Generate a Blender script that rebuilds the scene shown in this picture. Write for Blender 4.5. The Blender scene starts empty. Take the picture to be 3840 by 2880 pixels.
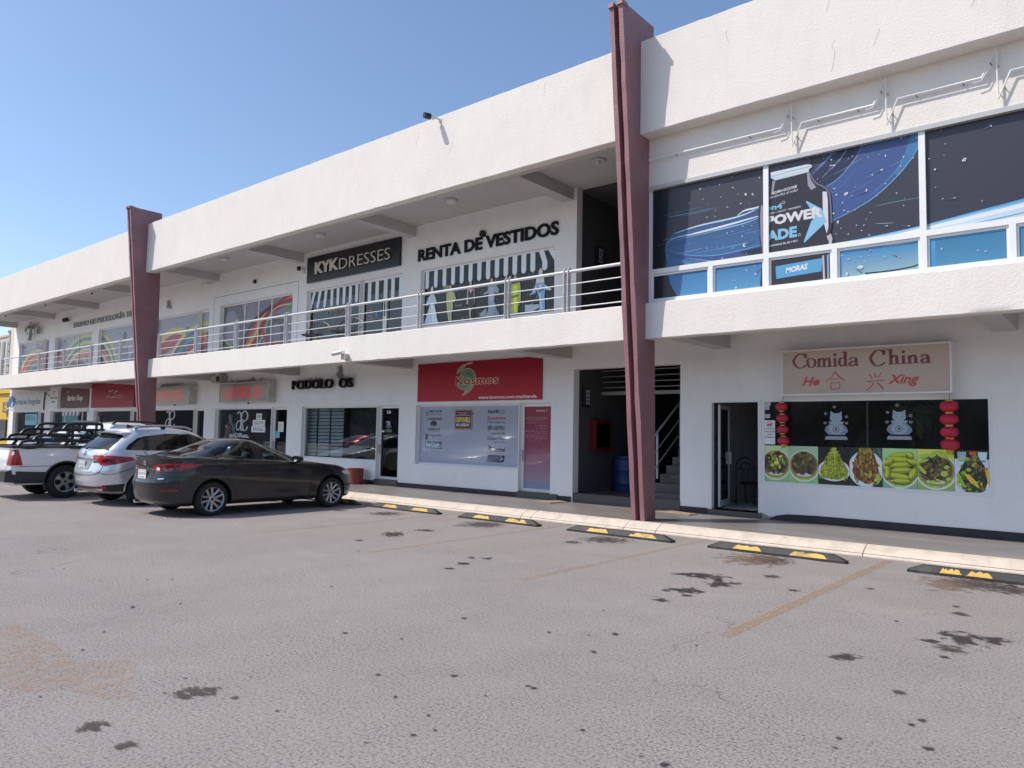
import bpy, bmesh, math, random
import numpy as np
from mathutils import Vector, Matrix, geometry
from mathutils.bvhtree import BVHTree
random.seed(7)
R = math.radians
S = bpy.context.scene
COL = S.collection

# ---------------------------------------------------------------- camera
CAM_H = 1.63
F_PX = 2793.44                      # focal length in pixels of the 3840 px wide photograph
YAW, PITCH, ROLL = 0.69936431, 0.067708, 0.01855286
def cam_axes():
    f = Vector((-math.sin(YAW), math.cos(YAW), 0)); r = Vector((math.cos(YAW), math.sin(YAW), 0)); u = Vector((0, 0, 1))
    f2 = f*math.cos(PITCH) + u*math.sin(PITCH); u2 = u*math.cos(PITCH) - f*math.sin(PITCH)
    r3 = r*math.cos(ROLL) + u2*math.sin(ROLL); u3 = u2*math.cos(ROLL) - r*math.sin(ROLL)
    return r3, u3, f2
AX, AY, AF = cam_axes()
cam = bpy.data.cameras.new('camera'); camo = bpy.data.objects.new('camera', cam); COL.objects.link(camo)
cam.sensor_width = 36; cam.lens = F_PX/3840*36; cam.clip_end = 3000
camo.matrix_world = Matrix(((AX.x, AY.x, -AF.x, 0), (AX.y, AY.y, -AF.y, 0), (AX.z, AY.z, -AF.z, CAM_H), (0, 0, 0, 1)))
S.camera = camo

# ---------------------------------------------------------------- sky, sun, exposure
SUN_DIR = Vector((0.96, 1.0, -1.6)).normalized()          # the way the light travels
SUN_EL = math.asin(-SUN_DIR.z)
w = bpy.data.worlds.new('World'); S.world = w; w.use_nodes = True
wn = w.node_tree; bg = wn.nodes['Background']
sk = wn.nodes.new('ShaderNodeTexSky'); sk.sky_type = 'NISHITA'; sk.sun_disc = False
sk.sun_elevation = SUN_EL; sk.sun_rotation = math.atan2(-SUN_DIR.x, -SUN_DIR.y)
sk.altitude = 200; sk.air_density = 1.0; sk.dust_density = 1.2; sk.ozone_density = 3.0
wn.links.new(sk.outputs['Color'], bg.inputs['Color']); bg.inputs['Strength'].default_value = 0.15
sl = bpy.data.lights.new('sun', 'SUN'); sl.energy = 3.45; sl.angle = R(0.53); sl.color = (1.0, 0.935, 0.85)
so = bpy.data.objects.new('sun', sl); COL.objects.link(so)
so.rotation_euler = SUN_DIR.to_track_quat('-Z', 'Y').to_euler(); so.location = (-30, -30, 50)
S.view_settings.view_transform = 'Standard'; S.view_settings.look = 'None'
S.view_settings.gamma = 1; S.view_settings.exposure = 0.30; S.view_settings.use_curve_mapping = False

# ---------------------------------------------------------------- measuring: a picture point on a known real plane
def ray(u, v):
    return AX*((u-1920)/F_PX) + AY*(-(v-1440)/F_PX) + AF
def on_y(u, v, y):
    r = ray(u, v); t = y/r.y
    return r.x*t, CAM_H + r.z*t
def on_z(u, v, z=0.0):
    r = ray(u, v); t = (z-CAM_H)/r.z
    return r.x*t, r.y*t
REG = dict(A1=(0, 1050, 3.016), A2=(0, 1450, 3.13), A3=(450, 1500, 2.328), A4=(500, 700, 2.553), A5=(1050, 800, 2.949), A6=(1500, 700, 2.458),
           A7=(600, 1200, 2.458), A8=(1400, 1250, 2.5525), B1=(2200, 0, 2.37), B3=(2900, 0, 2.353), B4=(2400, 500, 2.5525), B5=(3100, 400, 2.212),
           B7=(2600, 1250, 1.784), B8=(2800, 1450, 3.318), C1=(3200, 1450, 3.319), C2=(1300, 1800, 1.7015), C3=(2400, 1850, 1.536), D6=(0, 1150, 3.687),
           E8=(0, 1380, 3.95), K6=(1500, 1300, 3.318), K7=(1550, 1480, 4.9156), L3=(3100, 1350, 2.212), S4=(2100, 1300, 2.765), S3=(2250, 1700, 3.403),
           N=(0, 0, 1), G4=(0, 2000, 1.152), G5=(1920, 2000, 1.152), M2=(1230, 1280, 13.83))
def Q(reg, y):
    ox, oy, s = REG[reg]
    return lambda a, b: on_y(ox+a/s, oy+b/s, y)
def QG(reg, z=0.0):
    ox, oy, s = REG[reg]
    return lambda a, b: on_z(ox+a/s, oy+b/s, z)

# ---------------------------------------------------------------- materials
def lin(c):
    c = c/255.0
    return c/12.92 if c <= 0.04045 else ((c+0.055)/1.055)**2.4
def rgb(r, g, b, gain=1.0):
    return tuple(min(0.88, lin(x)*gain) for x in (r, g, b))
_M = {}
def mat(name, col=(.5, .5, .5), rough=.5, metal=0.0, var=0.0, vs=4.0, bump=0.0, bs=60.0, coat=0.0, spec=.5, dirt=0.0, dirtcol=(.12, .1, .08), stretch=(1, 1, 1), back=None):
    if name in _M: return _M[name]
    m = bpy.data.materials.new(name); m.use_nodes = True; nt = m.node_tree; b = nt.nodes['Principled BSDF']
    b.inputs['Base Color'].default_value = (*col, 1); b.inputs['Roughness'].default_value = rough; b.inputs['Metallic'].default_value = metal
    b.inputs['Specular IOR Level'].default_value = spec; b.inputs['Coat Weight'].default_value = coat; b.inputs['Coat Roughness'].default_value = .04
    N = nt.nodes.new; L = nt.links.new
    if var or bump or dirt:
        tc = N('ShaderNodeNewGeometry'); mp = N('ShaderNodeMapping'); mp.inputs['Scale'].default_value = stretch; L(tc.outputs['Position'], mp.inputs['Vector'])
    src = None
    if var:
        n = N('ShaderNodeTexNoise'); n.inputs['Scale'].default_value = vs; n.inputs['Detail'].default_value = 7; n.inputs['Roughness'].default_value = .62
        L(mp.outputs[0], n.inputs['Vector'])
        mx = N('ShaderNodeMix'); mx.data_type = 'RGBA'
        mx.inputs['A'].default_value = (*[x*(1-var) for x in col], 1); mx.inputs['B'].default_value = (*[min(.95, x*(1+var)) for x in col], 1)
        mr = N('ShaderNodeMapRange'); mr.inputs['From Min'].default_value = .3; mr.inputs['From Max'].default_value = .7; L(n.outputs['Fac'], mr.inputs['Value'])
        L(mr.outputs[0], mx.inputs['Factor']); src = mx.outputs['Result']
    if dirt:
        n2 = N('ShaderNodeTexNoise'); n2.inputs['Scale'].default_value = 2.3; n2.inputs['Detail'].default_value = 9; n2.inputs['Roughness'].default_value = .7
        mp2 = N('ShaderNodeMapping'); mp2.inputs['Scale'].default_value = (1.6, 1.6, .45); L(tc.outputs['Position'], mp2.inputs['Vector']); L(mp2.outputs[0], n2.inputs['Vector'])
        mr2 = N('ShaderNodeMapRange'); mr2.inputs['From Min'].default_value = .5; mr2.inputs['From Max'].default_value = .78; mr2.inputs['To Max'].default_value = dirt
        L(n2.outputs['Fac'], mr2.inputs['Value'])
        mx2 = N('ShaderNodeMix'); mx2.data_type = 'RGBA'; mx2.inputs['B'].default_value = (*dirtcol, 1); L(mr2.outputs[0], mx2.inputs['Factor'])
        if src: L(src, mx2.inputs['A'])
        else: mx2.inputs['A'].default_value = (*col, 1)
        src = mx2.outputs['Result']
    if back:
        g = N('ShaderNodeNewGeometry'); mb = N('ShaderNodeMix'); mb.data_type = 'RGBA'; mb.inputs['B'].default_value = (*back, 1); L(g.outputs['Backfacing'], mb.inputs['Factor'])
        if src: L(src, mb.inputs['A'])
        else: mb.inputs['A'].default_value = (*col, 1)
        src = mb.outputs['Result']
    if src: L(src, b.inputs['Base Color'])
    if bump:
        n3 = N('ShaderNodeTexNoise'); n3.inputs['Scale'].default_value = bs; n3.inputs['Detail'].default_value = 6; L(mp.outputs[0], n3.inputs['Vector'])
        bp = N('ShaderNodeBump'); bp.inputs['Strength'].default_value = bump; bp.inputs['Distance'].default_value = .02; L(n3.outputs['Fac'], bp.inputs['Height']); L(bp.outputs[0], b.inputs['Normal'])
    _M[name] = m
    return m
def glass(name, tint=(.5, .55, .55), rough=.0, refl=1.0):
    if name in _M: return _M[name]
    m = bpy.data.materials.new(name); m.use_nodes = True; nt = m.node_tree; N = nt.nodes.new; L = nt.links.new
    nt.nodes.remove(nt.nodes['Principled BSDF'])
    t = N('ShaderNodeBsdfTransparent'); t.inputs['Color'].default_value = (*tint, 1)
    g = N('ShaderNodeBsdfGlossy'); g.inputs['Roughness'].default_value = rough; g.inputs['Color'].default_value = (refl, refl, refl, 1)
    f = N('ShaderNodeFresnel'); gb = N('ShaderNodeNewGeometry'); im = N('ShaderNodeMapRange'); im.inputs['To Min'].default_value = 1.5; im.inputs['To Max'].default_value = 1/1.5; L(gb.outputs['Backfacing'], im.inputs['Value']); L(im.outputs[0], f.inputs['IOR'])
    mx = N('ShaderNodeMixShader'); L(f.outputs[0], mx.inputs[0]); L(t.outputs[0], mx.inputs[1]); L(g.outputs[0], mx.inputs[2]); L(mx.outputs[0], nt.nodes['Material Output'].inputs[0])
    _M[name] = m
    return m
def print_mat(name, rough=.45, coat=0.0, spec=.5):
    """Flat print: the colour comes from the printed sheet's own colour attribute."""
    if name in _M: return _M[name]
    m = bpy.data.materials.new(name); m.use_nodes = True; nt = m.node_tree; b = nt.nodes['Principled BSDF']
    a = nt.nodes.new('ShaderNodeVertexColor'); a.layer_name = 'Col'; nt.links.new(a.outputs['Color'], b.inputs['Base Color'])
    b.inputs['Roughness'].default_value = rough; b.inputs['Coat Weight'].default_value = coat; b.inputs['Coat Roughness'].default_value = .02; b.inputs['Specular IOR Level'].default_value = spec
    _M[name] = m
    return m
def stain_mat(name, col, amount=.85, scale=3.0, rough=.6, streak=(1, 1, 1)):
    """A stain with a ragged edge that thins out to nothing (on a thin sheet)."""
    if name in _M: return _M[name]
    m = bpy.data.materials.new(name); m.use_nodes = True; nt = m.node_tree; N = nt.nodes.new; L = nt.links.new; b = nt.nodes['Principled BSDF']
    b.inputs['Base Color'].default_value = (*col, 1); b.inputs['Roughness'].default_value = rough
    tc = N('ShaderNodeTexCoord'); vm = N('ShaderNodeVectorMath'); vm.operation = 'LENGTH'; L(tc.outputs['Object'], vm.inputs[0])
    g = N('ShaderNodeNewGeometry'); n = N('ShaderNodeTexNoise'); n.inputs['Scale'].default_value = scale; n.inputs['Detail'].default_value = 8; n.inputs['Roughness'].default_value = .65
    mp = N('ShaderNodeMapping'); mp.inputs['Scale'].default_value = streak; L(g.outputs['Position'], mp.inputs['Vector']); L(mp.outputs[0], n.inputs['Vector'])
    m1 = N('ShaderNodeMath'); m1.operation = 'MULTIPLY_ADD'; m1.inputs[1].default_value = 3.4; m1.inputs[2].default_value = -1.12; L(n.outputs['Fac'], m1.inputs[0])
    m2 = N('ShaderNodeMath'); m2.operation = 'SUBTRACT'; L(m1.outputs[0], m2.inputs[0]); L(vm.outputs['Value'], m2.inputs[1])
    mr = N('ShaderNodeMapRange'); mr.inputs['From Min'].default_value = -.12; mr.inputs['From Max'].default_value = .22; mr.inputs['To Max'].default_value = amount; L(m2.outputs[0], mr.inputs['Value'])
    e = N('ShaderNodeMapRange'); e.inputs['From Min'].default_value = 1.0; e.inputs['From Max'].default_value = .85; L(vm.outputs['Value'], e.inputs['Value'])
    mm = N('ShaderNodeMath'); mm.operation = 'MULTIPLY'; L(mr.outputs[0], mm.inputs[0]); L(e.outputs[0], mm.inputs[1])
    L(mm.outputs[0], b.inputs['Alpha'])
    _M[name] = m
    return m

# ---------------------------------------------------------------- mesh helpers
def origin_of(o):
    v = Vector((0, 0, 0))
    while o is not None:
        v += o.location; o = o.parent
    return v
def link_mesh(name, verts, faces, mats, parent=None, midx=None, smooth=False, origin=None):
    me = bpy.data.meshes.new(name)
    off = origin_of(parent) if parent is not None else Vector((0, 0, 0))
    loc = Vector((0, 0, 0))
    if origin is not None: loc = Vector(origin) - off
    o0 = off + loc
    me.from_pydata([(v[0]-o0.x, v[1]-o0.y, v[2]-o0.z) for v in verts], [], faces)
    for m in (mats if isinstance(mats, (list, tuple)) else [mats]): me.materials.append(m)
    if midx: me.polygons.foreach_set('material_index', midx)
    if smooth is True: me.polygons.foreach_set('use_smooth', [True]*len(me.polygons))
    elif smooth: 
        me.polygons.foreach_set('use_smooth', [True]*len(me.polygons)); me.set_sharp_from_angle(angle=R(smooth))
    me.update()
    o = bpy.data.objects.new(name, me); COL.objects.link(o); o.location = loc
    if parent is not None: o.parent = parent
    return o
def tag(o, label=None, cat=None, group=None, kind=None):
    if label: o['label'] = label
    if cat: o['category'] = cat
    if group: o['group'] = group
    if kind: o['kind'] = kind
    return o
def thing(name, label, cat, loc=(0, 0, 0), group=None, kind=None):
    o = bpy.data.objects.new(name, None); COL.objects.link(o); o.location = loc; o.empty_display_size = .2
    return tag(o, label, cat, group, kind)
def copy_tree(o, dx, parent=None, label=None):
    c = o.copy(); COL.objects.link(c)
    if parent is None: c.location = o.location + Vector(dx)
    else: c.parent = parent
    if label: c['label'] = label
    for ch in o.children: copy_tree(ch, dx, c)
    return c

class MB:
    def __init__(s): s.v = []; s.f = []; s.m = []
    def add(s, verts, faces, mi=0):
        b = len(s.v); s.v += [tuple(v) for v in verts]; s.f += [tuple(i+b for i in f) for f in faces]; s.m += [mi]*len(faces); return s
    def box(s, x0, x1, y0, y1, z0, z1, mi=0):
        if x0 > x1: x0, x1 = x1, x0
        if y0 > y1: y0, y1 = y1, y0
        if z0 > z1: z0, z1 = z1, z0
        return s.add([(x0, y0, z0), (x1, y0, z0), (x1, y1, z0), (x0, y1, z0), (x0, y0, z1), (x1, y0, z1), (x1, y1, z1), (x0, y1, z1)],
                     [(0, 3, 2, 1), (4, 5, 6, 7), (0, 1, 5, 4), (1, 2, 6, 5), (2, 3, 7, 6), (3, 0, 4, 7)], mi)
    def room(s, x0, x1, y0, y1, z0, z1):     # open towards -y, faces inwards
        v = [(x0, y0, z0), (x1, y0, z0), (x1, y1, z0), (x0, y1, z0), (x0, y0, z1), (x1, y0, z1), (x1, y1, z1), (x0, y1, z1)]
        return s.add(v, [(0, 1, 2, 3), (4, 7, 6, 5), (1, 5, 6, 2), (2, 6, 7, 3), (3, 7, 4, 0)])
    def prism(s, poly, x0, x1, mi=0):        # poly in (y, z), extruded along x
        n = len(poly); v = [(x0, a, b) for a, b in poly] + [(x1, a, b) for a, b in poly]
        f = [tuple(range(n)), tuple(reversed(range(n, 2*n)))] + [(i, i+n, (i+1) % n+n, (i+1) % n) for i in range(n)]
        return s.add(v, f, mi)
    def prism_y(s, poly, y0, y1, mi=0):      # poly in (x, z), extruded along y
        n = len(poly); v = [(a, y0, b) for a, b in poly] + [(a, y1, b) for a, b in poly]
        f = [tuple(range(n)), tuple(reversed(range(n, 2*n)))] + [(i, i+n, (i+1) % n+n, (i+1) % n) for i in range(n)]
        return s.add(v, f, mi)
    def tube(s, pts, r, seg=8, mi=0, caps=True):
        pts = [Vector(p) for p in pts]; rings = []; up = None
        for i, p in enumerate(pts):
            d = (pts[min(i+1, len(pts)-1)] - pts[max(i-1, 0)]).normalized()
            if up is None:
                up = Vector((0, 0, 1)) if abs(d.z) < .9 else Vector((1, 0, 0))
            a = d.cross(up)
            if a.length < 1e-4: a = d.cross(Vector((1, 0.3, 0)))
            a.normalize(); b = a.cross(d).normalized(); up = b
            rr = r[i] if isinstance(r, (list, tuple)) else r
            rings.append([p + (a*math.cos(t) + b*math.sin(t))*rr for t in [2*math.pi*k/seg for k in range(seg)]])
        v = [q for ring in rings for q in ring]; f = []
        for i in range(len(rings)-1):
            for k in range(seg):
                f.append((i*seg+k, i*seg+(k+1) % seg, (i+1)*seg+(k+1) % seg, (i+1)*seg+k))
        if caps: f.append(tuple(reversed(range(seg)))); f.append(tuple((len(rings)-1)*seg+k for k in range(seg)))
        return s.add(v, f, mi)
    def lathe(s, prof, c, axis='z', seg=20, mi=0, cap=True):   # prof: (radius, height)
        v = []; f = []
        for rr, h in prof:
            for k in range(seg):
                t = 2*math.pi*k/seg; a, b = rr*math.cos(t), rr*math.sin(t)
                v.append({'z': (c[0]+a, c[1]+b, c[2]+h), 'x': (c[0]+h, c[1]+a, c[2]+b), 'y': (c[0]+a, c[1]+h, c[2]+b)}[axis])
        n = len(prof)
        for i in range(n-1):
            for k in range(seg): f.append((i*seg+k, i*seg+(k+1) % seg, (i+1)*seg+(k+1) % seg, (i+1)*seg+k))
        if cap: f.append(tuple(reversed(range(seg)))); f.append(tuple((n-1)*seg+k for k in range(seg)))
        return s.add(v, f, mi)
    def wall(s, x0, x1, z0, z1, yf, yb, holes, mi=0):
        xs = sorted({x0, x1} | {h[i] for h in holes for i in (0, 1) if x0 < h[i] < x1}); zs = sorted({z0, z1} | {h[i] for h in holes for i in (2, 3) if z0 < h[i] < z1})
        def solid(i, j):
            if i < 0 or j < 0 or i >= len(xs)-1 or j >= len(zs)-1: return False
            cx, cz = (xs[i]+xs[i+1])/2, (zs[j]+zs[j+1])/2
            return not any(h[0] < cx < h[1] and h[2] < cz < h[3] for h in holes)
        for i in range(len(xs)-1):
            for j in range(len(zs)-1):
                if not solid(i, j): continue
                a, b, c, d = xs[i], xs[i+1], zs[j], zs[j+1]
                s.add([(a, yf, c), (b, yf, c), (b, yf, d), (a, yf, d)], [(0, 1, 2, 3)], mi)
                s.add([(a, yb, c), (b, yb, c), (b, yb, d), (a, yb, d)], [(3, 2, 1, 0)], mi)
                if not solid(i-1, j): s.add([(a, yf, c), (a, yf, d), (a, yb, d), (a, yb, c)], [(0, 1, 2, 3)], mi)
                if not solid(i+1, j): s.add([(b, yf, c), (b, yb, c), (b, yb, d), (b, yf, d)], [(0, 1, 2, 3)], mi)
                if not solid(i, j-1): s.add([(a, yf, c), (a, yb, c), (b, yb, c), (b, yf, c)], [(0, 1, 2, 3)], mi)
                if not solid(i, j+1): s.add([(a, yf, d), (b, yf, d), (b, yb, d), (a, yb, d)], [(0, 1, 2, 3)], mi)
        return s
    def build(s, name, m, parent=None, smooth=False, origin=None):
        return link_mesh(name, s.v, s.f, m, parent, s.m if isinstance(m, (list, tuple)) else None, smooth, origin)

# ---------------------------------------------------------------- lettering
_TX = {}
def text_geo(body, bold=0.0, shear=0.0, extrude=0.0, res=3):
    key = (body, bold, shear, extrude, res)
    if key in _TX: return _TX[key]
    cu = bpy.data.curves.new('lettering', 'FONT'); cu.body = body; cu.offset = bold; cu.shear = shear; cu.extrude = extrude; cu.resolution_u = res
    ob = bpy.data.objects.new('lettering', cu)
    me = bpy.data.meshes.new_from_object(ob)
    v = [tuple(x.co) for x in me.vertices]; f = [tuple(p.vertices) for p in me.polygons]
    bpy.data.objects.remove(ob); bpy.data.curves.remove(cu); bpy.data.meshes.remove(me)
    _TX[key] = (v, f)
    return v, f
def bbox2(v): return min(p[0] for p in v), max(p[0] for p in v), min(p[1] for p in v), max(p[1] for p in v)

def clip_rect(poly, x0, x1, z0, z1):
    """poly: list of (x, z, colour)"""
    def cut(pts, inside, inter):
        out = []
        for i in range(len(pts)):
            a, b = pts[i-1], pts[i]; ia, ib = inside(a), inside(b)
            if ib:
                if not ia: out.append(inter(a, b))
                out.append(b)
            elif ia: out.append(inter(a, b))
        return out
    def lerp(a, b, t): return (a[0]+(b[0]-a[0])*t, a[1]+(b[1]-a[1])*t, tuple(p+(q-p)*t for p, q in zip(a[2], b[2])))
    for k, lim, sg in ((0, x0, 1), (0, x1, -1), (1, z0, 1), (1, z1, -1)):
        if len(poly) < 3: return []
        poly = cut(poly, lambda p: (p[k]-lim)*sg >= 0, lambda a, b: lerp(a, b, (lim-a[k])/(b[k]-a[k])))
    return poly

class Art:
    """Flat print on a vertical sheet facing -y: coloured shapes in (x, z), each laid a hair above the one before."""
    def __init__(s, y, clip=None, gain=1.0, step=.0006): s.y = y; s.clip = clip; s.gain = gain; s.n = 0; s.v = []; s.f = []; s.c = []; s.step = min(step, .0001)
    def col(s, c, g=None):
        return rgb(*c, s.gain if g is None else g)
    def _put(s, poly, tri=True):
        if s.clip: poly = clip_rect(poly, *s.clip)
        if len(poly) < 3: return
        y = s.y - s.n*s.step; b = len(s.v)
        tris = geometry.tessellate_polygon([[Vector((p[0], p[1], 0)) for p in poly]]) if len(poly) > 3 else [(0, 1, 2)]
        s.v += [(p[0], y, p[1]) for p in poly]
        for t in tris:
            a, q, c = (poly[i] for i in t)
            ar = (q[0]-a[0])*(c[1]-a[1])-(q[1]-a[1])*(c[0]-a[0])
            if abs(ar) < 1e-9: continue
            t = t if ar > 0 else (t[0], t[2], t[1])
            s.f.append(tuple(i+b for i in t)); s.c.append([poly[i][2] for i in t])
    def poly(s, pts, c, c2=None, layer=True, g=None):
        """one colour, or a gradient from c (bottom) to c2 (top)"""
        if layer: s.n += 1
        k = s.col(c, g)
        if c2 is None: s._put([(x, z, k) for x, z in pts]); return s
        k2 = s.col(c2, g); za, zb = min(p[1] for p in pts), max(p[1] for p in pts)
        s._put([(x, z, tuple(a+(b-a)*(z-za)/(zb-za) for a, b in zip(k, k2))) for x, z in pts]); return s
    def rect(s, x0, x1, z0, z1, c, c2=None, layer=True): return s.poly([(x0, z0), (x1, z0), (x1, z1), (x0, z1)], c, c2, layer)
    def ell(s, cx, cz, rx, rz, c, n=20, rot=0, a0=0, a1=2*math.pi, layer=True):
        p = []
        for i in range(n):
            t = a0+(a1-a0)*i/(n if abs(a1-a0-2*math.pi) < 1e-6 else n-1); x, z = rx*math.cos(t), rz*math.sin(t)
            p.append((cx+x*math.cos(rot)-z*math.sin(rot), cz+x*math.sin(rot)+z*math.cos(rot)))
        return s.poly(p, c, layer=layer)
    def ring(s, cx, cz, rx, rz, w, c, n=24, layer=True, a0=0, a1=2*math.pi):
        return s.stroke([(cx+rx*math.cos(a0+(a1-a0)*i/n), cz+rz*math.sin(a0+(a1-a0)*i/n)) for i in range(n+1)], w, c, layer=layer)
    def stroke(s, pts, w, c, c2=None, layer=True, nib=None):
        """w: a width or a list of widths; nib=(thin, thick): thick on uprights, thin on level strokes"""
        if layer: s.n += 1
        k = s.col(c); k2 = s.col(c2) if c2 else k; L = []; n = len(pts)
        for i in range(n):
            a, b = pts[max(i-1, 0)], pts[min(i+1, n-1)]; dx, dz = b[0]-a[0], b[1]-a[1]; l = math.hypot(dx, dz) or 1
            ww = w[i] if isinstance(w, (list, tuple)) else w
            if nib: ww = nib[0] + (nib[1]-nib[0])*abs(dz/l)**1.5
            nx, nz = -dz/l*ww/2, dx/l*ww/2
            kk = tuple(p+(q-p)*i/(n-1) for p, q in zip(k, k2)); L.append(((pts[i][0]+nx, pts[i][1]+nz, kk), (pts[i][0]-nx, pts[i][1]-nz, kk)))
        for i in range(n-1):
            s._put([L[i][0], L[i][1], L[i+1][1], L[i+1][0]])
        return s
    def text(s, body, x0, x1, z0, z1, c, bold=.0, shear=0, slant=0.0, res=2):
        """fits the string into the box; slant lifts the far end"""
        s.n += 1; v, f = text_geo(body, bold, shear, 0, res); k = s.col(c); a0, a1, b0, b1 = bbox2(v)
        q = [(x0+(p[0]-a0)/(a1-a0)*(x1-x0), z0+(p[1]-b0)/(b1-b0)*(z1-z0)+slant*(p[0]-a0)/(a1-a0)) for p in v]
        for t in f: 
            for i in range(1, len(t)-1): s._put([(*q[t[0]], k), (*q[t[i]], k), (*q[t[i+1]], k)])
        return s
    def build(s, name, parent=None, m=None, label=None):
        me = bpy.data.meshes.new(name); off = origin_of(parent) if parent is not None else Vector((0, 0, 0))
        org = off if parent is not None else Vector(s.v[0])
        me.from_pydata([(p[0]-org.x, p[1]-org.y, p[2]-org.z) for p in s.v], [], s.f)
        at = me.color_attributes.new('Col', 'FLOAT_COLOR', 'CORNER'); at.data.foreach_set('color', [x for t in s.c for k in t for x in (*k, 1.0)])
        me.materials.append(m or print_mat('print_sheet')); me.update()
        o = bpy.data.objects.new(name, me); COL.objects.link(o)
        if parent is not None: o.parent = parent
        else: o.location = org
        return o
def smooth_line(pts, n=6):
    """Catmull-Rom through the points"""
    out = []
    for i in range(len(pts)-1):
        p0, p1, p2, p3 = pts[max(i-1, 0)], pts[i], pts[i+1], pts[min(i+2, len(pts)-1)]
        for k in range(n):
            t = k/n
            out.append(tuple(.5*((2*b)+(-a+c)*t+(2*a-5*b+4*c-d)*t*t+(-a+3*b-3*c+d)*t**3) for a, b, c, d in zip(p0, p1, p2, p3)))
    return out + [tuple(pts[-1])]
def letters(body, x0, x1, z0, z1, y, depth, m, parent, bold=.02, name='letter', skip=' ', shear=0, slant=0.0, wob=0.0):
    """raised letters, each a mesh of its own"""
    v, f = text_geo(body, bold, shear, 0); a0, a1, b0, b1 = bbox2(v); sx = (x1-x0)/(a1-a0); sz = (z1-z0)/(b1-b0)
    for i, ch in enumerate(body):
        if ch in skip: continue
        pv, _ = text_geo(body[:i+1], bold, shear, 0); cv, cf = text_geo(ch, bold, shear, .5); c0, c1, _, _ = bbox2(cv); right = bbox2(pv)[1]
        dx = right-c1; dz = random.uniform(-wob, wob)
        q = [(x0+(p[0]+dx-a0)*sx, y-depth/2-p[2]*depth, z0+(p[1]-b0)*sz+slant*(p[0]+dx-a0)/(a1-a0)+dz) for p in cv]
        link_mesh(name, q, [tuple(reversed(t)) for t in cf] if False else cf, m, parent)
# ================================================================ THE SETTING
YF, YS, YW, YC = 11.40, 11.62, 13.77, 11.72       # planes: fascia front, balcony slab front, shop wall, upper wall at the near end
ZF0, ZF1, ZS0, ZS1 = 7.045, 8.77, 3.373, 4.02     # fascia and slab edges
ZW = 0.15                                         # walkway
ZH, ZHU, ZCL, ZCU = 2.38, 6.10, 3.68, 7.33        # shop-window heads, ceilings
P1 = (-6.96, -6.69); P2 = (-26.67, -26.39)        # the two pillars
XA, XB, XC = -48.0, -26.53, 9.0

def stucco(name, col, bump=.25, dirt=.12):
    m = mat(name, col, rough=.9, var=.035, vs=1.1, bump=bump, bs=38, dirt=dirt, dirtcol=(col[0]*.62, col[1]*.6, col[2]*.57), spec=.2)
    return m
WHITE = stucco('painted_stucco', (.75, .705, .65), .34, .16)
WHITE2 = stucco('painted_wall', (.82, .81, .795), .12, .16)
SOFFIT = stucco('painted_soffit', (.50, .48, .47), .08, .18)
BASEB = mat('black_base_paint', (.018, .018, .022), rough=.45, var=.3, vs=6, dirt=.25, dirtcol=(.1, .09, .09))
MAROON = mat('maroon_paint', (.265, .13, .143), rough=.55, var=.12, vs=3, bump=.25, bs=30, dirt=.3, dirtcol=(.18, .09, .10))
GRANITE = mat('dark_terrazzo', (.075, .072, .07), rough=.4, var=.75, vs=70)
ALU = mat('white_aluminium', (.76, .76, .75), rough=.38, var=.03)
STEEL = mat('grey_steel_paint', (.56, .56, .58), rough=.42, var=.06)
DARKM = mat('black_plastic', (.012, .012, .013), rough=.45)
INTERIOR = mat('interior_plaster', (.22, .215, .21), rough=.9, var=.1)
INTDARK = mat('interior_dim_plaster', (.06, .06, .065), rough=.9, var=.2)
GLASS = glass('shop_glass', (.80, .83, .83))
GLASSD = glass('tinted_shop_glass', (.30, .33, .35))

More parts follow.
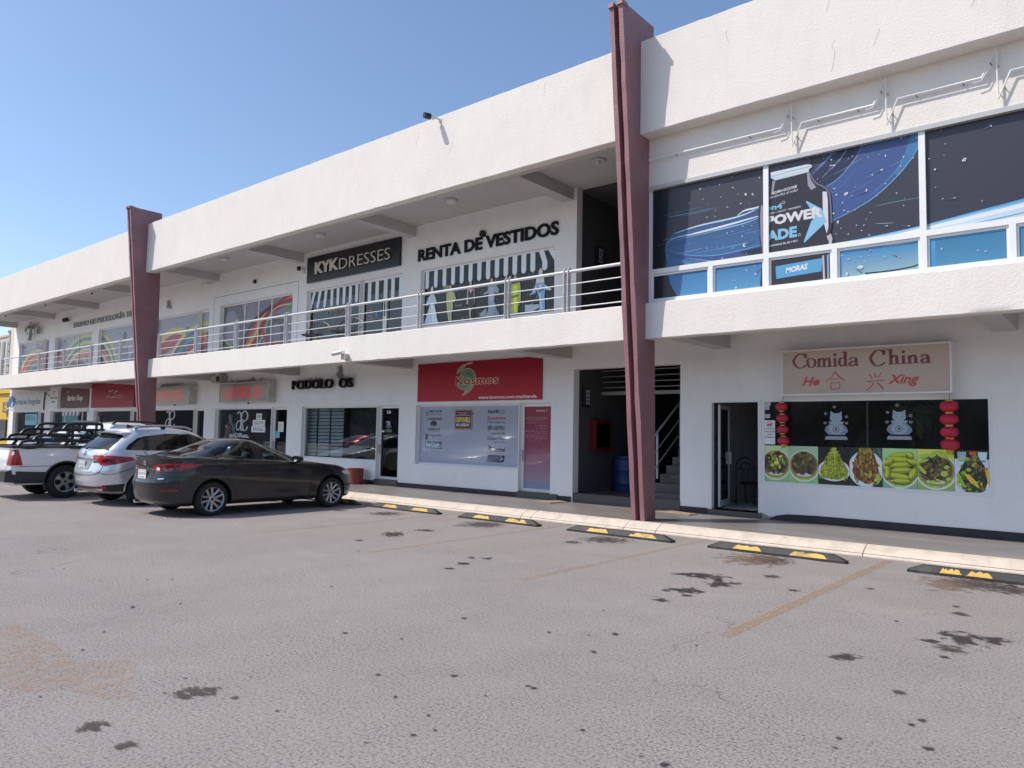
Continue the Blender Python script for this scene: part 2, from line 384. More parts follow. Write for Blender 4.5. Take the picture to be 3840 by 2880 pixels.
# ---- parking lot, kerb, walkway
def asphalt():
    m = bpy.data.materials.new('worn_asphalt'); m.use_nodes = True; nt = m.node_tree; N = nt.nodes.new; L = nt.links.new; b = nt.nodes['Principled BSDF']
    g = N('ShaderNodeNewGeometry')
    def noise(sc, det=4, ro=.6, st=(1, 1, 1)):
        mp = N('ShaderNodeMapping'); mp.inputs['Scale'].default_value = st; L(g.outputs['Position'], mp.inputs['Vector'])
        n = N('ShaderNodeTexNoise'); n.inputs['Scale'].default_value = sc; n.inputs['Detail'].default_value = det; n.inputs['Roughness'].default_value = ro; L(mp.outputs[0], n.inputs['Vector']); return n.outputs['Fac']
    def rng(x, a, c, lo=0.0, hi=1.0):
        r = N('ShaderNodeMapRange'); r.inputs['From Min'].default_value = a; r.inputs['From Max'].default_value = c; r.inputs['To Min'].default_value = lo; r.inputs['To Max'].default_value = hi; L(x, r.inputs['Value']); return r.outputs[0]
    def mix(f, a, c, t='MIX'):
        x = N('ShaderNodeMix'); x.data_type = 'RGBA'; x.blend_type = t
        for s_, q in (('Factor', f), ('A', a), ('B', c)):
            if isinstance(q, (int, float)): x.inputs[s_].default_value = q
            elif isinstance(q, tuple): x.inputs[s_].default_value = (*q, 1)
            else: L(q, x.inputs[s_])
        return x.outputs['Result']
    def mul(a, c):
        x = N('ShaderNodeMath'); x.operation = 'MULTIPLY'
        for i, q in enumerate((a, c)):
            if isinstance(q, (int, float)): x.inputs[i].default_value = q
            else: L(q, x.inputs[i])
        return x.outputs[0]
    base = mix(rng(noise(.35, 5), .32, .68), (.228, .202, .188), (.285, .253, .236))
    base = mix(rng(noise(1.7, 6, .7), .35, .7, 0, .55), base, (.31, .277, .258))
    grit = rng(noise(70, 4, .75), .42, .60)                    # the stones standing proud, pale
    base = mix(mul(grit, .42), base, (.52, .475, .455))
    pit = mul(rng(noise(48, 4, .7), .48, .40), rng(noise(.9, 4), .34, .62, .45, 1.0))      # dark pits between them, in patches
    base = mix(mul(pit, .75), base, (.075, .067, .064))
    base = mix(rng(noise(7, 5, .8), .66, .72, 0, .5), base, (.09, .083, .08))               # small tar specks
    v = N('ShaderNodeTexVoronoi'); v.feature = 'DISTANCE_TO_EDGE'; v.inputs['Scale'].default_value = .33
    mp = N('ShaderNodeMapping'); ad = N('ShaderNodeVectorMath'); ad.operation = 'ADD'
    wn_ = N('ShaderNodeTexNoise'); wn_.inputs['Scale'].default_value = 1.6; wn_.inputs['Detail'].default_value = 6; L(g.outputs['Position'], wn_.inputs['Vector'])
    L(g.outputs['Position'], ad.inputs[0]); L(wn_.outputs['Color'], ad.inputs[1]); L(ad.outputs[0], v.inputs['Vector'])
    crack = mul(rng(v.outputs['Distance'], .0035, .0008), rng(noise(.5, 3), .53, .6))
    base = mix(mul(crack, .5), base, (.06, .055, .055))
    L(base, b.inputs['Base Color']); b.inputs['Roughness'].default_value = .88; b.inputs['Specular IOR Level'].default_value = .25
    bp = N('ShaderNodeBump'); bp.inputs['Strength'].default_value = .45; bp.inputs['Distance'].default_value = .006
    hh = N('ShaderNodeMath'); hh.operation = 'SUBTRACT'; L(mul(grit, 1.0), hh.inputs[0]); L(pit, hh.inputs[1]); L(hh.outputs[0], bp.inputs['Height']); L(bp.outputs[0], b.inputs['Normal'])
    return m
ASPH = asphalt()
YK0, YK1 = 11.37, 11.66
g = MB()
g.add([(-900, -600, 0), (900, -600, 0), (900, 900, 0), (-900, 900, 0)], [(0, 1, 2, 3)])
lot = tag(g.build('parking_lot', ASPH), 'grey worn asphalt parking lot in front of the shops', 'ground', kind='structure')
KERB = mat('cream_kerb_paint', (.60, .515, .425), rough=.75, var=.10, vs=5, bump=.3, bs=25, dirt=.75, dirtcol=(.36, .30, .24))
WALK = mat('polished_concrete', (.215, .195, .18), rough=.40, var=.30, vs=2.2, stretch=(.45, 3.2, 1), dirt=.45, dirtcol=(.13, .12, .115), spec=.6)
def kerb_profile():
    a = [(YK0, -.02), (YK0, .015), (YK0+.05, .055), (YK0+.11, .092), (YK0+.18, .125), (YK0+.24, .143), (YK1, .149), (YK1, -.02)]
    return a
kerb = thing('kerb', 'cream painted sloping concrete kerb along the shop walkway', 'kerb', (-10, YK0, 0), kind='structure')
joints = [-60, -48.5, -43, -37, -31.2, -25.6, -20.1, -14.6, -9.05]
gx = QG('C2', .09); joints += [gx(1110, 215)[0], QG('C2', .09)(1765, 285)[0], QG('C2', .09)(1950, 310)[0], QG('C3', .09)(1300, 320)[0], .9, 3.6, 6.4, XC+6]
joints = sorted(joints)
for a, b in zip(joints, joints[1:]):
    MB().prism(kerb_profile(), a+.006, b-.006).build('kerb_segment', KERB, kerb, smooth=35)
MB().box(-60, XC+6, YK0+.03, YK1-.005, -.02, .045).build('joint_mortar', mat('dark_joint', (.09, .08, .07), rough=.9), kerb)
wk = MB(); wk.box(-60, XC+6, YK1, YW+6, -.02, ZW)
walk = tag(wk.build('walkway', WALK), 'grey polished concrete walkway in front of the shop doors', 'pavement', kind='structure')
# drain hole through the kerb beside the nearer pillar
dx, dy = QG('S3', .08)(450, 940)
dr = MB().lathe([(.0, -.02), (.055, -.02), (.06, .0), (.05, .004), (.042, -.012), (.0, -.014)], (0, 0, 0), 'z', 16, cap=False)
d0 = dr.build('drain_pipe', mat('drain_dark', (.05, .035, .025), rough=.8), kerb); d0.location = Vector((dx, YK0+.10, .093))-kerb.location; d0.rotation_euler = (R(30), 0, 0); d0.scale = (.8, 1.35, 1)

# painted lines and old paint
LINE = None
def worn_line(name, pts, w, col, amount, sc):
    m = bpy.data.materials.get('worn_'+name)
    if not m:
        m = bpy.data.materials.new('worn_'+name); m.use_nodes = True; nt = m.node_tree; b = nt.nodes['Principled BSDF']; b.inputs['Base Color'].default_value = (*col, 1); b.inputs['Roughness'].default_value = .8
        gg = nt.nodes.new('ShaderNodeNewGeometry'); n = nt.nodes.new('ShaderNodeTexNoise'); n.inputs['Scale'].default_value = sc; n.inputs['Detail'].default_value = 8; n.inputs['Roughness'].default_value = .75
        mr = nt.nodes.new('ShaderNodeMapRange'); mr.inputs['From Min'].default_value = .42; mr.inputs['From Max'].default_value = .60; mr.inputs['To Max'].default_value = amount
        nt.links.new(gg.outputs['Position'], n.inputs['Vector']); nt.links.new(n.outputs['Fac'], mr.inputs['Value']); nt.links.new(mr.outputs[0], b.inputs['Alpha'])
    return m
LM = worn_line('line_paint', None, 0, (.42, .26, .11), .62, 22)
LM2 = worn_line('faint_line_paint', None, 0, (.38, .25, .13), .34, 22)
for i, xx in enumerate((-2.67, -5.35, -8.03, -10.71, -13.4)):
    y0 = 5.95 if i == 0 else 6.6
    o = MB().add([(xx-.06, y0, .004), (xx+.06, y0, .004), (xx+.06, 11.25, .004), (xx-.06, 11.25, .004)], [(0, 1, 2, 3)]).build('parking_line', LM if i == 0 else LM2)
    tag(o, ['worn yellow parking line between the two nearest wheel stops', 'faint yellow parking line by the nearer maroon pillar', 'faint yellow parking line two bays from the nearest wheel stop', 'faint yellow parking line one bay from the grey sedan', 'faint yellow parking line beside the grey sedan'][i], 'road marking', 'parking bay lines', 'structure')
ga = QG('G4')
op = [ga(*p) for p in ((-60, 400), (80, 395), (240, 480), (330, 560), (560, 545), (585, 600), (570, 730), (480, 720), (300, 680), (150, 690), (-60, 660))]
MB().add([(x, y, .004) for x, y in op], [tuple(reversed(range(len(op))))] if False else [tuple(range(len(op)))]).build('faded_marking', worn_line('old_paint', None, 0, (.46, .30, .20), .34, 9), lot)

# oil and dirt stains
OIL = stain_mat('oil_stain', (.035, .032, .031), .78, 7, .5)
GRIME = stain_mat('grime_stain', (.06, .047, .038), .72, 9, .8, (1, 2.2, 1))
RUST = stain_mat('rust_stain', (.20, .13, .085), .5, 7, .85)
disc = None
def stain(u, v, ru, rv, m=OIL, reg='N', rot=0.0, z=.0045):
    global disc
    if disc is None:
        q = MB(); n = 24; q.add([(math.cos(2*math.pi*k/n), math.sin(2*math.pi*k/n), 0) for k in range(n)], [tuple(range(n))]); o = q.build('stain', OIL, lot); disc = o.data
    else: o = bpy.data.objects.new('stain', disc.copy()); COL.objects.link(o); o.parent = lot
    ox, oy, s = REG[reg]; uu, vv = ox+u/s, oy+v/s; ru /= s; rv /= s
    c = Vector(on_z(uu, vv)); e1 = Vector(on_z(uu+ru, vv+rot*ru)) - c; e2 = Vector(on_z(uu, vv-rv)) - c
    o.data.materials[0] = m
    o.data.transform(Matrix(((e1.x*1.25, e2.x*1.25, 0, 0), (e1.y*1.25, e2.y*1.25, 0, 0), (0, 0, 1, 0), (0, 0, 0, 1))))
    # keep the object's own coordinates a unit disc: geometry is the disc, the object carries the shape
    o.data.transform(Matrix(((e1.x*1.25, e2.x*1.25, 0, 0), (e1.y*1.25, e2.y*1.25, 0, 0), (0, 0, 1, 0), (0, 0, 0, 1))).inverted())
    o.matrix_local = Matrix(((e1.x*1.25, e2.x*1.25, 0, c.x), (e1.y*1.25, e2.y*1.25, 0, c.y), (0, 0, 1, z), (0, 0, 0, 1)))
    return o
zz = .0048
for (u, v, ru, rv, m, reg, rot) in [
    (380, 475, 95, 18, OIL, 'C3', .30), (470, 520, 75, 22, OIL, 'C3', .25), (260, 470, 60, 9, OIL, 'C3', .3), (265, 560, 135, 20, OIL, 'C3', .12), (115, 615, 55, 10, OIL, 'C3', 0), (280, 590, 40, 8, OIL, 'C3', 0),
    (1870, 845, 130, 45, OIL, 'C3', .05), (1680, 850, 90, 13, OIL, 'C3', .05), (2040, 850, 110, 20, OIL, 'C3', .18), (1790, 900, 80, 26, GRIME, 'C3', 0), (1180, 942, 90, 22, GRIME, 'C3', 0), (890, 560, 32, 7, OIL, 'C3', 0),
    (1330, 552, 30, 6, GRIME, 'C3', 0), (755, 480, 50, 10, GRIME, 'C3', 0), (1840, 697, 70, 11, GRIME, 'C3', .1), (1820, 655, 26, 6, OIL, 'C3', 0), (1760, 942, 36, 11, OIL, 'C3', 0),
    (740, 385, 150, 28, GRIME, 'C3', .1), (640, 380, 200, 40, RUST, 'C3', .1), (1960, 525, 250, 36, GRIME, 'C3', .12), (1760, 525, 180, 42, RUST, 'C3', .1), (2150, 560, 120, 30, GRIME, 'C3', .1),
    (1650, 383, 170, 22, GRIME, 'C2', .05), (1440, 398, 60, 10, GRIME, 'C2', 0), (870, 285, 150, 20, GRIME, 'C2', .02), (720, 292, 60, 8, RUST, 'C2', 0), (250, 215, 120, 12, GRIME, 'C2', 0), (490, 322, 62, 8, OIL, 'C2', 0),
    (295, 347, 75, 18, GRIME, 'C2', 0), (735, 535, 42, 8, OIL, 'C2', 0), (895, 501, 46, 7, OIL, 'C2', 0), (800, 497, 40, 6, GRIME, 'C2', 0), (70, 385, 44, 5, OIL, 'C2', 0), (660, 567, 40, 6, OIL, 'C2', 0),
    (1955, 617, 30, 6, OIL, 'G4', 0), (1195, 770, 16, 5, OIL, 'G4', 0), (1010, 713, 24, 8, GRIME, 'G4', 0), (1487, 433, 16, 4, OIL, 'G4', 0), (1700, 5, 50, 10, GRIME, 'G4', 0), (1785, 875, 22, 7, OIL, 'G4', 0),
    (400, 835, 70, 26, GRIME, 'G4', 0), (540, 920, 60, 20, GRIME, 'G4', 0), (840, 690, 120, 26, GRIME, 'G4', 0),
    (100, 670, 24, 6, OIL, 'G5', 0), (300, 853, 16, 5, OIL, 'G5', 0), (440, 436, 18, 5, OIL, 'G5', 0), (330, 442, 12, 4, OIL, 'G5', 0), (1675, 688, 34, 10, GRIME, 'G5', 0), (1795, 932, 24, 8, OIL, 'G5', 0), (1725, 830, 20, 6, OIL, 'G5', .2), (655, 1000, 26, 8, OIL, 'G5', 0), (1390, 928, 24, 8, GRIME, 'G5', 0), (1425, 535, 50, 14, GRIME, 'G5', 0)]:
    zz += .00002; stain(u, v, ru, rv, m, reg, rot, zz)
for i in range(34):
    zz += .00001; u, v = random.uniform(0, 3840), random.uniform(2080, 2880); k = .4+(v-2000)/700
    stain(u, v, random.uniform(5, 15)*k, random.uniform(2, 5)*k, OIL, 'N', 0, zz)
# a little gravel and litter lying about
gm = MB()
for i in range(260):
    if i < 110: u, v = random.gauss(2900, 330), random.gauss(2110, 30)
    else: u, v = random.uniform(0, 3840), random.uniform(1990, 2880)
    x, y = on_z(u, v); r = random.uniform(.004, .011)
    if y > YK0-.05: continue
    a = random.uniform(0, 6); p = [(x+r*math.cos(a+k*1.57)*random.uniform(.6, 1.2), y+r*math.sin(a+k*1.57)*random.uniform(.6, 1.2), 0) for k in range(4)]
    gm.add(p+[(x, y, r*random.uniform(.5, .9))], [(0, 1, 4), (1, 2, 4), (2, 3, 4), (3, 0, 4)])
tag(gm.build('gravel', mat('pale_gravel', (.36, .33, .29), rough=.9, var=.4, vs=50)), 'scattered grit and pebbles on the asphalt', 'gravel', kind='stuff')

# ================================================================ THE BUILDING
bld = thing('shopping_plaza', 'long two-storey white shopping plaza with maroon pillars and an upper balcony', 'building', (-20, YW, 0))
B = lambda mb, name, m, smooth=False: mb.build(name, m, bld, smooth)

# roof-edge fascias between the pillars
def fascia_mesh(x0, x1, y0, y1, z0, z1):
    """hand-trowelled render: a gridded front face that is not quite flat, softly broken edges"""
    nx = max(2, int((x1-x0)/.22)); nz = 7; mb = MB(); rnd = random.Random(int(x0*10))
    top = [rnd.gauss(0, .0030) for _ in range(nx+1)]; bot = [rnd.gauss(0, .0022) for _ in range(nx+1)]; v = []; f = []
    for i in range(nx+1):
        x = x0+(x1-x0)*i/nx
        prof = [(y1, z0+bot[i])] + [(y0+.012, z0+bot[i]), (y0, z0+.014+bot[i])] + [(y0+rnd.gauss(0, .0006), z0+(z1-z0)*k/nz) for k in range(1, nz)] + [(y0, z1-.014+top[i]), (y0+.014, z1+top[i]), (y1, z1+top[i]), ]
        v += [(x, a, b) for a, b in prof]; n = len(prof)
    for i in range(nx):
        for k in range(n): f.append((i*n+k, (i+1)*n+k, (i+1)*n+(k+1) % n, i*n+(k+1) % n))
    f.append(tuple(reversed(range(n)))); f.append(tuple(nx*n+k for k in range(n)))
    return mb.add(v, f)
for x0, x1, yb in ((XA, P2[0], YF+.2), (P2[1], P1[0], YF+.2), (P1[1], XC, YC)):
    B(fascia_mesh(x0, x1, YF, yb, ZF0, ZF1), 'roof_fascia', WHITE, 40)
for x0, x1 in ((XA, P2[0]), (P2[1], P1[0])):
    B(MB().box(x0, x1, YF+.2, YF+.38, ZF0+.012, ZF0+.3), 'edge_beam', SOFFIT)
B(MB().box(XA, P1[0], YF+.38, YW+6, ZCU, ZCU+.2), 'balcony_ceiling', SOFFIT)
B(MB().box(XA, XC, YF+.3, YW+6, 7.62, 7.8), 'roof', mat('roof_membrane', (.35, .34, .33), rough=.9))
HAIR = mat('hairline_crack', (.40, .37, .34), .95)
rc_ = random.Random(77)
for k in range(16):
    x = rc_.choice([rc_.uniform(-5.5, -.6), rc_.uniform(-25, -7.5), rc_.uniform(-46, -28)]); z = rc_.uniform(ZF0+.1, ZF1-.3); pts_ = [(x, z)]
    for q_ in range(rc_.randint(3, 7)): pts_.append((pts_[-1][0]+rc_.uniform(-.05, .05), pts_[-1][1]+rc_.uniform(.04, .12)))
    cv_ = MB()
    for (xa_, za_), (xb_, zb_) in zip(pts_, pts_[1:]): cv_.add([(xa_-.0025, YF-.0016, za_), (xa_+.0025, YF-.0016, za_), (xb_+.0025, YF-.0016, zb_), (xb_-.0025, YF-.0016, zb_)], [(0, 1, 2, 3)])
    B(cv_, 'hairline_crack', HAIR)
# floor slab with its front edge
for x0, x1, yb in ((XA, P2[0], YS+.22), (P2[1]+.02, P1[0], YS+.22), (P1[1], XC, YS+.22)):
    B(fascia_mesh(x0, x1, YS, yb, ZS0, ZS1), 'balcony_edge', WHITE, 40)
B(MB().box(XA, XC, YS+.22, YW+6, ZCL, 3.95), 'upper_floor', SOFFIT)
BEAMS = [-47.75, -42.15, -36.75, -31.3, -25.9, -20.6, -15.3, -9.97, -4.75+.2, .8, 6.1]
for x in BEAMS[:8]:
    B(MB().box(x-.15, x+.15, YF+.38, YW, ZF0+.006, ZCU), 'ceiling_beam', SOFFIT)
bl = [-42.15, -36.75, -31.3, -25.9, -20.6, -15.3, -9.97, -6.2, Q('N', YW)(3773, 1245)[0], 3.9]
for x in bl:
    B(MB().box(x-.16, x+.16, YS+.22, YW, ZS0+.006, ZCL), 'floor_beam', SOFFIT)

# openings: (x0, x1, z0, z1)
LOW = dict(farm=(-47.45, -43.62, .80, ZH), farmd=(-43.6, -42.7, .30, ZH), barb=(-41.87, -37.25, .30, ZH), red=(-36.49, -32.66, .80, ZH), redd=(-32.64, -31.85, .30, ZH),
           an1=(-31.0, -27.22, .80, ZH), an1d=(-27.2, -26.42, .30, ZH), an2=(-25.63, -21.98, .80, ZH), an2d=(-21.96, -21.06, .30, ZH), pod=(-20.24, -16.60, .79, ZH), podd=(-16.58, -15.65, .31, ZH),
           kos=(-14.96, -11.36, .80, ZH), kosd=(-11.34, -10.39, .29, ZH), stair=(-9.76, -7.11, ZW, 3.13), cc=(-5.44, -1.74, .79, 2.39), ccd=(-6.48, -5.46, .25, 2.38), far1=(3.4, 7.2, .8, ZH))
UP = dict(w1=(-47.1, -43.42, 3.95, ZHU+.03), w1d=(-43.4, -42.6, 3.95, ZHU+.03), w2=(-41.8, -37.2, 3.95, ZHU), w3=(-36.42, -32.5, 3.95, ZHU), w3d=(-32.48, -31.7, 3.95, ZHU), u2=(-30.8, -27.2, 3.95, ZHU), u2d=(-27.18, -26.37, 3.95, ZHU),
          ov=(-25.57, -21.0, 3.95, ZHU+.03), kyk=(-20.2, -17.55, 3.95, ZHU-.02), kykd=(-17.53, -15.65, 3.95, ZHU), rv=(-14.92, -10.35, 4.5, 6.07), stair=(-9.73, P1[0], 3.95, ZCU))
T = .22
B(MB().wall(XA, XC, ZW, ZCL, YW, YW+T, list(LOW.values())), 'shop_wall', WHITE2)
B(MB().wall(XA, P1[0]+.0, 3.95, ZCU, YW, YW+T, [(a, b, c, d) for a, b, c, d in UP.values()]), 'balcony_wall', WHITE2)
MB_ = MB()
# panel groove round the Ovo shop front
px0, px1, pz = -26.03, -20.68, 6.455
for a in ((px0, px0+.014, 3.95, pz), (px1-.014, px1, 3.95, pz), (px0, px1, pz, pz+.014)): MB_.box(a[0], a[1], YW-.003, YW+.01, a[2], a[3])
B(MB_, 'panel_groove', mat('shadow_gap', (.18, .175, .17), rough=.9))
# upper wall of the near block stands forward, over a band of windows
ZB0, ZB1 = 4.03, 6.16
B(MB().box(P1[1], XC, YC, YC+.2, ZB1, ZF0+.5), 'upper_wall', WHITE)
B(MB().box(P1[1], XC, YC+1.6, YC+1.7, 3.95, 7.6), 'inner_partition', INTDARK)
# end wall, base strips, sills
B(MB().box(XA-.2, XA, YW+.0, YW+10, 0, 7.6), 'end_wall', stucco('end_wall_paint', (.74, .66, .55)))
B(MB().box(XA-.2, XC, YW+6, YW+6.2, 0, 7.6), 'back_wall', WHITE2)
bs = [(-48, -43.6), (-42.7, -41.9), (-37.25, -32.66), (-31.85, -27.22), (-26.42, -21.98), (-21.06, -16.62), (-15.65, -11.36), (-10.39, -9.78), (-7.11, -6.5), (XC-6, XC)]
for x0, x1 in bs[:-1]:
    B(MB().box(x0, x1-.01, YW-.014, YW+.05, ZW-.01, ZW+.115), 'base_strip', BASEB)
# the strip of the restaurant starts ragged beside the door
xr = LOW['ccd'][1]
pts = [(xr+.14, ZW-.01), (XC, ZW-.01), (XC, ZW+.12), (xr+1.0, ZW+.135), (xr+.5, ZW+.12), (xr+.3, ZW+.08), (xr+.2, ZW+.03)]
B(MB().prism_y(pts, YW-.014, YW+.05), 'base_strip', BASEB)
B(MB().prism_y([(xr+.01, ZW-.01), (xr+.2, ZW-.01), (xr+.3, ZW+.05), (xr+.16, ZW+.06), (xr+.01, ZW+.12)], YW-.004, YW+.05), 'chipped_plaster', mat('bare_mortar', (.33, .29, .24), rough=.95, var=.5, vs=22, bump=.5, bs=60))
for k in ('farmd', 'redd', 'an1d', 'an2d', 'podd', 'kosd', 'ccd'):
    a = LOW[k]; B(MB().box(a[0]-.02, a[1]+(.22 if k == 'kosd' else .02), YW-.03, YW+.35, ZW-.01, a[2]), 'door_step', GRANITE)

# shop rooms
for k, dpt in (('farm', 4), ('barb', 4), ('red', 4), ('an1', 3), ('an2', .9), ('pod', 4), ('kos', 3)):
    a = LOW[k]; x0 = a[0]-.2; x1 = {'farm': -42.5, 'barb': -37, 'red': -31.6, 'an1': -26.3, 'an2': -20.9, 'pod': -15.4, 'kos': -10.2}[k]
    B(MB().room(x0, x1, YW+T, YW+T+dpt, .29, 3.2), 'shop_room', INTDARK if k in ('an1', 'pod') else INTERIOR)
B(MB().room(-6.9, 2.0, YW+T, YW+T+5.5, .25, 3.1), 'restaurant_room', mat('restaurant_plaster', (.55, .54, .53), rough=.85, var=.12))
for k, x1 in (('w1', -42.4), ('w2', -37), ('w3', -31.5), ('u2', -26.2), ('ov', -20.85), ('kyk', -15.5), ('rv', -10.1)):
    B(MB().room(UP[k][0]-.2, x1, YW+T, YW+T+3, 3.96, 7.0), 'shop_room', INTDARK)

# ---- pillars: two flanges and a web set back, leaning out towards the top
def pillar(x0, x1):
    yb0, yb1 = 12.02, 11.86; zt = 9.24
    yf = lambda z: 11.64 + (10.76-11.64)*(z-ZW)/(zt-ZW)
    yb = lambda z: yb0+(yb1-yb0)*(z-ZW)/(zt-ZW)
    fw = .086; web = .17
    p = B(MB().prism([(yf(ZW)+web, ZW-.01), (yb(ZW), ZW-.01), (yb(zt), zt), (yf(zt)+web, zt)], x0+fw-.002, x1-fw+.002), 'pillar', MAROON)
    for a, b in ((x0, x0+fw), (x1-fw, x1)):
        rnd = random.Random(int(a*100)); mb = MB(); n = 26; v = []; f = []
        for i in range(n+1):
            z = ZW-.01+(zt-ZW+.01)*i/n; e = [rnd.gauss(0, .0035) for _ in range(3)]
            if i in (0, n): e = [0, 0, 0]
            v += [(a+e[0], yf(z)+e[2], z), (b+e[1], yf(z)+e[2], z), (b, yb(z), z), (a, yb(z), z)]
        for i in range(n):
            for k in range(4): f.append((i*4+k, i*4+(k+1) % 4, (i+1)*4+(k+1) % 4, (i+1)*4+k))
        f += [(3, 2, 1, 0), tuple(n*4+k for k in range(4))]; mb.add(v, f).build('flange', MAROON, p)
        MB().box(a-.012, b+.012, yf(zt)-.03, yf(zt)+.16, zt-.055, zt+.02).build('cap', MAROON, p)
    MB().box(x0+fw, x1-fw, yf(zt)+.10, yb(zt), zt+.0, zt+.012).build('top_plate', MAROON, p)
pillar(*P1); pillar(*P2)

# ---- railing on the balcony
def railing(x0, x1, posts):
    yr = YS+.10; r = B(MB().tube([(x0, yr, 4.83), (x1, yr, 4.83)], .032, 12), 'railing', mat('pale_grey_rail', (.60, .60, .61), rough=.4), 40)
    for z in (4.58, 4.35, 4.12): MB().tube([(x0, yr, z), (x1, yr, z)], .011, 8).build('rail', _M['pale_grey_rail'], r, smooth=40)
    for x in posts:
        mb = MB()
        for d in (-.05, .05): mb.prism([(yr-.05, 4.0), (yr+.05, 4.0), (yr+.05, 4.9), (yr+.02, 4.94), (yr-.05, 4.86)], x+d-.006, x+d+.006)
        mb.build('post', STEEL, r)
railing(-47.9, P2[0]-.02, [-47.85, -45.2, -42.4, -39.82, -37.35, -34.4, -31.61, -28.9]); railing(-25.84, P1[0]+.01, [-25.80, -23.21, -20.76, -18.11, -15.35, -12.68, -10.02, -8.5])

# ---- window and door units
def window(x0, x1, z0, z1, y=YW+.10, bars=(), rail_z=(), pane=GLASS, fw=.045, parent=None, name='window'):
    mb = MB(); d = .06
    mb.box(x0, x1, y, y+d, z1-fw, z1); mb.box(x0, x1, y, y+d, z0, z0+fw); mb.box(x0, x0+fw, y+.001, y+d-.001, z0+fw, z1-fw); mb.box(x1-fw, x1, y+.001, y+d-.001, z0+fw, z1-fw)
    for b in bars: mb.box(b-fw/2, b+fw/2, y+.001, y+d-.001, z0+fw, z1-fw)
    for q in rail_z: mb.box(x0+fw, x1-fw, y+.002, y+d-.002, q-fw/2, q+fw/2)
    o = mb.build(name, ALU, parent or bld)
    xs = [x0+fw]+sorted(bars)+[x1-fw]
    if pane:
        for a, b in zip(xs, xs[1:]): MB().box(a+.002, b-.002, y+.028, y+.034, z0+fw, z1-fw).build('pane', pane, o)
    return o
def door(x0, x1, z0, z1, y=YW+.10, pane=GLASS, handle=1, fw=.075):
    o = window(x0, x1, z0, z1, y, (), (), pane, fw, name='door')
    if handle:
        hx = x0+fw*.6 if handle == 1 else x1-fw*.6
        MB().box(hx-.02, hx+.02, y-.05, y-.035, 1.0, 1.28).box(hx-.012, hx+.012, y-.036, y, 1.03, 1.06).box(hx-.012, hx+.012, y-.036, y, 1.22, 1.25).build('handle', mat('brushed_handle', (.6, .6, .6), .3, .9), o)
    return o
WIN = {}
for k in ('farm', 'red', 'an1', 'an2', 'pod', 'kos'): WIN[k] = window(*LOW[k], pane=None if k == 'kos' else (GLASSD if k in ('an1',) else GLASS), name='shop_window')
WIN['barb'] = window(*LOW['barb'], bars=(-40.2, -38.1), name='shop_window')
WIN['cc'] = window(*LOW['cc'], y=YW+.012, pane=GLASS, fw=.06, name='shop_window')
xq = Q('B7', YW)(1160, 600)[0]; MB().box(xq-.012, xq+.012, YW+.034, YW+.052, .86, 2.33).build('seal', mat('dark_seal', (.03, .03, .032), .5), WIN['cc'])
# the restaurant window's middle joint is only a thin dark seal
for k in ('farmd', 'redd', 'an1d', 'an2d', 'podd', 'kosd'): WIN[k] = door(*LOW[k], pane=None if k == 'kosd' else GLASSD)
for k in ('w1', 'w3', 'u2'): WIN[k] = window(*UP[k], pane=None, name='upper_window')
WIN['w2'] = window(*UP['w2'], bars=(-39.0,), pane=None, name='upper_window')
for k in ('w1d', 'w3d', 'u2d'): WIN[k] = window(*UP[k], pane=None, fw=.07, name='upper_door')
xo = [Q('A4', YW)(x, 1300)[0] for x in (1038, 1168, 1293)]
WIN['ov'] = window(*UP['ov'], bars=xo, pane=None, fw=.05, name='upper_window')
WIN['kyk'] = window(*UP['kyk'], pane=GLASSD, name='upper_window'); WIN['rv'] = window(*UP['rv'], pane=None, name='upper_window')
xm = Q('A5', YW)(1135, 900)[0]
WIN['kykd1'] = door(UP['kykd'][0], xm-.003, UP['kykd'][2], UP['kykd'][3], pane=GLASSD, handle=0); WIN['kykd2'] = door(xm+.003, UP['kykd'][1], UP['kykd'][2], UP['kykd'][3], pane=GLASSD, handle=0)
for sgn in (-1, 1):
    MB().box(xm+sgn*.055-.012, xm+sgn*.055+.012, YW+.03, YW+.045, 4.95, 5.45).build('handle', DARKM, WIN['kykd1'] if sgn < 0 else WIN['kykd2'])
# near block: window band
q4 = Q('B4', YC+.06); q5 = Q('B5', YC+.06)
MX = [P1[1]+.04, q4(1222, 850)[0], q5(808, 700)[0]]; dxm = MX[2]-MX[1]; MX += [MX[2]+dxm*k for k in range(1, 6)]
ZT = (q4(650, 1262)[1]+q5(1200, 1005)[1])/2
BAND = []
for i in range(len(MX)-1):
    x0, x1 = MX[i]+(.0 if i else -.02), MX[i+1]
    if x0 > XC: break
    mb = MB(); y = YC+.045
    mb.box(x0-.055, x0+.03, y-.03, y+.06, ZB0, ZB1-.07)
    mb.box(x0+.03, x1-.055, y-.031, y+.06, ZT-.035, ZT+.05); mb.box(x0+.03, x1-.055, y-.032, y+.06, ZB0, ZB0+.07)
    xc = x0+(x1-x0)*(.545 if i == 0 else .46)
    mb.box(xc-.04, xc+.04, y-.03, y+.06, ZB0+.07, ZT-.035)
    for a, b in ((x0+.03, xc-.04), (xc+.04, x1-.055)):            # sliding sashes
        mb.box(a, b, y+.0, y+.05, ZT-.075, ZT-.035); mb.box(a, a+.03, y, y+.05, ZB0+.07, ZT-.075); mb.box(b-.03, b, y, y+.05, ZB0+.07, ZT-.075)
    o = B(mb, 'upper_window', ALU)
    BAND.append((o, x0+.03, x1-.055, xc))
B(MB().box(P1[1], XC, YC-.02, YC+.08, ZB1-.07, ZB1), 'window_head', mat('grey_aluminium', (.45, .45, .45), .4))

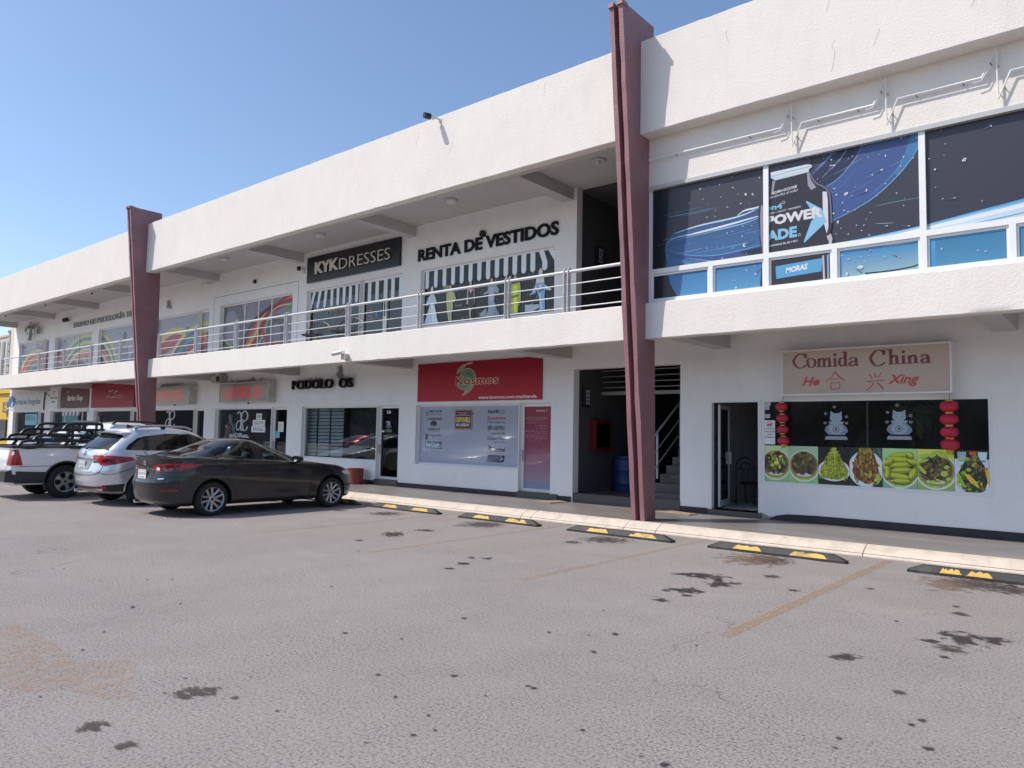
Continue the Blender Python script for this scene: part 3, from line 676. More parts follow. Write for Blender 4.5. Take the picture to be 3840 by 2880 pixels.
# stair hall behind the nearer pillar
st = LOW['stair']
B(MB().box(st[0], st[1], YW+.02, YW+1.6, ZW, .35), 'hall_step', GRANITE)
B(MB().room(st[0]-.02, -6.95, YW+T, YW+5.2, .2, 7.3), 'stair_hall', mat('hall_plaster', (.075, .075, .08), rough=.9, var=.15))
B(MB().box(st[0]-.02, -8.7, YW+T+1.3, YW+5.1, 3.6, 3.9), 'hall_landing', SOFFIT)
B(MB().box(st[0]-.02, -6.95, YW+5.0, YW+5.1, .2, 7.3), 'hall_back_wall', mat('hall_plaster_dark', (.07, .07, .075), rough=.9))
sx0 = Q('S4', YW+.5)(985, 1400)[0]
sm = MB(); NST = 12
stair = B(MB().box(sx0, st[1], YW-.02, YW+.55, ZW, .37), 'staircase', GRANITE)
for i in range(NST):
    MB().box(sx0+.02+(.0 if i < 3 else .0), -7.0, YW+.12+.28*i, YW+.12+.28*(i+3), .30+.18*i, .30+.18*(i+1)).build('step', GRANITE, stair)
hr = MB()
for q in (0, 1.05, 2.1): hr.box(sx0+.05, sx0+.09, YW+.45+q, YW+.49+q, .75+q*.64, 1.75+q*.64)
for h in (1.72, 1.35, 1.02): hr.tube([(sx0+.07, YW+.35, h-.06), (sx0+.07, YW+3.2, h+2.85*.64)], .022 if h == 1.72 else .012, 8)
hr.build('handrail', mat('hall_rail_paint', (.42, .42, .43), .4), stair, smooth=40)
lr = MB()
for z in (3.04, 2.90, 2.77, 2.64): lr.tube([(st[0], YW+1.2, z+.14), (st[1], YW+1.2, z+.14)], .014, 6)
for x in (-8.95, -7.55): lr.box(x-.03, x+.03, YW+1.18, YW+1.21, 2.66, 3.5)
lr.box(st[0], st[1], YW+1.15, YW+1.25, 2.60, 2.68)
B(lr, 'landing_rail', mat('landing_rail_paint', (.3, .3, .3), .4))
# ================================================================ SIGNS, PRINTS AND FITTINGS
BLACK = mat('black_acrylic', (.012, .012, .015), rough=.3)
LETK = mat('black_letter_foam', (.006, .006, .008), rough=.6, spec=.25)
FILM = print_mat('window_film', .35, .08, .35)
PAPER = print_mat('paper_print', .55)
VINYL = print_mat('banner_print', .5, .0, .3)
GS = 1.75          # prints in the balcony's shade are brighter things than they look in the picture
GL = 1.45
def panes(win, y, x0, x1, z0, z1, name, draw, m=FILM, gain=1.0):
    a = Art(y, (x0, x1, z0, z1), gain, .00005); draw(a); return a.build(name, win, m)

# ---- energy-drink advert across the near window band -------------------------------------------
yb = YC+.062
p4 = Q('B4', yb); p5 = Q('B5', yb)
rnd = random.Random(3)
def shards():
    out = []
    for reg, pts in (('B4', [(575, 530, 22), (655, 505, 14), (762, 492, 16), (890, 520, 26), (1010, 585, 24), (1080, 585, 24), (940, 582, 12), (470, 670, 12), (603, 630, 9), (775, 610, 9), (650, 677, 7), (835, 705, 18), (965, 672, 14), (1050, 678, 8), (723, 745, 12), (718, 795, 13), (640, 803, 16), (680, 893, 8), (790, 850, 9), (985, 888, 11), (1070, 885, 10), (835, 955, 20), (885, 942, 9), (745, 985, 5), (980, 985, 18), (1100, 950, 10), (475, 1055, 7), (640, 1100, 12), (800, 1080, 11), (740, 1090, 7), (1000, 1070, 34), (890, 1100, 14), (790, 1195, 14), (1020, 1150, 10), (685, 1190, 5), (905, 1212, 34), (975, 1200, 9), (410, 1222, 12), (360, 1150, 6), (1065, 340, 14), (1145, 425, 14), (880, 420, 12), (220, 580, 3), (232, 787, 3), (265, 850, 4),
                            (1830, 310, 22), (1700, 440, 11), (1868, 190, 9), (1760, 245, 10), (1700, 215, 11), (1860, 530, 15), (1880, 592, 14), (1975, 578, 30), (1940, 665, 12), (1850, 765, 14), (1960, 740, 12), (1895, 850, 26), (1990, 968, 24), (1925, 910, 14), (1880, 965, 8), (700, 1340, 16), (1020, 1310, 20), (1110, 1345, 22), (890, 1410, 10), (915, 1410, 12), (1015, 1450, 14), (880, 1362, 8), (920, 1478, 20), (1100, 1270, 14), (1170, 1335, 12)]),
                     ('B5', [(40, 440, 14), (60, 490, 18), (180, 437, 14), (215, 410, 10), (345, 418, 10), (432, 398, 8), (490, 410, 13), (455, 525, 17), (380, 568, 12), (240, 668, 9), (165, 720, 24), (330, 698, 22), (70, 680, 10), (85, 733, 11), (210, 740, 8), (640, 418, 11), (720, 427, 12), (745, 258, 12), (620, 262, 10), (400, 285, 10), (540, 577, 8), (490, 640, 10), (615, 497, 7), (580, 718, 15), (640, 822, 10), (500, 990, 16), (680, 990, 20), (310, 985, 14), (250, 985, 8), (180, 1060, 17), (355, 1065, 14), (365, 880, 12), (330, 935, 8), (145, 860, 10), (180, 870, 9), (60, 888, 12), (75, 1055, 8), (290, 1028, 12), (420, 740, 8), (650, 765, 7), (235, 860, 6), (1145, 440, 28), (1060, 760, 17), (965, 765, 10), (1290, 785, 14), (985, 310, 7), (950, 200, 7), (1362, 160, 16), (900, 523, 12), (905, 670, 9), (975, 407, 6), (850, 435, 8), (185, 1265, 18), (280, 1335, 34), (170, 1388, 24), (595, 1245, 16), (485, 1242, 10), (360, 1195, 14), (290, 1242, 7), (315, 1280, 7), (955, 1180, 12), (1320, 1200, 16), (1255, 1192, 8), (305, 1388, 24), (350, 1235, 6)])):
        f = Q(reg, yb); ox, oy, s = REG[reg]
        for x, y, r in pts:
            out.append((f(x, y), r/s*.0029))
    return out
SH = shards()
def streak(a, reg, pts, w, c, c2=None, n=8):
    f = Q(reg, yb); k = 1/REG[reg][2]*.0038
    P = smooth_line([f(*p) for p in pts], n); m = len(P)
    ws = [w*k*max(.08, math.sin(math.pi*min(1, max(0, (i+.5)/m)))**.6) for i in range(m)]
    a.stroke(P, ws, c, c2)
def advert(a):
    f4, f5 = p4, p5; far = XC
    x0, z0, x1, z1 = MX[0]-.1, ZB0, far, ZB1
    a.poly([(x0, z0), (x1, z0), (x1, z1), (x0, z1)], (60, 62, 74), (66, 66, 76))
    a.poly([(x0, z0), f4(215, 1560), f4(250, 1000), f4(280, 490), (x0, z1+.1)], (30, 33, 42), (34, 36, 46))  # shadow of the pillar beside it, coloured into the print as a darker strip
    # the blue ring of water: big body, rims, dark inner hollow
    body = [f4(330, 945), f4(560, 880), f4(930, 790), f4(1140, 705), f4(1300, 640), f4(1310, 1250), f4(1180, 1560), f4(360, 1555), f4(290, 1430), f4(255, 1290), f4(245, 1050)]
    a.poly(body, (70, 135, 190), (62, 82, 125))
    a.poly([f4(260, 1160), f4(420, 1160), f4(700, 1170), f4(960, 1120), f4(1180, 1080), f4(1180, 1135), f4(900, 1200), f4(640, 1225), f4(400, 1200)], (58, 84, 130), (66, 96, 150))
    a.poly([f4(950, 1140), f4(1180, 1080), f4(1185, 1150), f4(1060, 1165)], (42, 44, 60))
    a.poly([f4(640, 1330), f4(1180, 1240), f4(1180, 1480), f4(640, 1520)], (96, 158, 200), (74, 130, 180))
    a.poly([f4(255, 1280), f4(330, 1370), f4(640, 1330), f4(620, 1560), f4(355, 1560), f4(290, 1440)], (88, 150, 200), (72, 126, 178))
    for pts, w, c in (([(330, 960), (560, 885), (930, 800), (1140, 715)], 16, (200, 228, 245)), ([(340, 1000), (600, 940), (900, 860), (1140, 790)], 22, (226, 238, 248)), ([(420, 1005), (700, 935), (1000, 860), (1150, 800)], 11, (170, 205, 235)),
                      ([(255, 1060), (300, 1020), (380, 985), (500, 960)], 14, (120, 180, 220)), ([(260, 1110), (420, 1160), (700, 1170), (1000, 1110), (1180, 1060)], 9, (110, 165, 220)), ([(450, 1195), (760, 1225), (1010, 1200), (1180, 1150)], 8, (140, 190, 232)),
                      ([(380, 1230), (560, 1255), (900, 1240), (1180, 1190)], 12, (96, 150, 205)), ([(930, 790), (1000, 740), (1100, 715), (1180, 690)], 18, (225, 236, 246)), ([(300, 1260), (260, 1180), (250, 1080), (300, 1020)], 10, (92, 150, 190))):
        streak(a, 'B4', pts, w, c)
    # right-hand half of the ring
    half = [f5(-180, 620), f5(-60, 480), f5(130, 300), f5(190, 250), f5(360, 180), f5(790, 90), f5(770, 310), f5(690, 440), f5(560, 590), f5(400, 740), f5(210, 860), f5(40, 960), f5(-80, 1010)]
    a.poly(half, (66, 92, 150), (74, 92, 140))
    a.poly([f5(300, 300), f5(240, 420), f5(90, 600), f5(-120, 720), f5(-150, 600), f5(20, 440), f5(150, 300), f5(220, 240)], (46, 52, 78))
    a.poly([f5(790, 80), f5(775, 320), f5(690, 450), f5(590, 570), f5(560, 560), f5(650, 420), f5(700, 250), f5(712, 90)], (66, 120, 168), (82, 138, 185))
    for pts, w, c in (([(780, 300), (690, 450), (560, 600), (400, 745), (210, 865), (20, 960)], 9, (120, 175, 225)), ([(690, 250), (640, 420), (540, 570), (360, 740)], 6, (100, 150, 205)), ([(300, 300), (230, 440), (90, 600), (-60, 700)], 10, (112, 145, 190)), ([(180, 330), (100, 450), (-40, 590)], 9, (125, 160, 205)), ([(60, 360), (0, 440), (-80, 520)], 7, (130, 165, 210)), ([(260, 480), (160, 620), (0, 760)], 6, (84, 116, 170)), ([(400, 828), (560, 790), (790, 752)], 9, (100, 128, 128)), ([(400, 970), (480, 968), (560, 962)], 4, (180, 190, 200))):
        streak(a, 'B5', pts, w, c)
    # the bright arc sweeping out to the far panes
    arc = [(-40, 1150), (200, 1110), (500, 1050), (790, 985), (1000, 930), (1300, 850), (1640, 760), (2100, 610), (2700, 380)]
    up = smooth_line([f5(x, y) for x, y in arc], 6)
    a.poly(up + [(up[-1][0], z0), (up[0][0], z0)], (70, 150, 205), (104, 176, 222))
    for d, w, c in ((14, 20, (150, 196, 232)), (34, 26, (236, 238, 240)), (66, 22, (198, 220, 234)), (110, 16, (206, 204, 196))):
        P = [f5(x, y+d+max(0, (x-800))*.03) for x, y in arc]; L = smooth_line(P, 6); k = .0019
        a.stroke(L, [w*k*(.35+1.6*i/len(L)) for i in range(len(L))], c)
    a.poly([f5(130, 1215), f5(770, 1115), f5(770, 1340), f5(130, 1410)], (150, 180, 190), (66, 142, 196))
    a.poly([f5(900, 1105), f5(1570, 1015), f5(3000, 800), f5(3000, 1240), f5(1585, 1250), f5(905, 1325)], (92, 150, 184), (66, 132, 172))
    a.stroke(smooth_line([f5(300, 1385), f5(520, 1362), f5(700, 1330), f5(770, 1305)]), .02, (40, 48, 56))
    for k in range(26):
        t = k/25; x = 700+rnd.uniform(-1, 1)*420; y = 930+rnd.uniform(-1, 1)*200; l = rnd.uniform(60, 200)
        streak(a, 'B4', [(x-l, y+l*.22), (x, y), (x+l, y-l*.24)], rnd.uniform(2, 5), rnd.choice([(110, 150, 200), (150, 186, 222), (92, 130, 184)]), n=4)
    for k in range(22):
        x = rnd.uniform(-60, 640); y = rnd.uniform(250, 760); l = rnd.uniform(40, 130)
        if y < 300+(640-x)*.1 or y > 980-x*.95+rnd.uniform(0, 60): continue
        streak(a, 'B5', [(x-l, y+l*.55), (x, y), (x+l, y-l*.62)], rnd.uniform(2, 5), rnd.choice([(104, 130, 182), (126, 156, 204), (88, 112, 166)]), n=4)
    # ice shards
    for (x, z), r in SH:
        n = rnd.randint(4, 6); t0 = rnd.uniform(0, 6); e = rnd.uniform(.3, .8); ca, sa = math.cos(t0), math.sin(t0)
        pt = []
        for k in range(n):
            t = 2*math.pi*k/n+rnd.uniform(-.3, .3); rr = r*rnd.uniform(.7, 1.25); u, v = rr*math.cos(t), rr*e*math.sin(t); pt.append((x+u*ca-v*sa, z+u*sa+v*ca))
        a.poly(pt, (224, 224, 228))
        if r > .018: a.poly([(x+(p[0]-x)*.5, z+(p[1]-z)*.5) for p in pt[:4]], (150, 160, 176))
        if r > .017 and rnd.random() < .4: 
            dx_, dz_ = x-f4(1500, 900)[0], z-f4(1500, 900)[1]; l = math.hypot(dx_, dz_); a.stroke([(x, z), (x-dx_/l*r*5, z-dz_/l*r*5)], [r*.7, r*.05], (110, 118, 138), (70, 74, 90))
    # the bottle
    bot = [f4(1195, 640), f4(1160, 680), f4(1140, 710), f4(1136, 830), f4(1150, 950), f4(1145, 1010), f4(1165, 1110), f4(1180, 1185), f4(1200, 1560), f4(1815, 1560), f4(1790, 1330), f4(1790, 1160), f4(1840, 1060), f4(1850, 1010), f4(1830, 950), f4(1843, 870), f4(1835, 640), f4(1820, 560), f4(1770, 505), f4(1660, 430), f4(1622, 350), f4(1622, 310), f4(1260, 380), f4(1285, 470)]
    a.poly(smooth_line(bot + [bot[0]], 3)[:-1], (54, 52, 60), (48, 48, 58))
    a.poly([f4(1250, 240), f4(1642, 180), f4(1642, 300), f4(1250, 380)], (84, 78, 94), (62, 58, 72))
    a.poly([f4(1250, 378), f4(1600, 300), f4(1648, 305), f4(1648, 325), f4(1620, 345), f4(1618, 372), f4(1300, 452), f4(1255, 430)], (196, 212, 224), (222, 230, 238))
    a.stroke(smooth_line([f4(1260, 420), f4(1420, 370), f4(1640, 318)]), .012, (150, 170, 190))
    hl = [([(1160, 690), (1190, 690), (1196, 900), (1186, 1000), (1200, 1170), (1180, 1170), (1158, 1000), (1152, 800)], (150, 142, 160)), ([(1750, 560), (1790, 560), (1800, 640), (1806, 900), (1790, 960), (1760, 850), (1752, 700)], (222, 218, 228)), ([(1790, 985), (1830, 960), (1846, 1010), (1836, 1060), (1800, 1100), (1812, 1040), (1796, 1010)], (190, 184, 196)), ([(1600, 380), (1620, 380), (1640, 450), (1690, 520), (1640, 545), (1610, 500)], (160, 154, 168)), ([(1270, 460), (1300, 450), (1280, 560), (1256, 600)], (150, 146, 162)), ([(1560, 1110), (1590, 1105), (1550, 1180), (1530, 1180)], (140, 134, 146)), ([(1400, 1150), (1420, 1120), (1440, 1180)], (110, 104, 116))]
    for p, c in hl: a.poly([f4(*q) for q in p], c)
    a.stroke(smooth_line([f4(1622, 372), f4(1680, 470), f4(1770, 520), f4(1815, 580), f4(1828, 700), f4(1838, 860)]), .02, (120, 116, 134))
    a.stroke([f4(1755, 1170), f4(1765, 1400)], .03, (190, 188, 196)); a.stroke([f4(1800, 1165), f4(1805, 1400)], .03, (150, 160, 180))
    # lettering on the bottle: it climbs with the label's curve
    def put(s, q0, q1, h, c, bold=.0, shear=0, clipx=None):
        (xa, za), (xb, zb) = p4(*q0), p4(*q1); v, f = text_geo(s, bold, shear, 0); a.text(s, xa, xb, za, za+h, c, bold, shear, zb-za)
    Wh = (226, 224, 228); Bl = (140, 194, 226); k = .00118
    put('RECUPERA 4 DE LOS IONES', (1268, 590), (1506, 520), .044, Wh, .03, .2); put('que pierdes al sudar', (1230, 640), (1517, 560), .058, Wh, 0, .2)
    put('ion4', (1185, 750), (1365, 722), .095, Bl, .03); put('POTASIO - CALCIO - MAGNESIO', (1200, 790), (1543, 710), .030, Wh, .01)
    a.poly([f4(1588, 655), f4(1600, 650), f4(1745, 725), f4(1785, 850), f4(1575, 1050), f4(1572, 1035), f4(1640, 850), f4(1680, 790)], (142, 196, 228))
    put('POWER', (1215, 893), (1752, 800), .165, Wh, .05); put('ADE', (1215, 1042), (1506, 990), .175, Bl, .05); put('VITAMINAS B3, B6 Y B12', (1235, 1095), (1512, 1040), .036, Wh, .02)
    a.poly([f4(1640, 820), f4(1668, 800), f4(1690, 700), f4(1662, 706)], (226, 224, 228)) 
    a.ring(*f4(1378, 664), .02, .02, .006, Wh, 12); a.ring(*f4(1528, 972), .018, .018, .006, Wh, 12)
    a.poly([f4(1300, 1275), f4(1750, 1195), f4(1738, 1322), f4(1308, 1395)], (98, 166, 208)); put('MORAS', (1400, 1342), (1606, 1300), .092, (240, 242, 244), .03, .12)
for i, (o, x0, x1, xc) in enumerate(BAND):
    for a, b, c, d in ((x0, x1, ZT+.05, ZB1-.07), (x0+.03, xc-.07, ZB0+.07, ZT-.075), (xc+.07, x1-.03, ZB0+.07, ZT-.075)):
        panes(o, yb, a, b, c, d, 'pane', advert, FILM, .80)

# ---- outline of old sign tubes over the near windows
TUBE = mat('white_glass_tube', (.72, .70, .66), rough=.3)
qt = Q('B3', YC-.07); u0 = qt(250, 1083); pitch = qt(1098, 868)[0]-u0[0]
unit = [(250, 1083), (880, 925), (990, 692), (1001, 1100), (1098, 868)]
ux = [(qt(*p)[0]-u0[0], qt(*p)[1]) for p in unit]
for k in range(-1, 5):
    nm = ['first bent white sign tube above the advert window, next to the maroon pillar', 'bent white sign tube above the dark end pane of the advert', 'bent white sign tube above the bottle advert', 'bent white sign tube above the blue water arc', 'bent white sign tube farthest along the near block'][min(k+1, 4)] if k < 4 else 'bent white sign tube beyond the end of the picture on the near block'
    xb = u0[0]+pitch*k; rt = thing('sign_tube', nm, 'sign', (xb, YC, ux[0][1]), 'old sign tubes on the upper wall')
    pts = [(xb+a, YC-.07, z) for a, z in ux]
    if k == -1: pts[0] = (P1[1]+.03, YC-.07, Q('B1', YC-.07)(565, 1420)[1])
    MB().tube(pts[:3], .012, 8).build('tube', TUBE, rt, smooth=40); MB().tube(pts[2:4], .012, 8).build('tube', TUBE, rt, smooth=40); MB().tube(pts[3:], .012, 8).build('tube', TUBE, rt, smooth=40)
    MB().tube([(pts[1][0]-.10, YC-.085, pts[1][2]-.06), (pts[1][0]+.0, YC-.085, pts[1][2]-.045), (pts[1][0]+.10, YC-.08, pts[1][2]+.12)], .008, 6).build('tube', TUBE, rt)
    for a, b, t in ((0, 1, .22), (0, 1, .78), (1, 2, .55), (2, 3, .3), (2, 3, .85), (3, 4, .45)):
        x = pts[a][0]+(pts[b][0]-pts[a][0])*t; z = pts[a][2]+(pts[b][2]-pts[a][2])*t
        MB().tube([(x, YC-.07, z), (x+.012, YC, z-.02)], .008, 6).build('clip', mat('grey_clip', (.2, .2, .2), .6), rt)

# ---- restaurant: lightbox sign
def lightbox(name, label, x0, x1, z0, z1, y0, y1, facecol, facecol2, group=None, gain=GL, frame=None):
    t = thing(name, label, 'sign', ((x0+x1)/2, y1, z0), group); fm = frame or ALU; w_ = .028
    MB().box(x0, x1, y0+.012, y1, z0, z1).build('sign_box', fm, t)
    fr = MB().box(x0, x1, y0, y0+.012, z1-w_, z1).box(x0, x1, y0, y0+.012, z0, z0+w_).box(x0, x0+w_, y0, y0+.012, z0+w_, z1-w_).box(x1-w_, x1, y0, y0+.012, z0+w_, z1-w_); fr.build('frame', fm, t)
    a = Art(y0+.008, (x0+w_, x1-w_, z0+w_, z1-w_), gain, .0005); a.rect(x0, x1, z0, z1, facecol, facecol2); return t, a
yc = YW-.26
f = Q('B7', yc)
tl, tr, br_, bl_ = f(587, 116), f(1724, 55), f(1732, 398), f(588, 418)
t, a = lightbox('restaurant_sign', 'cream lightbox sign with dark red Comida China lettering above the food posters', tl[0], br_[0], (bl_[1]+br_[1])/2, (tl[1]+tr[1])/2, yc, YW-.0, (158, 142, 130), (166, 148, 134))
t['category'] = 'sign'
REDK = (98, 16, 36); RED2 = (158, 36, 32)
def serif(a, fn, glyphs, c, nib, foot):
    for strokes in glyphs:
        for kind, pts in strokes:
            if kind == 's': a.stroke(smooth_line([fn(*p) for p in pts], 5), 0, c, nib=nib)
            elif kind == 'f': (x, z) = fn(*pts); a.rect(x-foot*.5, x+foot*.5, z-nib[0]*.5, z+nib[0]*.6, c)
            elif kind == 'd': a.ell(*fn(*pts), nib[1]*.52, nib[1]*.52, c)
            elif kind == 'b': a.poly([fn(*p) for p in pts], c)
def CC(x, y, k=1.0):
    P = lambda pts: [(x+k*p, y+k*q) for p, q in pts]
    return [('s', P([(84, 14), (58, 3), (34, 8), (10, 36), (6, 58), (26, 88), (56, 96), (90, 76)])), ('s', P([(84, 0), (84, 30)]))]
gl = [CC(665, 136),
      [('s', [(785, 168), (768, 176), (764, 198), (772, 220), (788, 227), (806, 220), (814, 198), (808, 176), (785, 168)])],
      [('s', [(838, 168), (840, 224)]), ('s', [(840, 188), (858, 168), (872, 176), (874, 224)]), ('s', [(874, 188), (894, 166), (908, 174), (910, 222)]), ('f', (840, 224)), ('f', (874, 223)), ('f', (911, 222))],
      [('s', [(946, 164), (948, 220)]), ('f', (948, 220)), ('d', (946, 142))],
      [('s', [(1012, 170), (992, 164), (978, 178), (976, 200), (988, 218), (1004, 214), (1016, 200)]), ('s', [(1014, 124), (1018, 216)]), ('f', (1022, 216)), ('f', (1010, 126))],
      [('s', [(1044, 176), (1060, 162), (1082, 164), (1088, 178), (1092, 212), (1104, 212)]), ('s', [(1088, 182), (1060, 190), (1046, 204), (1060, 218), (1084, 206)])],
      CC(1180, 110, 1.12),
      [('s', [(1318, 108), (1322, 204)]), ('s', [(1322, 168), (1342, 148), (1358, 156), (1362, 202)]), ('f', (1322, 205)), ('f', (1363, 203)), ('f', (1314, 110))],
      [('s', [(1404, 148), (1406, 200)]), ('f', (1406, 201)), ('d', (1403, 124))],
      [('s', [(1444, 148), (1447, 198)]), ('s', [(1447, 166), (1468, 146), (1484, 154), (1488, 196)]), ('f', (1447, 199)), ('f', (1489, 197))],
      [('s', [(1524, 156), (1542, 142), (1562, 146), (1568, 158), (1574, 192), (1590, 192)]), ('s', [(1568, 162), (1540, 170), (1528, 184), (1540, 198), (1564, 188)])]]
serif(a, f, gl, REDK, (.016, .050), .085)
def put7(s, x0, y0, x1, y1, c, **k):
    (xa, za), (xb, zb) = f(x0, y1), f(x1, y0); a.text(s, xa, xb, za, zb, c, **k)
put7('He', 728, 290, 842, 352, RED2, bold=.03, shear=.35); put7('Xing', 1300, 270, 1512, 358, RED2, bold=.025, shear=.35)
for pts, w in (([(948, 256), (925, 290), (884, 324)], .014), ([(948, 256), (975, 290), (1012, 314)], .020), ([(922, 308), (976, 304)], .012), ([(916, 334), (922, 376)], .014), ([(916, 334), (980, 328), (980, 372)], .013), ([(922, 374), (976, 370)], .012),
               ([(1178, 272), (1196, 302)], .016), ([(1210, 264), (1222, 296)], .016), ([(1256, 262), (1234, 300)], .014), ([(1156, 324), (1282, 312)], .014), ([(1208, 332), (1184, 362), (1156, 384)], .014), ([(1230, 330), (1254, 352), (1268, 376)], .020)):
    P = [f(*q) for q in pts]; a.stroke(smooth_line(P, 4) if len(P) > 2 and pts[0] != (916, 334) else P, w, RED2)
a.build('sign_face', t, print_mat('lightbox_face', .35, .2))

# ---- restaurant window: food posters along the foot of the glass
yp = YW+.026
fb, fc, fl = Q('B8', yp), Q('C1', yp), Q('L3', yp)
zp1 = fb(560, 738)[1]; zp0 = LOW['cc'][2]+.06
ex = [fb(198, 900)[0], fb(526, 900)[0], fb(891, 900)[0], fb(1280, 900)[0], fb(1690, 900)[0], fc(797, 1000)[0], fc(1260, 1000)[0], fc(1728, 1000)[0]]
GP = 1.55
def scatter(a, cx, cz, rx, rz, n, cols, r0, r1, e=(.35, .7), seed=1, hole=0, dirn=None):
    q = random.Random(seed)
    for i in range(n):
        t = q.uniform(0, 6.283); s = math.sqrt(q.uniform(hole, 1)); x, z = cx+rx*s*math.cos(t), cz+rz*s*math.sin(t); r = q.uniform(r0, r1); rot = q.uniform(0, 3.14) if dirn is None else q.gauss(*dirn); ee = q.uniform(*e)
        m = q.randint(5, 7); pt = []
        for k in range(m):
            u = r*math.cos(6.283*k/m)*q.uniform(.75, 1.2); v = r*ee*math.sin(6.283*k/m)*q.uniform(.75, 1.2); pt.append((x+u*math.cos(rot)-v*math.sin(rot), z+u*math.sin(rot)+v*math.cos(rot)))
        a.poly(pt, q.choice(cols))
def bowl(a, cx, cz, r, food, seed, rx=1.0):
    a.ell(cx, cz-.02*r, r*rx*1.05, r*1.06, (196, 208, 206), 36); a.ell(cx, cz, r*rx, r, (150, 178, 84), 36); a.ell(cx, cz+.06*r, r*.97*rx, r*.93, (128, 128, 60), 36); a.ell(cx, cz+.07*r, r*.86*rx, r*.82, (96, 70, 58), 36)
    a.ell(cx, cz-.62*r, r*.5*rx, r*.13, (188, 176, 164), 20); 
    for k in range(-3, 4):                                     # key pattern on the rim
        if k == 0: continue
        t = -math.pi/2+k*.30; x, z = cx+r*.91*rx*math.cos(t), cz+r*.91*math.sin(t); s = r*.075; ca, sa = math.cos(t+math.pi/2), math.sin(t+math.pi/2)
        a.stroke([(x+(p*ca-q*sa)*s, z+(p*sa+q*ca)*s) for p, q in ((-1, -.8), (-1, .8), (.8, .8), (.8, -.3), (-.2, -.3), (-.2, .2))], r*.022, (58, 74, 34))
    for k in range(14):
        t = .25+k*.2; a.ell(cx+r*.93*rx*math.cos(t), cz+r*.93*math.sin(t), r*.035, r*.02, (74, 84, 40), 6)
    food(a)
GRN = [(168, 186, 40), (132, 150, 34), (190, 200, 74), (110, 118, 30), (152, 164, 60)]; DRK = [(34, 30, 22), (48, 42, 26), (26, 24, 20), (64, 52, 30), (80, 74, 30)]; BRN = [(138, 98, 44), (112, 70, 34), (162, 130, 58), (88, 50, 34), (128, 112, 50)]
def poster(i, label, draw, bgc, bgc2):
    x0, x1 = ex[i], ex[i+1]-.004; a = Art(yp, (x0, x1, zp0, zp1), GP, .00003); a.rect(x0, x1, zp0, zp1, bgc, bgc2); draw(a, (x0+x1)/2, (zp0+zp1)/2, (x1-x0), (zp1-zp0)); o = a.build('food_poster', None, print_mat('poster_print', .3, .3)); tag(o, label, 'poster', 'food posters along the restaurant window')
def d0_(a, cx, cz, w_, h):
    def food(a): scatter(a, cx, cz+.02, w_*.40, h*.30, 110, DRK, .02, .05, seed=1); scatter(a, cx, cz+.05, w_*.38, h*.24, 34, GRN+BRN, .015, .04, seed=2); a.ell(cx+.02, cz+.02, .05, .04, (176, 198, 80)); a.ell(cx+.15, cz+.03, .05, .025, (96, 150, 70), rot=-.8); a.ell(cx-.06, cz-.03, .04, .03, (150, 180, 60))
    bowl(a, cx, cz-.02, w_*.54, food, 1)
def d1_(a, cx, cz, w_, h):
    def food(a): scatter(a, cx+.01, cz+.02, w_*.38, h*.30, 120, DRK, .02, .05, seed=3); scatter(a, cx+.01, cz+.04, w_*.36, h*.26, 40, [(120, 122, 40), (96, 100, 34), (84, 76, 40), (66, 60, 36)], .015, .045, seed=4, dirn=(1.9, .5))
    bowl(a, cx+.01, cz-.02, w_*.51, food, 2)
def d2_(a, cx, cz, w_, h):
    a.ell(cx, cz-.09, w_*.52, h*.27, (186, 206, 204), 36); a.ell(cx, cz-.06, w_*.50, h*.26, (206, 222, 218), 36)
    q = random.Random(9)
    a.poly([(cx-w_*.46, cz-.12), (cx-w_*.3, cz-.22), (cx+w_*.1, cz-.24), (cx+w_*.42, cz-.18), (cx+w_*.47, cz-.08), (cx+w_*.26, cz+.12), (cx+w_*.08, cz+.31), (cx-w_*.05, cz+.32), (cx-w_*.2, cz+.14), (cx-w_*.4, cz-.02)], (120, 134, 36))
    for i in range(420):
        z = q.uniform(-.23, .31); wd = w_*.46*(1-max(0, (z+.1)/.43))**.8; x = q.uniform(-wd, wd); l = q.uniform(.012, .035); t = q.gauss(1.57, .7)
        a.stroke([(cx+x-l*math.cos(t), cz+z-l*math.sin(t)), (cx+x+l*math.cos(t), cz+z+l*math.sin(t))], q.uniform(.005, .011), q.choice([(176, 190, 46), (150, 162, 40), (196, 206, 84), (112, 120, 34), (88, 92, 36)]))
    a.ell(cx-.10, cz-.36, .02, .02, (150, 160, 90), 8)
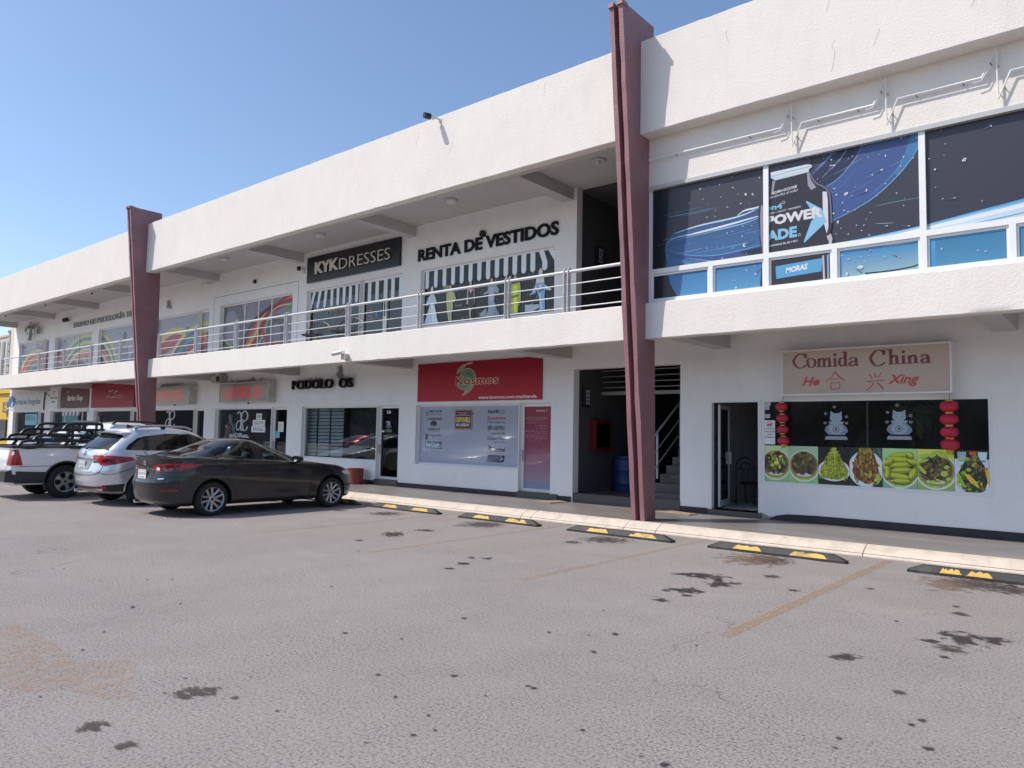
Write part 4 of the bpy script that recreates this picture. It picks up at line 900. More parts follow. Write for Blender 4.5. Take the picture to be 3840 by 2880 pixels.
def d3_(a, cx, cz, w_, h):
    a.poly([(cx+w_*.2, cz+h*.5), (cx+w_*.5, cz+h*.5), (cx+w_*.5, cz+h*.1)], (64, 90, 72)); scatter(a, cx+w_*.36, cz+h*.38, w_*.15, h*.14, 50, [(36, 48, 38), (92, 122, 96), (56, 76, 60)], .01, .03, seed=5)
    a.ell(cx, cz-.03, w_*.54, h*.47, (176, 196, 206), 40); a.ell(cx, cz-.02, w_*.49, h*.42, (204, 216, 222), 40)
    a.poly([(cx-w_*.42, cz-.08), (cx-w_*.3, cz-.2), (cx, cz-.29), (cx+w_*.3, cz-.24), (cx+w_*.41, cz-.1), (cx+w_*.3, cz+.16), (cx+.08, cz+.38), (cx-.06, cz+.37), (cx-w_*.34, cz+.14)], (92, 54, 32))
    q = random.Random(11)
    for i in range(95):
        z = q.uniform(-.27, .36); wd = w_*.40*(1-max(0, z/.42)**1.2); x = q.uniform(-wd, wd); r = q.uniform(.025, .05); t = q.gauss(1.57+x*.9, .4)
        a.ell(cx+x, cz+z, r*1.25, r*.55, (70, 40, 26), 9, t); a.ell(cx+x-.004, cz+z+.004, r*1.12, r*.46, q.choice([(150, 118, 50), (128, 96, 44), (166, 142, 62), (116, 72, 36), (140, 132, 56)]), 9, t)
    scatter(a, cx+w_*.36, cz-.18, .05, .08, 14, [(150, 180, 60), (176, 200, 90)], .015, .035, seed=6)
def d4_(a, cx, cz, w_, h):
    def food(a):
        a.ell(cx, cz-.01, w_*.40, h*.32, (52, 44, 26), 24)
        for x, z, l, r, t in ((0, .22, .17, .05, .1), (-.02, .15, .2, .055, -.05), (.02, .06, .2, .05, .12), (.03, -.03, .18, .05, .08), (-.02, -.13, .22, .055, -.12), (.03, -.21, .15, .045, 0), (-.20, .0, .1, .06, 1.9), (-.19, -.1, .09, .05, 1.4), (.2, -.08, .11, .06, 1.1), (.2, .12, .1, .05, -.3), (-.16, .11, .09, .05, .6), (.16, .23, .07, .05, -.6)):
            a.ell(cx+x, cz+z-.012, l, r*1.1, (58, 60, 18), 12, t); a.ell(cx+x, cz+z, l*.97, r, (122, 132, 36), 12, t); a.ell(cx+x-.01, cz+z+.012, l*.85, r*.55, (164, 176, 50), 12, t)
    bowl(a, cx, cz-.04, w_*.52, food, 3)
def d5_(a, cx, cz, w_, h):
    def food(a):
        scatter(a, cx, cz+.02, w_*.38, h*.31, 110, DRK, .025, .055, seed=12); scatter(a, cx, cz+.04, w_*.38, h*.26, 34, [(112, 90, 44), (88, 66, 40), (60, 84, 48), (130, 120, 50)], .02, .05, seed=13, dirn=(1.2, .8))
        for x, z, l, r, t in ((-.16, .22, .10, .035, .3), (-.03, .25, .07, .04, .8), (.1, .25, .1, .05, -.5), (-.18, .14, .09, .025, .3), (-.2, .0, .1, .03, -.9), (.16, .05, .04, .03, .4), (.12, -.06, .05, .05, .4), (-.05, -.2, .06, .03, .1), (.04, -.17, .05, .02, -.4), (.18, -.14, .04, .03, .3)): a.ell(cx+x, cz+z, l, r, (150, 176, 60), 8, t)
    bowl(a, cx, cz-.02, w_*.53, food, 4)
def d6_(a, cx, cz, w_, h):
    a.rect(cx-w_*.5, cx+w_*.5, cz-h*.5, cz+h*.29, (178, 190, 210)); a.rect(cx-w_*.5, cx+w_*.5, cz+h*.29, cz+h*.5, (26, 30, 30))
    for x, c in ((-.30, (150, 176, 168)), (.26, (176, 198, 202))): a.poly([(cx+x*w_-.05, cz+h*.25), (cx+x*w_+.05, cz+h*.25), (cx+x*w_+.065, cz+h*.46), (cx+x*w_-.065, cz+h*.46)], c); a.ell(cx+x*w_, cz+h*.245, .055, .018, (120, 176, 90) if x < 0 else (120, 130, 130), 10)
    a.poly([(cx-.04, cz+h*.26), (cx+.04, cz+h*.26), (cx+.05, cz+h*.47), (cx-.05, cz+h*.47)], (196, 76, 48))
    a.poly([(cx+w_*.46, cz-.02), (cx+w_*.47, cz-.02), (cx+w_*.40, cz+.2), (cx+w_*.39, cz+.2)], (40, 44, 44))
    a.ell(cx, cz-h*.22, w_*.49, h*.30, (170, 180, 176), 32); a.ell(cx, cz-h*.20, w_*.47, h*.28, (206, 210, 200), 32); a.poly([(cx-w_*.45, cz-.1), (cx-w_*.3, cz-.3), (cx-.05, cz-.4), (cx-w_*.2, cz-.36), (cx-w_*.46, cz-.2)], (190, 160, 66))
    a.poly([(cx-w_*.42, cz-.06), (cx-w_*.3, cz-.28), (cx, cz-.38), (cx+w_*.3, cz-.3), (cx+w_*.43, cz-.08), (cx+w_*.3, cz+.1), (cx+.04, cz+.26), (cx-.06, cz+.24), (cx-w_*.3, cz+.08)], (32, 34, 22))
    q = random.Random(20)
    for i in range(120):
        z = q.uniform(-.34, .24); wd = w_*.42*(1-max(0, z/.3))*(1 if z > -.15 else (1+(z+.15)/.3)); x = q.uniform(-wd, wd); r = q.uniform(.014, .04)
        a.ell(cx+x, cz+z, r, r*q.uniform(.4, .8), q.choice([(92, 140, 40), (52, 100, 36), (150, 160, 50), (30, 34, 22), (90, 52, 32), (120, 84, 40), (36, 66, 34)]), 7, q.uniform(0, 3))
    a.poly([(cx-.11, cz-.05), (cx-.06, cz-.11), (cx+.09, cz-.27), (cx+.05, cz-.17)], (206, 176, 52)); a.poly([(cx-.13, cz-.04), (cx-.05, cz-.05), (cx+.05, cz-.17), (cx+.09, cz-.27), (cx-.04, cz-.18)], (196, 164, 50)); a.poly([(cx+.16, cz+.06), (cx+.22, cz-.0), (cx+.23, cz-.22), (cx+.2, cz-.2)], (190, 160, 48)); a.poly([(cx-.2, cz-.02), (cx-.12, cz-.2), (cx-.1, cz-.27), (cx-.18, cz-.2), (cx-.23, cz-.08)], (112, 170, 44))
for i, (lb, dr_, b0, b1) in enumerate((('food poster of dark stir-fry in a bowl beside the door, leftmost of the row', d0_, (120, 160, 110), (176, 200, 150)), ('food poster of dark brown beef strips in a bowl, second from the door', d1_, (130, 166, 110), (150, 176, 150)), ('food poster of a green rice heap on a black background', d2_, (22, 26, 28), (20, 24, 26)), ('food poster of glazed brown chicken pieces piled on a white plate', d3_, (30, 40, 38), (26, 34, 32)), ('food poster of yellow-green fried rolls stacked in a bowl', d4_, (110, 150, 130), (150, 190, 130)), ('food poster of sliced vegetables and mushrooms in a patterned bowl', d5_, (120, 150, 90), (190, 200, 80)), ('food poster of mixed greens with three drinking glasses behind', d6_, (150, 176, 130), (170, 180, 190)))):
    poster(i, lb, dr_, b0, b1)
# cat stickers, notices
def cat(a, cx, cz, s):
    P = lambda pts: [(cx+x*s, cz+z*s) for x, z in pts]
    A_, Bc, C_ = (150, 166, 178), (118, 140, 156), (92, 112, 128)
    a.poly(P([(-.42, -.5), (.42, -.5), (.46, -.64), (-.46, -.64)]), (150, 156, 166)); a.poly(P([(-.30, -.44), (.34, -.44), (.48, -.28), (.42, -.12), (.26, .02), (-.26, .02), (-.42, -.12), (-.46, -.28)]), Bc)
    a.ell(cx, cz-.2*s, .30*s, .23*s, A_, 20); a.ring(cx, cz-.2*s, .13*s, .12*s, .03*s, C_, 14); a.poly(P([(-.05, -.14), (.05, -.14), (.05, -.26), (-.05, -.26)]), (120, 80, 90) if s > .3 else C_)
    a.poly(P([(-.25, .02), (.26, .02), (.33, .12), (-.31, .12)]), A_); a.ell(cx, cz+.28*s, .25*s, .2*s, A_, 18); a.poly(P([(-.23, .32), (-.22, .56), (-.04, .44)]), A_); a.poly(P([(.22, .32), (.24, .56), (.06, .44)]), A_)
    for x in (-.1, .1): a.stroke(P([(x-.05, .27), (x, .31), (x+.05, .27)]), .02*s, C_)
    a.stroke(P([(-.04, .2), (0, .17), (.04, .2)]), .018*s, C_)
    for x, z in ((-.42, .46), (-.44, .06), (.42, .32), (.42, .06), (-.06, .74)): a.ring(cx+x*s, cz+z*s, .05*s, .04*s, .022*s, (170, 176, 180), 10)
ys = WIN['cc'].location.y+YW+.03
for i, (px, py, lb) in enumerate(((1112, 470, 'pale blue lucky cat sticker on the glass, nearer the restaurant door'), (0, 0, 'pale blue lucky cat sticker in front of the leafy plant'))):
    x, z = fb(px, py) if i == 0 else fc(570, 460); aa = Art(yp, None, 1.1, .0004); cat(aa, x, z, .42); tag(aa.build('cat_sticker', None, FILM), lb, 'sticker', 'cat stickers on the restaurant window')
aa = Art(yp-.002, None, 1.55, .0003); x0, z1_ = fb(222, 418); x1, z0_ = fb(412, 720)
x1 = x0+.20
aa.rect(x0, x1, z0_, z1_, (196, 198, 204)); cx, cz = (x0+x1)/2-.005, z1_-.075
aa.ell(cx-.02, cz-.015, .022, .016, (40, 36, 40), 12); aa.rect(cx+.008, cx+.036, cz-.03, cz+.02, (44, 36, 40)); aa.stroke([(cx+.02, cz+.02), (cx+.03, cz+.045), (cx+.045, cz+.045)], .004, (60, 40, 44)); aa.ring(cx, cz, .055, .055, .011, (176, 60, 62)); aa.stroke([(cx-.04, cz+.038), (cx+.04, cz-.038)], .010, (176, 60, 62))
for k, s in enumerate(('FAVOR DE NO', 'INTRODUCIR', 'COMIDA', 'NI BEBIDAS')):
    zc = z1_-.175-k*.052; wl = .088 if k != 2 else .055; aa.text(s, (x0+x1)/2-wl, (x0+x1)/2+wl, zc, zc+.03, (46, 46, 54), bold=.02)
tag(aa.build('notice', None, PAPER), 'white no outside food notice behind the lantern string by the door', 'sign')
for i, (a0, b0, a1, b1, lb) in enumerate(((203, 170, 297, 238, 'larger faded sticker with a year at the top corner of the restaurant glass'), (210, 240, 283, 287, 'small white label just under the year sticker'), (219, 342, 291, 390, 'small white label above the no food notice'))):
    (x0, z1_), (x1, z0_) = fb(a0, b0), fb(a1, b1); aa = Art(yp, None, 1.3, .0004); aa.rect(x0, x1, z0_, z1_, (176, 176, 180))
    if i == 0: aa.text('2011', x0+.02, x1-.04, z0_+.03, z1_-.02, (130, 130, 138), bold=.01)
    else: aa.stroke([(x0+.01, (z0_+z1_)/2), (x1-.02, (z0_+z1_)/2)], .008, (90, 90, 96))
    tag(aa.build('sticker', None, PAPER), lb, 'sticker')

# lantern strings
LRED = mat('red_lantern_silk', (.50, .018, .05), rough=.5, var=.08, vs=12); GOLD = mat('gold_braid', (.55, .36, .08), rough=.4, metal=.6, var=.3, vs=90)
def lanterns(px, py, reg, n_pts, rx, label):
    ff = Q(reg, YW-.10); cs = [ff(*p) for p in n_pts]; x0, z0 = ff(px, py); t = thing('lantern_string', label, 'lantern', (cs[0][0], YW-.1, z0), 'red lantern strings on the restaurant front')
    MB().tube([(x0+.01, YW-.02, z0+.05), (x0-.005, YW-.06, z0+.035), (x0, YW-.1, z0), (cs[0][0], YW-.1, cs[0][1]+rx*.72)], .004, 6).build('hook', DARKM, t)
    for i, (x, z) in enumerate(cs):
        prof = []; h = rx*.66
        for k in range(25):
            th = -math.pi/2+math.pi*k/24; rr = rx*abs(math.cos(th))**.72; prof.append((max(rr, rx*.42)*(1+.006*(-1)**k), h*math.sin(th)))
        o = MB().lathe(prof, (x, YW-.1, z), 'z', 24).build('lantern', LRED, t, 50)
        for s_ in (-1, 1): MB().lathe([(rx*.40, -.012), (rx*.46, -.008), (rx*.46, .008), (rx*.40, .012)], (x, YW-.1, z+s_*(h+.008)), 'z', 18).build('band', GOLD, o, 40)
    x, z = cs[-1]; tm = MB()
    for k in range(16):
        an = 6.283*k/16; r = rx*.33; tm.tube([(x+r*math.cos(an), YW-.1+r*math.sin(an), z-rx*.70), (x+r*.9*math.cos(an)+random.uniform(-.006, .006), YW-.1+r*.9*math.sin(an), z-rx*1.05-random.uniform(0, .03))], .005, 4)
    tm.build('tassel', mat('yellow_tassel', (.55, .40, .06), .7), t)
lanterns(460, 130, 'B8', [(434, 252), (444, 394), (448, 534), (459, 672)], .108, 'string of four red paper lanterns beside the restaurant door')
lanterns(1200, 100, 'C1', [(1192, 247), (1194, 406), (1196, 566), (1207, 722)], .135, 'string of four red paper lanterns at the far end of the restaurant window')

# restaurant interior: plant, chairs, open door
LEAF = mat('variegated_leaf', (.035, .06, .02), rough=.4, var=.9, vs=45)
LEAFY = mat('yellowing_leaf', (.16, .12, .02), rough=.4, var=.5, vs=30)
def leaf(mb, base, tip, w_, droop, mi=0):
    base, tip = Vector(base), Vector(tip); d = tip-base; side = d.cross(Vector((0, 1, .2))).normalized(); v = []; f = []; n = 8
    for i in range(n+1):
        t = i/n; c = base+d*t+Vector((0, 0, droop*math.sin(math.pi*t))); ww = w_*math.sin(math.pi*min(1, t*.93+.04))**.8
        v += [c-side*ww, c+Vector((0, .015, -.01)), c+side*ww]
    for i in range(n):
        for k in (0, 1): f.append((i*3+k, i*3+k+1, i*3+k+4, i*3+k+3))
    mb.add(v, f, mi)
fp = Q('C1', YW+.5)
bx, bz = fp(740, 300)
pl = thing('potted_plant', 'tall leafy plant with speckled leaves behind the restaurant glass', 'plant', (bx, YW+.5, .25))
MB().tube([(bx+.05, YW+.5, .6), (bx+.02, YW+.5, 1.2), (bx, YW+.5, bz)], [.035, .03, .022], 10).build('trunk', mat('plant_stem', (.12, .09, .05), .7, var=.7, vs=30), pl, smooth=40)
MB().lathe([(.16, 0), (.2, .36), (.18, .36), (.17, .3), (0, .3)], (bx+.05, YW+.5, .25), 'z', 20).build('pot', mat('clay_pot', (.2, .08, .04), .7), pl, 40)
for k, (a_, b_, w_, yy) in enumerate((((730, 300), (980, 340), .075, .0), ((735, 310), (800, 560), .08, .05), ((760, 420), (850, 650), .085, 1), ((760, 330), (1000, 560), .06, .1), ((730, 290), (520, 420), .085, .02), ((730, 270), (640, 560), .08, .08), ((735, 280), (1010, 220), .045, .12), ((730, 260), (860, 190), .04, .15), ((725, 270), (600, 230), .05, .1), ((730, 300), (440, 480), .06, .15))):
    lm = MB(); (xa, za), (xb, zb) = fp(*a_), fp(*b_); leaf(lm, (xa, YW+.5, za), (xb, YW+.46+(yy if yy < 1 else .03), zb), w_, .07); lm.build('leaf', LEAFY if yy == 1 else LEAF, pl, smooth=40)
fp2 = Q('B8', YW+.4); x, z = fp2(1090, 760)
pl2 = thing('potted_plant', 'low leafy plants just showing above the rice poster', 'plant', (x, YW+.4, .25))
MB().lathe([(.12, 0), (.15, .9), (.13, .9), (.12, .84), (0, .84)], (x, YW+.4, .25), 'z', 16).build('pot', _M['clay_pot'], pl2, 40)
for a_, b_ in (((1000, 760), (960, 620)), ((1010, 760), (1075, 605)), ((990, 760), (830, 715)), ((1260, 760), (1190, 625)), ((1300, 760), (1330, 740)), ((1350, 745), (1530, 640)), ((1000, 760), (1030, 640))):
    lm = MB(); (xa, za), (xb, zb) = fp2(*a_), fp2(*b_); leaf(lm, (xa, YW+.4, za-.15), (xb, YW+.36, zb), .045, .02); lm.build('leaf', LEAF, pl2, smooth=40)
fch = Q('S3', YW+1.3)
for i, (px, lb) in enumerate(((1855, 'black arched metal chair seen through the open restaurant door'), (2085, 'second black arched chair, half hidden by the door jamb'))):
    xx, zz_ = fch(px, 50); w_ = .2; t = thing('metal_chair', lb, 'chair', (xx, YW+1.3, .25), 'chairs in the restaurant'); FR = mat('black_chair_frame', (.02, .02, .02), .4)
    arch = [(xx-w_, YW+1.3, .26), (xx-w_, YW+1.3, zz_-.2)] + [(xx-w_*math.cos(k*math.pi/8), YW+1.3, zz_-.2+.2*math.sin(k*math.pi/8)) for k in range(9)] + [(xx+w_, YW+1.3, .26)]
    MB().tube(arch, .016, 8).build('back_frame', FR, t, smooth=40); MB().tube([(xx-.11*math.cos(k*math.pi/8), YW+1.3, zz_-.24+.13*math.sin(k*math.pi/8)) for k in range(9)], .01, 6).tube([(xx-w_, YW+1.3, zz_-.24), (xx+w_, YW+1.3, zz_-.24)], .01, 6).tube([(xx-.06, YW+1.3, zz_-.24), (xx-.06, YW+1.3, .72)], .008, 6).tube([(xx+.06, YW+1.3, zz_-.24), (xx+.06, YW+1.3, .72)], .008, 6).build('backrest', FR, t)
    MB().lathe([(.0, -.03), (.2, -.03), (.22, 0), (.2, .03), (0, .035)], (xx, YW+1.52, .70), 'z', 16, cap=False).build('seat', mat('chair_seat', (.03, .02, .02), .5), t, 40)
    for sx_ in (-.17, .17): MB().tube([(xx+sx_, YW+1.68, .7), (xx+sx_, YW+1.72, .26)], .013, 6).build('leg', FR, t)
a = LOW['ccd']
dw = thing('open_door', 'white framed glass restaurant door standing open inward', 'door', (a[0]+.08, YW+.12, .26))
MB().box(a[0]-.0, a[0]+.05, YW+.0, YW+.1, .25, 2.38).box(a[0]+.05, a[1]-.04, YW, YW+.1, 2.33, 2.38).box(a[1]-.04, a[1], YW, YW+.1, .25, 2.38).build('door_frame', ALU, dw)
dm = MB(); xh = a[0]+.10; yh = YW+T+.01; ang = R(101); L_ = .86
def dpt(s, tck, z): return (xh+s*math.cos(ang)+tck*math.sin(ang), yh+s*math.sin(ang)-tck*math.cos(ang), z)
def dbox(mb, s0, s1, z0, z1, t0=-.02, t1=.02): mb.add([dpt(s0, t0, z0), dpt(s1, t0, z0), dpt(s1, t1, z0), dpt(s0, t1, z0), dpt(s0, t0, z1), dpt(s1, t0, z1), dpt(s1, t1, z1), dpt(s0, t1, z1)], [(0, 1, 2, 3), (7, 6, 5, 4), (0, 4, 5, 1), (1, 5, 6, 2), (2, 6, 7, 3), (3, 7, 4, 0)])
for b_ in ((0, .07, .28, 2.3), (L_-.07, L_, .28, 2.3), (.07, L_-.07, .28, .40), (.07, L_-.07, 2.22, 2.3)): dbox(dm, *b_)
lf = dm.build('door_leaf', ALU, dw); pm = MB(); dbox(pm, .07, L_-.07, .4, 2.22, -.004, .004); pm.build('pane', GLASSD, lf); hm = MB(); dbox(hm, L_-.055, L_-.025, 1.1, 1.35, .02, .06); hm.build('handle', _M['brushed_handle'], lf)
xw = Q('B7', YW+5)(350, 600); tag(MB().box(xw[0]-.16, xw[0]+.14, YW+5.4, YW+5.44, 1.1, 2.7).build('wall_hanging', mat('dark_red_cloth', (.12, .03, .03), .8)), 'dark red hanging on the far wall inside the restaurant', 'hanging')

# ---- Kosmos front: banner, logo window, red door film, available poster
yk = YW-.03; f = Q('K6', yk); A8 = Q('A8', yk)
tl, tr, br_, bl_ = A8(430, 293), A8(1622, 240), A8(1612, 632), A8(416, 656)
t = thing('shop_banner', 'wide red Kosmos banner with green swirl logo and web address', 'sign', ((tl[0]+br_[0])/2, YW, bl_[1]))
a = Art(yk, None, GL); x0, x1, z0, z1 = tl[0], br_[0], bl_[1], (tl[1]+tr[1])/2+.02
cut = A8(1500, 226)
a.poly([(x0, z0), (x1, z0), (x1, z1-.06), (x1-.45, z1+.0), (x0, z1)], (150, 30, 42), (126, 16, 36))
MB().prism_y([(x0, z0), (x1, z0), (x1, z1-.06), (x1-.45, z1), (x0, z1)], yk+.001, YW-.001).build('banner_board', mat('banner_back', (.2, .02, .03), .6), t)
GR, CR = (88, 122, 104), (186, 170, 140)
k8 = lambda pts: smooth_line([f(*p) for p in pts], 4)
def leafy(pts, wd, c=GR):
    P = k8(pts); n = len(P); w1 = [wd*max(.15, math.sin(math.pi*(i+.3)/(n+.2))) for i in range(n)]
    a.stroke(P, [q+.022 for q in w1], CR); a.stroke(P, w1, c)
blob = [f(*p) for p in ((755, 350), (775, 300), (830, 275), (880, 282), (925, 330), (935, 390), (915, 440), (880, 480), (840, 510), (790, 530), (745, 510), (715, 490), (720, 430), (740, 390))]
bs_ = smooth_line(blob+[blob[0]], 4); a.stroke(bs_, .028, CR); a.poly(bs_[:-1], GR)
for p, w_ in (([(710, 340), (730, 290), (780, 240), (850, 212)], .035), ([(720, 330), (760, 280), (810, 240)], .03), ([(845, 218), (870, 206), (905, 200)], .03), ([(935, 390), (925, 450), (890, 510), (850, 560), (800, 575)], .035), ([(930, 430), (900, 480), (860, 530), (800, 560)], .03), ([(770, 602), (800, 590), (830, 578)], .025)): leafy(p, w_)
a.stroke(k8([(820, 335), (850, 330), (880, 350), (910, 385)]), .02, (112, 26, 40))
def put6(s, x0_, y0_, x1_, y1_, c, **k): (xa, za), (xb, zb) = f(x0_, y1_), f(x1_, y0_); a.text(s, xa, xb, za, zb, c, **k)
for dx_, dz_ in ((-.012, 0), (.012, 0), (0, .012), (0, -.012)):
    (xa, za), (xb, zb) = f(697, 478), f(1226, 352); a.text('Kosmos', xa+dx_, xb+dx_, za+dz_, zb+dz_, CR, bold=.035)
put6('Kosmos', 697, 352, 1226, 478, (134, 26, 42), bold=.022)
put6('www.kosmos.com.mx/tienda', 975, 592, 1702, 652, (206, 196, 190), bold=.02)
a.build('banner_print', t, VINYL)
# window film with makers' names
yg = YW+.125; f = Q('K7', yg); k0 = LOW['kos']
a = Art(yg, (k0[0]+.045, k0[1]-.045, k0[2]+.045, k0[3]-.045), GL*.95, .0004)
a.rect(k0[0], k0[1], k0[2], k0[3], (144, 148, 164), (136, 140, 152)); xs_ = f(1275, 600)[0]; a.rect(xs_-.004, xs_+.004, k0[2], k0[3], (150, 154, 168))
K = (28, 30, 42)
def t7(s, x0_, y0_, x1_, y1_, c=K, **k): (xa, za), (xb, zb) = f(x0_, y1_), f(x1_, y0_); a.text(s, xa, xb, za, zb, c, **k)
a.ring(*f(258, 328), .055, .088, .012, K); [a.stroke([f(258, 328), (f(258, 328)[0]+.035*math.cos(q), f(258, 328)[1]+.05*math.sin(q))], .012, K) for q in (0, 1.05, 2.1, 3.14, 4.2, 5.25)]
t7('MEADE', 298, 285, 528, 325, bold=.035); t7('INSTRUMENTS', 294, 342, 526, 374, (60, 62, 76)); t7('CORONADO', 246, 422, 532, 470, bold=.035); a.ell(*f(368, 446), .03, .045, (140, 50, 50), 12)
a.ell(*f(374, 552), .13, .105, K, 20, 0, 0, math.pi); a.stroke([f(312, 556), f(440, 556)], .012, K)
for q in (-46, -18, 18, 46): a.stroke([f(374+q*.6, 566), f(374+q*1.1, 585)], .014, K)
a.stroke([f(375, 560), f(375, 602)], .014, K); t7('ORION', 260, 618, 492, 655, bold=.03); t7('TELESCOPES & BINOCULARS', 262, 666, 490, 678, (80, 82, 96))
(xa, za), (xb, zb) = f(220, 822), f(270, 725); a.rect(xa, xb, za, zb, (34, 34, 44)); t7('Digitalis', 278, 725, 520, 782, (50, 52, 66), bold=.01); t7('EDUCATION SOLUTIONS, INC.', 280, 810, 512, 822, (96, 98, 110))
(xa, za), (xb, zb) = f(218, 990), f(522, 862); a.rect(xa, xb, za, zb, (46, 92, 124)); t7('SeeCoast', 232, 885, 482, 945, (196, 206, 214), bold=.015); t7('Manufacturing Company,', 232, 952, 490, 980, (170, 186, 198)); a.stroke([f(500, 975), f(498, 935)], .012, (196, 206, 214))
t7('co', 1086, 335, 1126, 364, (70, 72, 84), bold=.02)
t7('DaVIS', 1368, 282, 1588, 345, bold=.045, shear=.18); a.stroke([f(1600, 340), f(1622, 284), f(1700, 280), f(1680, 342), f(1600, 342)], .010, K); a.stroke([f(1622, 290), f(1690, 315), f(1610, 338)], .008, (90, 92, 104))
t7('Spectrum', 1365, 395, 1708, 478, (134, 40, 52), bold=.02, shear=.2); t7('Technologies, Inc.', 1363, 488, 1708, 532, bold=.01, shear=.2)
a.poly([f(1374, 575), f(1445, 568), f(1442, 640), f(1410, 660), f(1374, 645)], K); a.stroke([f(1428, 590), f(1392, 594), f(1390, 615), f(1424, 612), f(1420, 638), f(1388, 640)], .013, (140, 144, 160))
t7('CAMPBELL', 1460, 578, 1690, 606, bold=.03, shear=.2); t7('SCIENTIFIC', 1458, 616, 1690, 648, bold=.03, shear=.2)
for i, c in enumerate(((60, 100, 130), (50, 120, 120), (80, 110, 100), (150, 80, 80), (140, 90, 90), (70, 70, 90))): (xa, za), (xb, zb) = f(1458+i*39, 736), f(1490+i*39, 698); a.rect(xa, xb, za, zb, c)
(xa, za), (xb, zb) = f(1362, 828), f(1412, 768); a.rect(xa, xb, za, zb, (52, 92, 140)); a.stroke([f(1362, 800), f(1412, 790)], .012, (130, 150, 180)); t7('Global Water', 1420, 772, 1700, 835, (52, 54, 70)); t7('a xylem brand', 1466, 862, 1696, 900, (66, 90, 128))
a.poly([f(*p) for p in ((1360, 1030), (1390, 990), (1395, 960), (1368, 945), (1400, 938), (1430, 960), (1448, 978), (1440, 1010), (1436, 1050), (1424, 1080), (1420, 1030), (1405, 1005), (1385, 1015))], K); t7('Kestrel', 1458, 975, 1692, 1048, bold=.02, shear=.15)
a.poly([f(*p) for p in ((1388, 1112), (1670, 1122), (1686, 1140), (1668, 1240), (1640, 1250), (1372, 1236), (1358, 1218), (1376, 1120))], K); a.poly([f(*p) for p in ((1378, 1140), (1600, 1142), (1604, 1122), (1672, 1190), (1590, 1238), (1596, 1216), (1366, 1212))], (128, 132, 150)); t7('WAGNER', 1378, 1148, 1612, 1206, bold=.04, shear=.15); t7('INSTRUMENTS', 1378, 1222, 1560, 1238, (128, 132, 150))
a.build('pane', WIN['kos'], print_mat('gloss_film', .2, .5))
yq = yg-.012; f = Q('K7', yq); a = Art(yq, None, GL, .0004)
(xa, za), (xb, zb) = f(758, 640), f(1088, 268); a.rect(xa, xb, za, zb, (150, 112, 62)); a.rect(xa+.025, xb-.03, za+.03, zb-.03, (62, 44, 74), (44, 34, 62))
t7('PLAZA MIRADOR', 810, 322, 1028, 343, (176, 132, 84), bold=.02); t7('DEL SUR', 866, 350, 972, 370, (176, 132, 84), bold=.02); a.stroke([f(785, 381), f(1050, 381)], .008, (170, 168, 180)); t7('DISPONIBLE', 782, 412, 1052, 508, (206, 166, 66), bold=.03); t7('811 22722 91', 796, 534, 1024, 582, (206, 204, 214), bold=.03)
tag(a.build('available_poster', None, PAPER), 'purple and gold DISPONIBLE poster on the Kosmos window', 'poster')
d = LOW['kosd']; a = Art(yg, (d[0]+.075, d[1]-.075, d[2]+.075, d[3]-.075), GL, .0004); f = Q('K6', yg)
zm = (d[2]+d[3])/2; a.rect(d[0], d[1], zm, d[3], (118, 52, 70), (112, 24, 42)); a.rect(d[0], d[1], d[2]+.25, zm, (140, 122, 136), (118, 52, 70)); a.rect(d[0], d[1], d[2], d[2]+.25, (116, 126, 144))
def r6(s, x1_, y0_, y1_, l, c=(196, 176, 182), **k): (xb, za), (_, zb) = f(x1_, y1_), f(x1_, y0_); a.text(s, xb-l, xb, za, zb, c, **k)
r6('LOCAL 7', 1838, 785, 808, .34, bold=.02)
for s, y, l in (('SERVICIO SOLO EN LINEA:', 875, .62), ('Tels. 81 0298.9716 y 17', 906, .58), ('ventas@kosmos.com.mx', 938, .60), ('81 1555.2079', 974, .36), ('81 1555.3171', 1010, .34), ('logistica@kosmos.com.mx', 1042, .66), ('81 8210.2394', 1072, .36), ('soporte@kosmos.com.mx', 1105, .64), ('81 1002.4311', 1134, .36)): r6(s, 1834, y, y+19, l, (170, 130, 142))
a.build('pane', WIN['kosd'], _M['gloss_film'])

# ---- foot clinic: burnt channel letters, blind, door lettering
f = Q('A7', YW)
xa, za = f(1248, 645); xb, _ = f(1800, 625); z1 = f(1300, 560)[1]
t = thing('channel_letter_sign', 'blackened raised PODOLO OS letters with a gap, on the wall', 'sign', (xa, YW, 2.9))
letters('PODOLO  OS', f(1248, 645)[0], f(1800, 625)[0], 2.925, 3.215, YW-.06, .09, LETK, t, bold=.012, wob=.006)
SOOT = stain_mat('soot_stain', (.06, .055, .05), .55, 3, .95)
def wall_stain(cx, cz, rx, rz, m, y=YW-.004, parent=None):
    n = 20; o = MB().add([(math.cos(2*math.pi*k/n), 0, math.sin(2*math.pi*k/n)) for k in range(n)], [tuple(range(n))]).build('wall_stain', m); o.parent = bld; o.scale = (rx, 1, rz); o.location = Vector((cx, y, cz))-bld.location; return o
wall_stain(*f(1662, 495), .28, .34, SOOT); wall_stain(*f(1450, 560), 1.0, .16, stain_mat('faint_soot', (.12, .11, .105), .4, 4, .95), YW-.005); wall_stain(*f(1720, 560), .35, .25, _M['faint_soot'], YW-.006)
k0 = LOW['pod']; fa = Q('A3', YW+.3)
bt = thing('window_blind', 'white slatted blind behind the foot clinic window', 'blind', (k0[0]+.9, YW+.3, 1.6)); BLM = mat('white_blind_slat', (.62, .66, .68), .5, var=.1)
xsb = [fa(x, 250)[0] for x in (1600, 1712, 1728, 1824, 1838, 1945)]; base = None
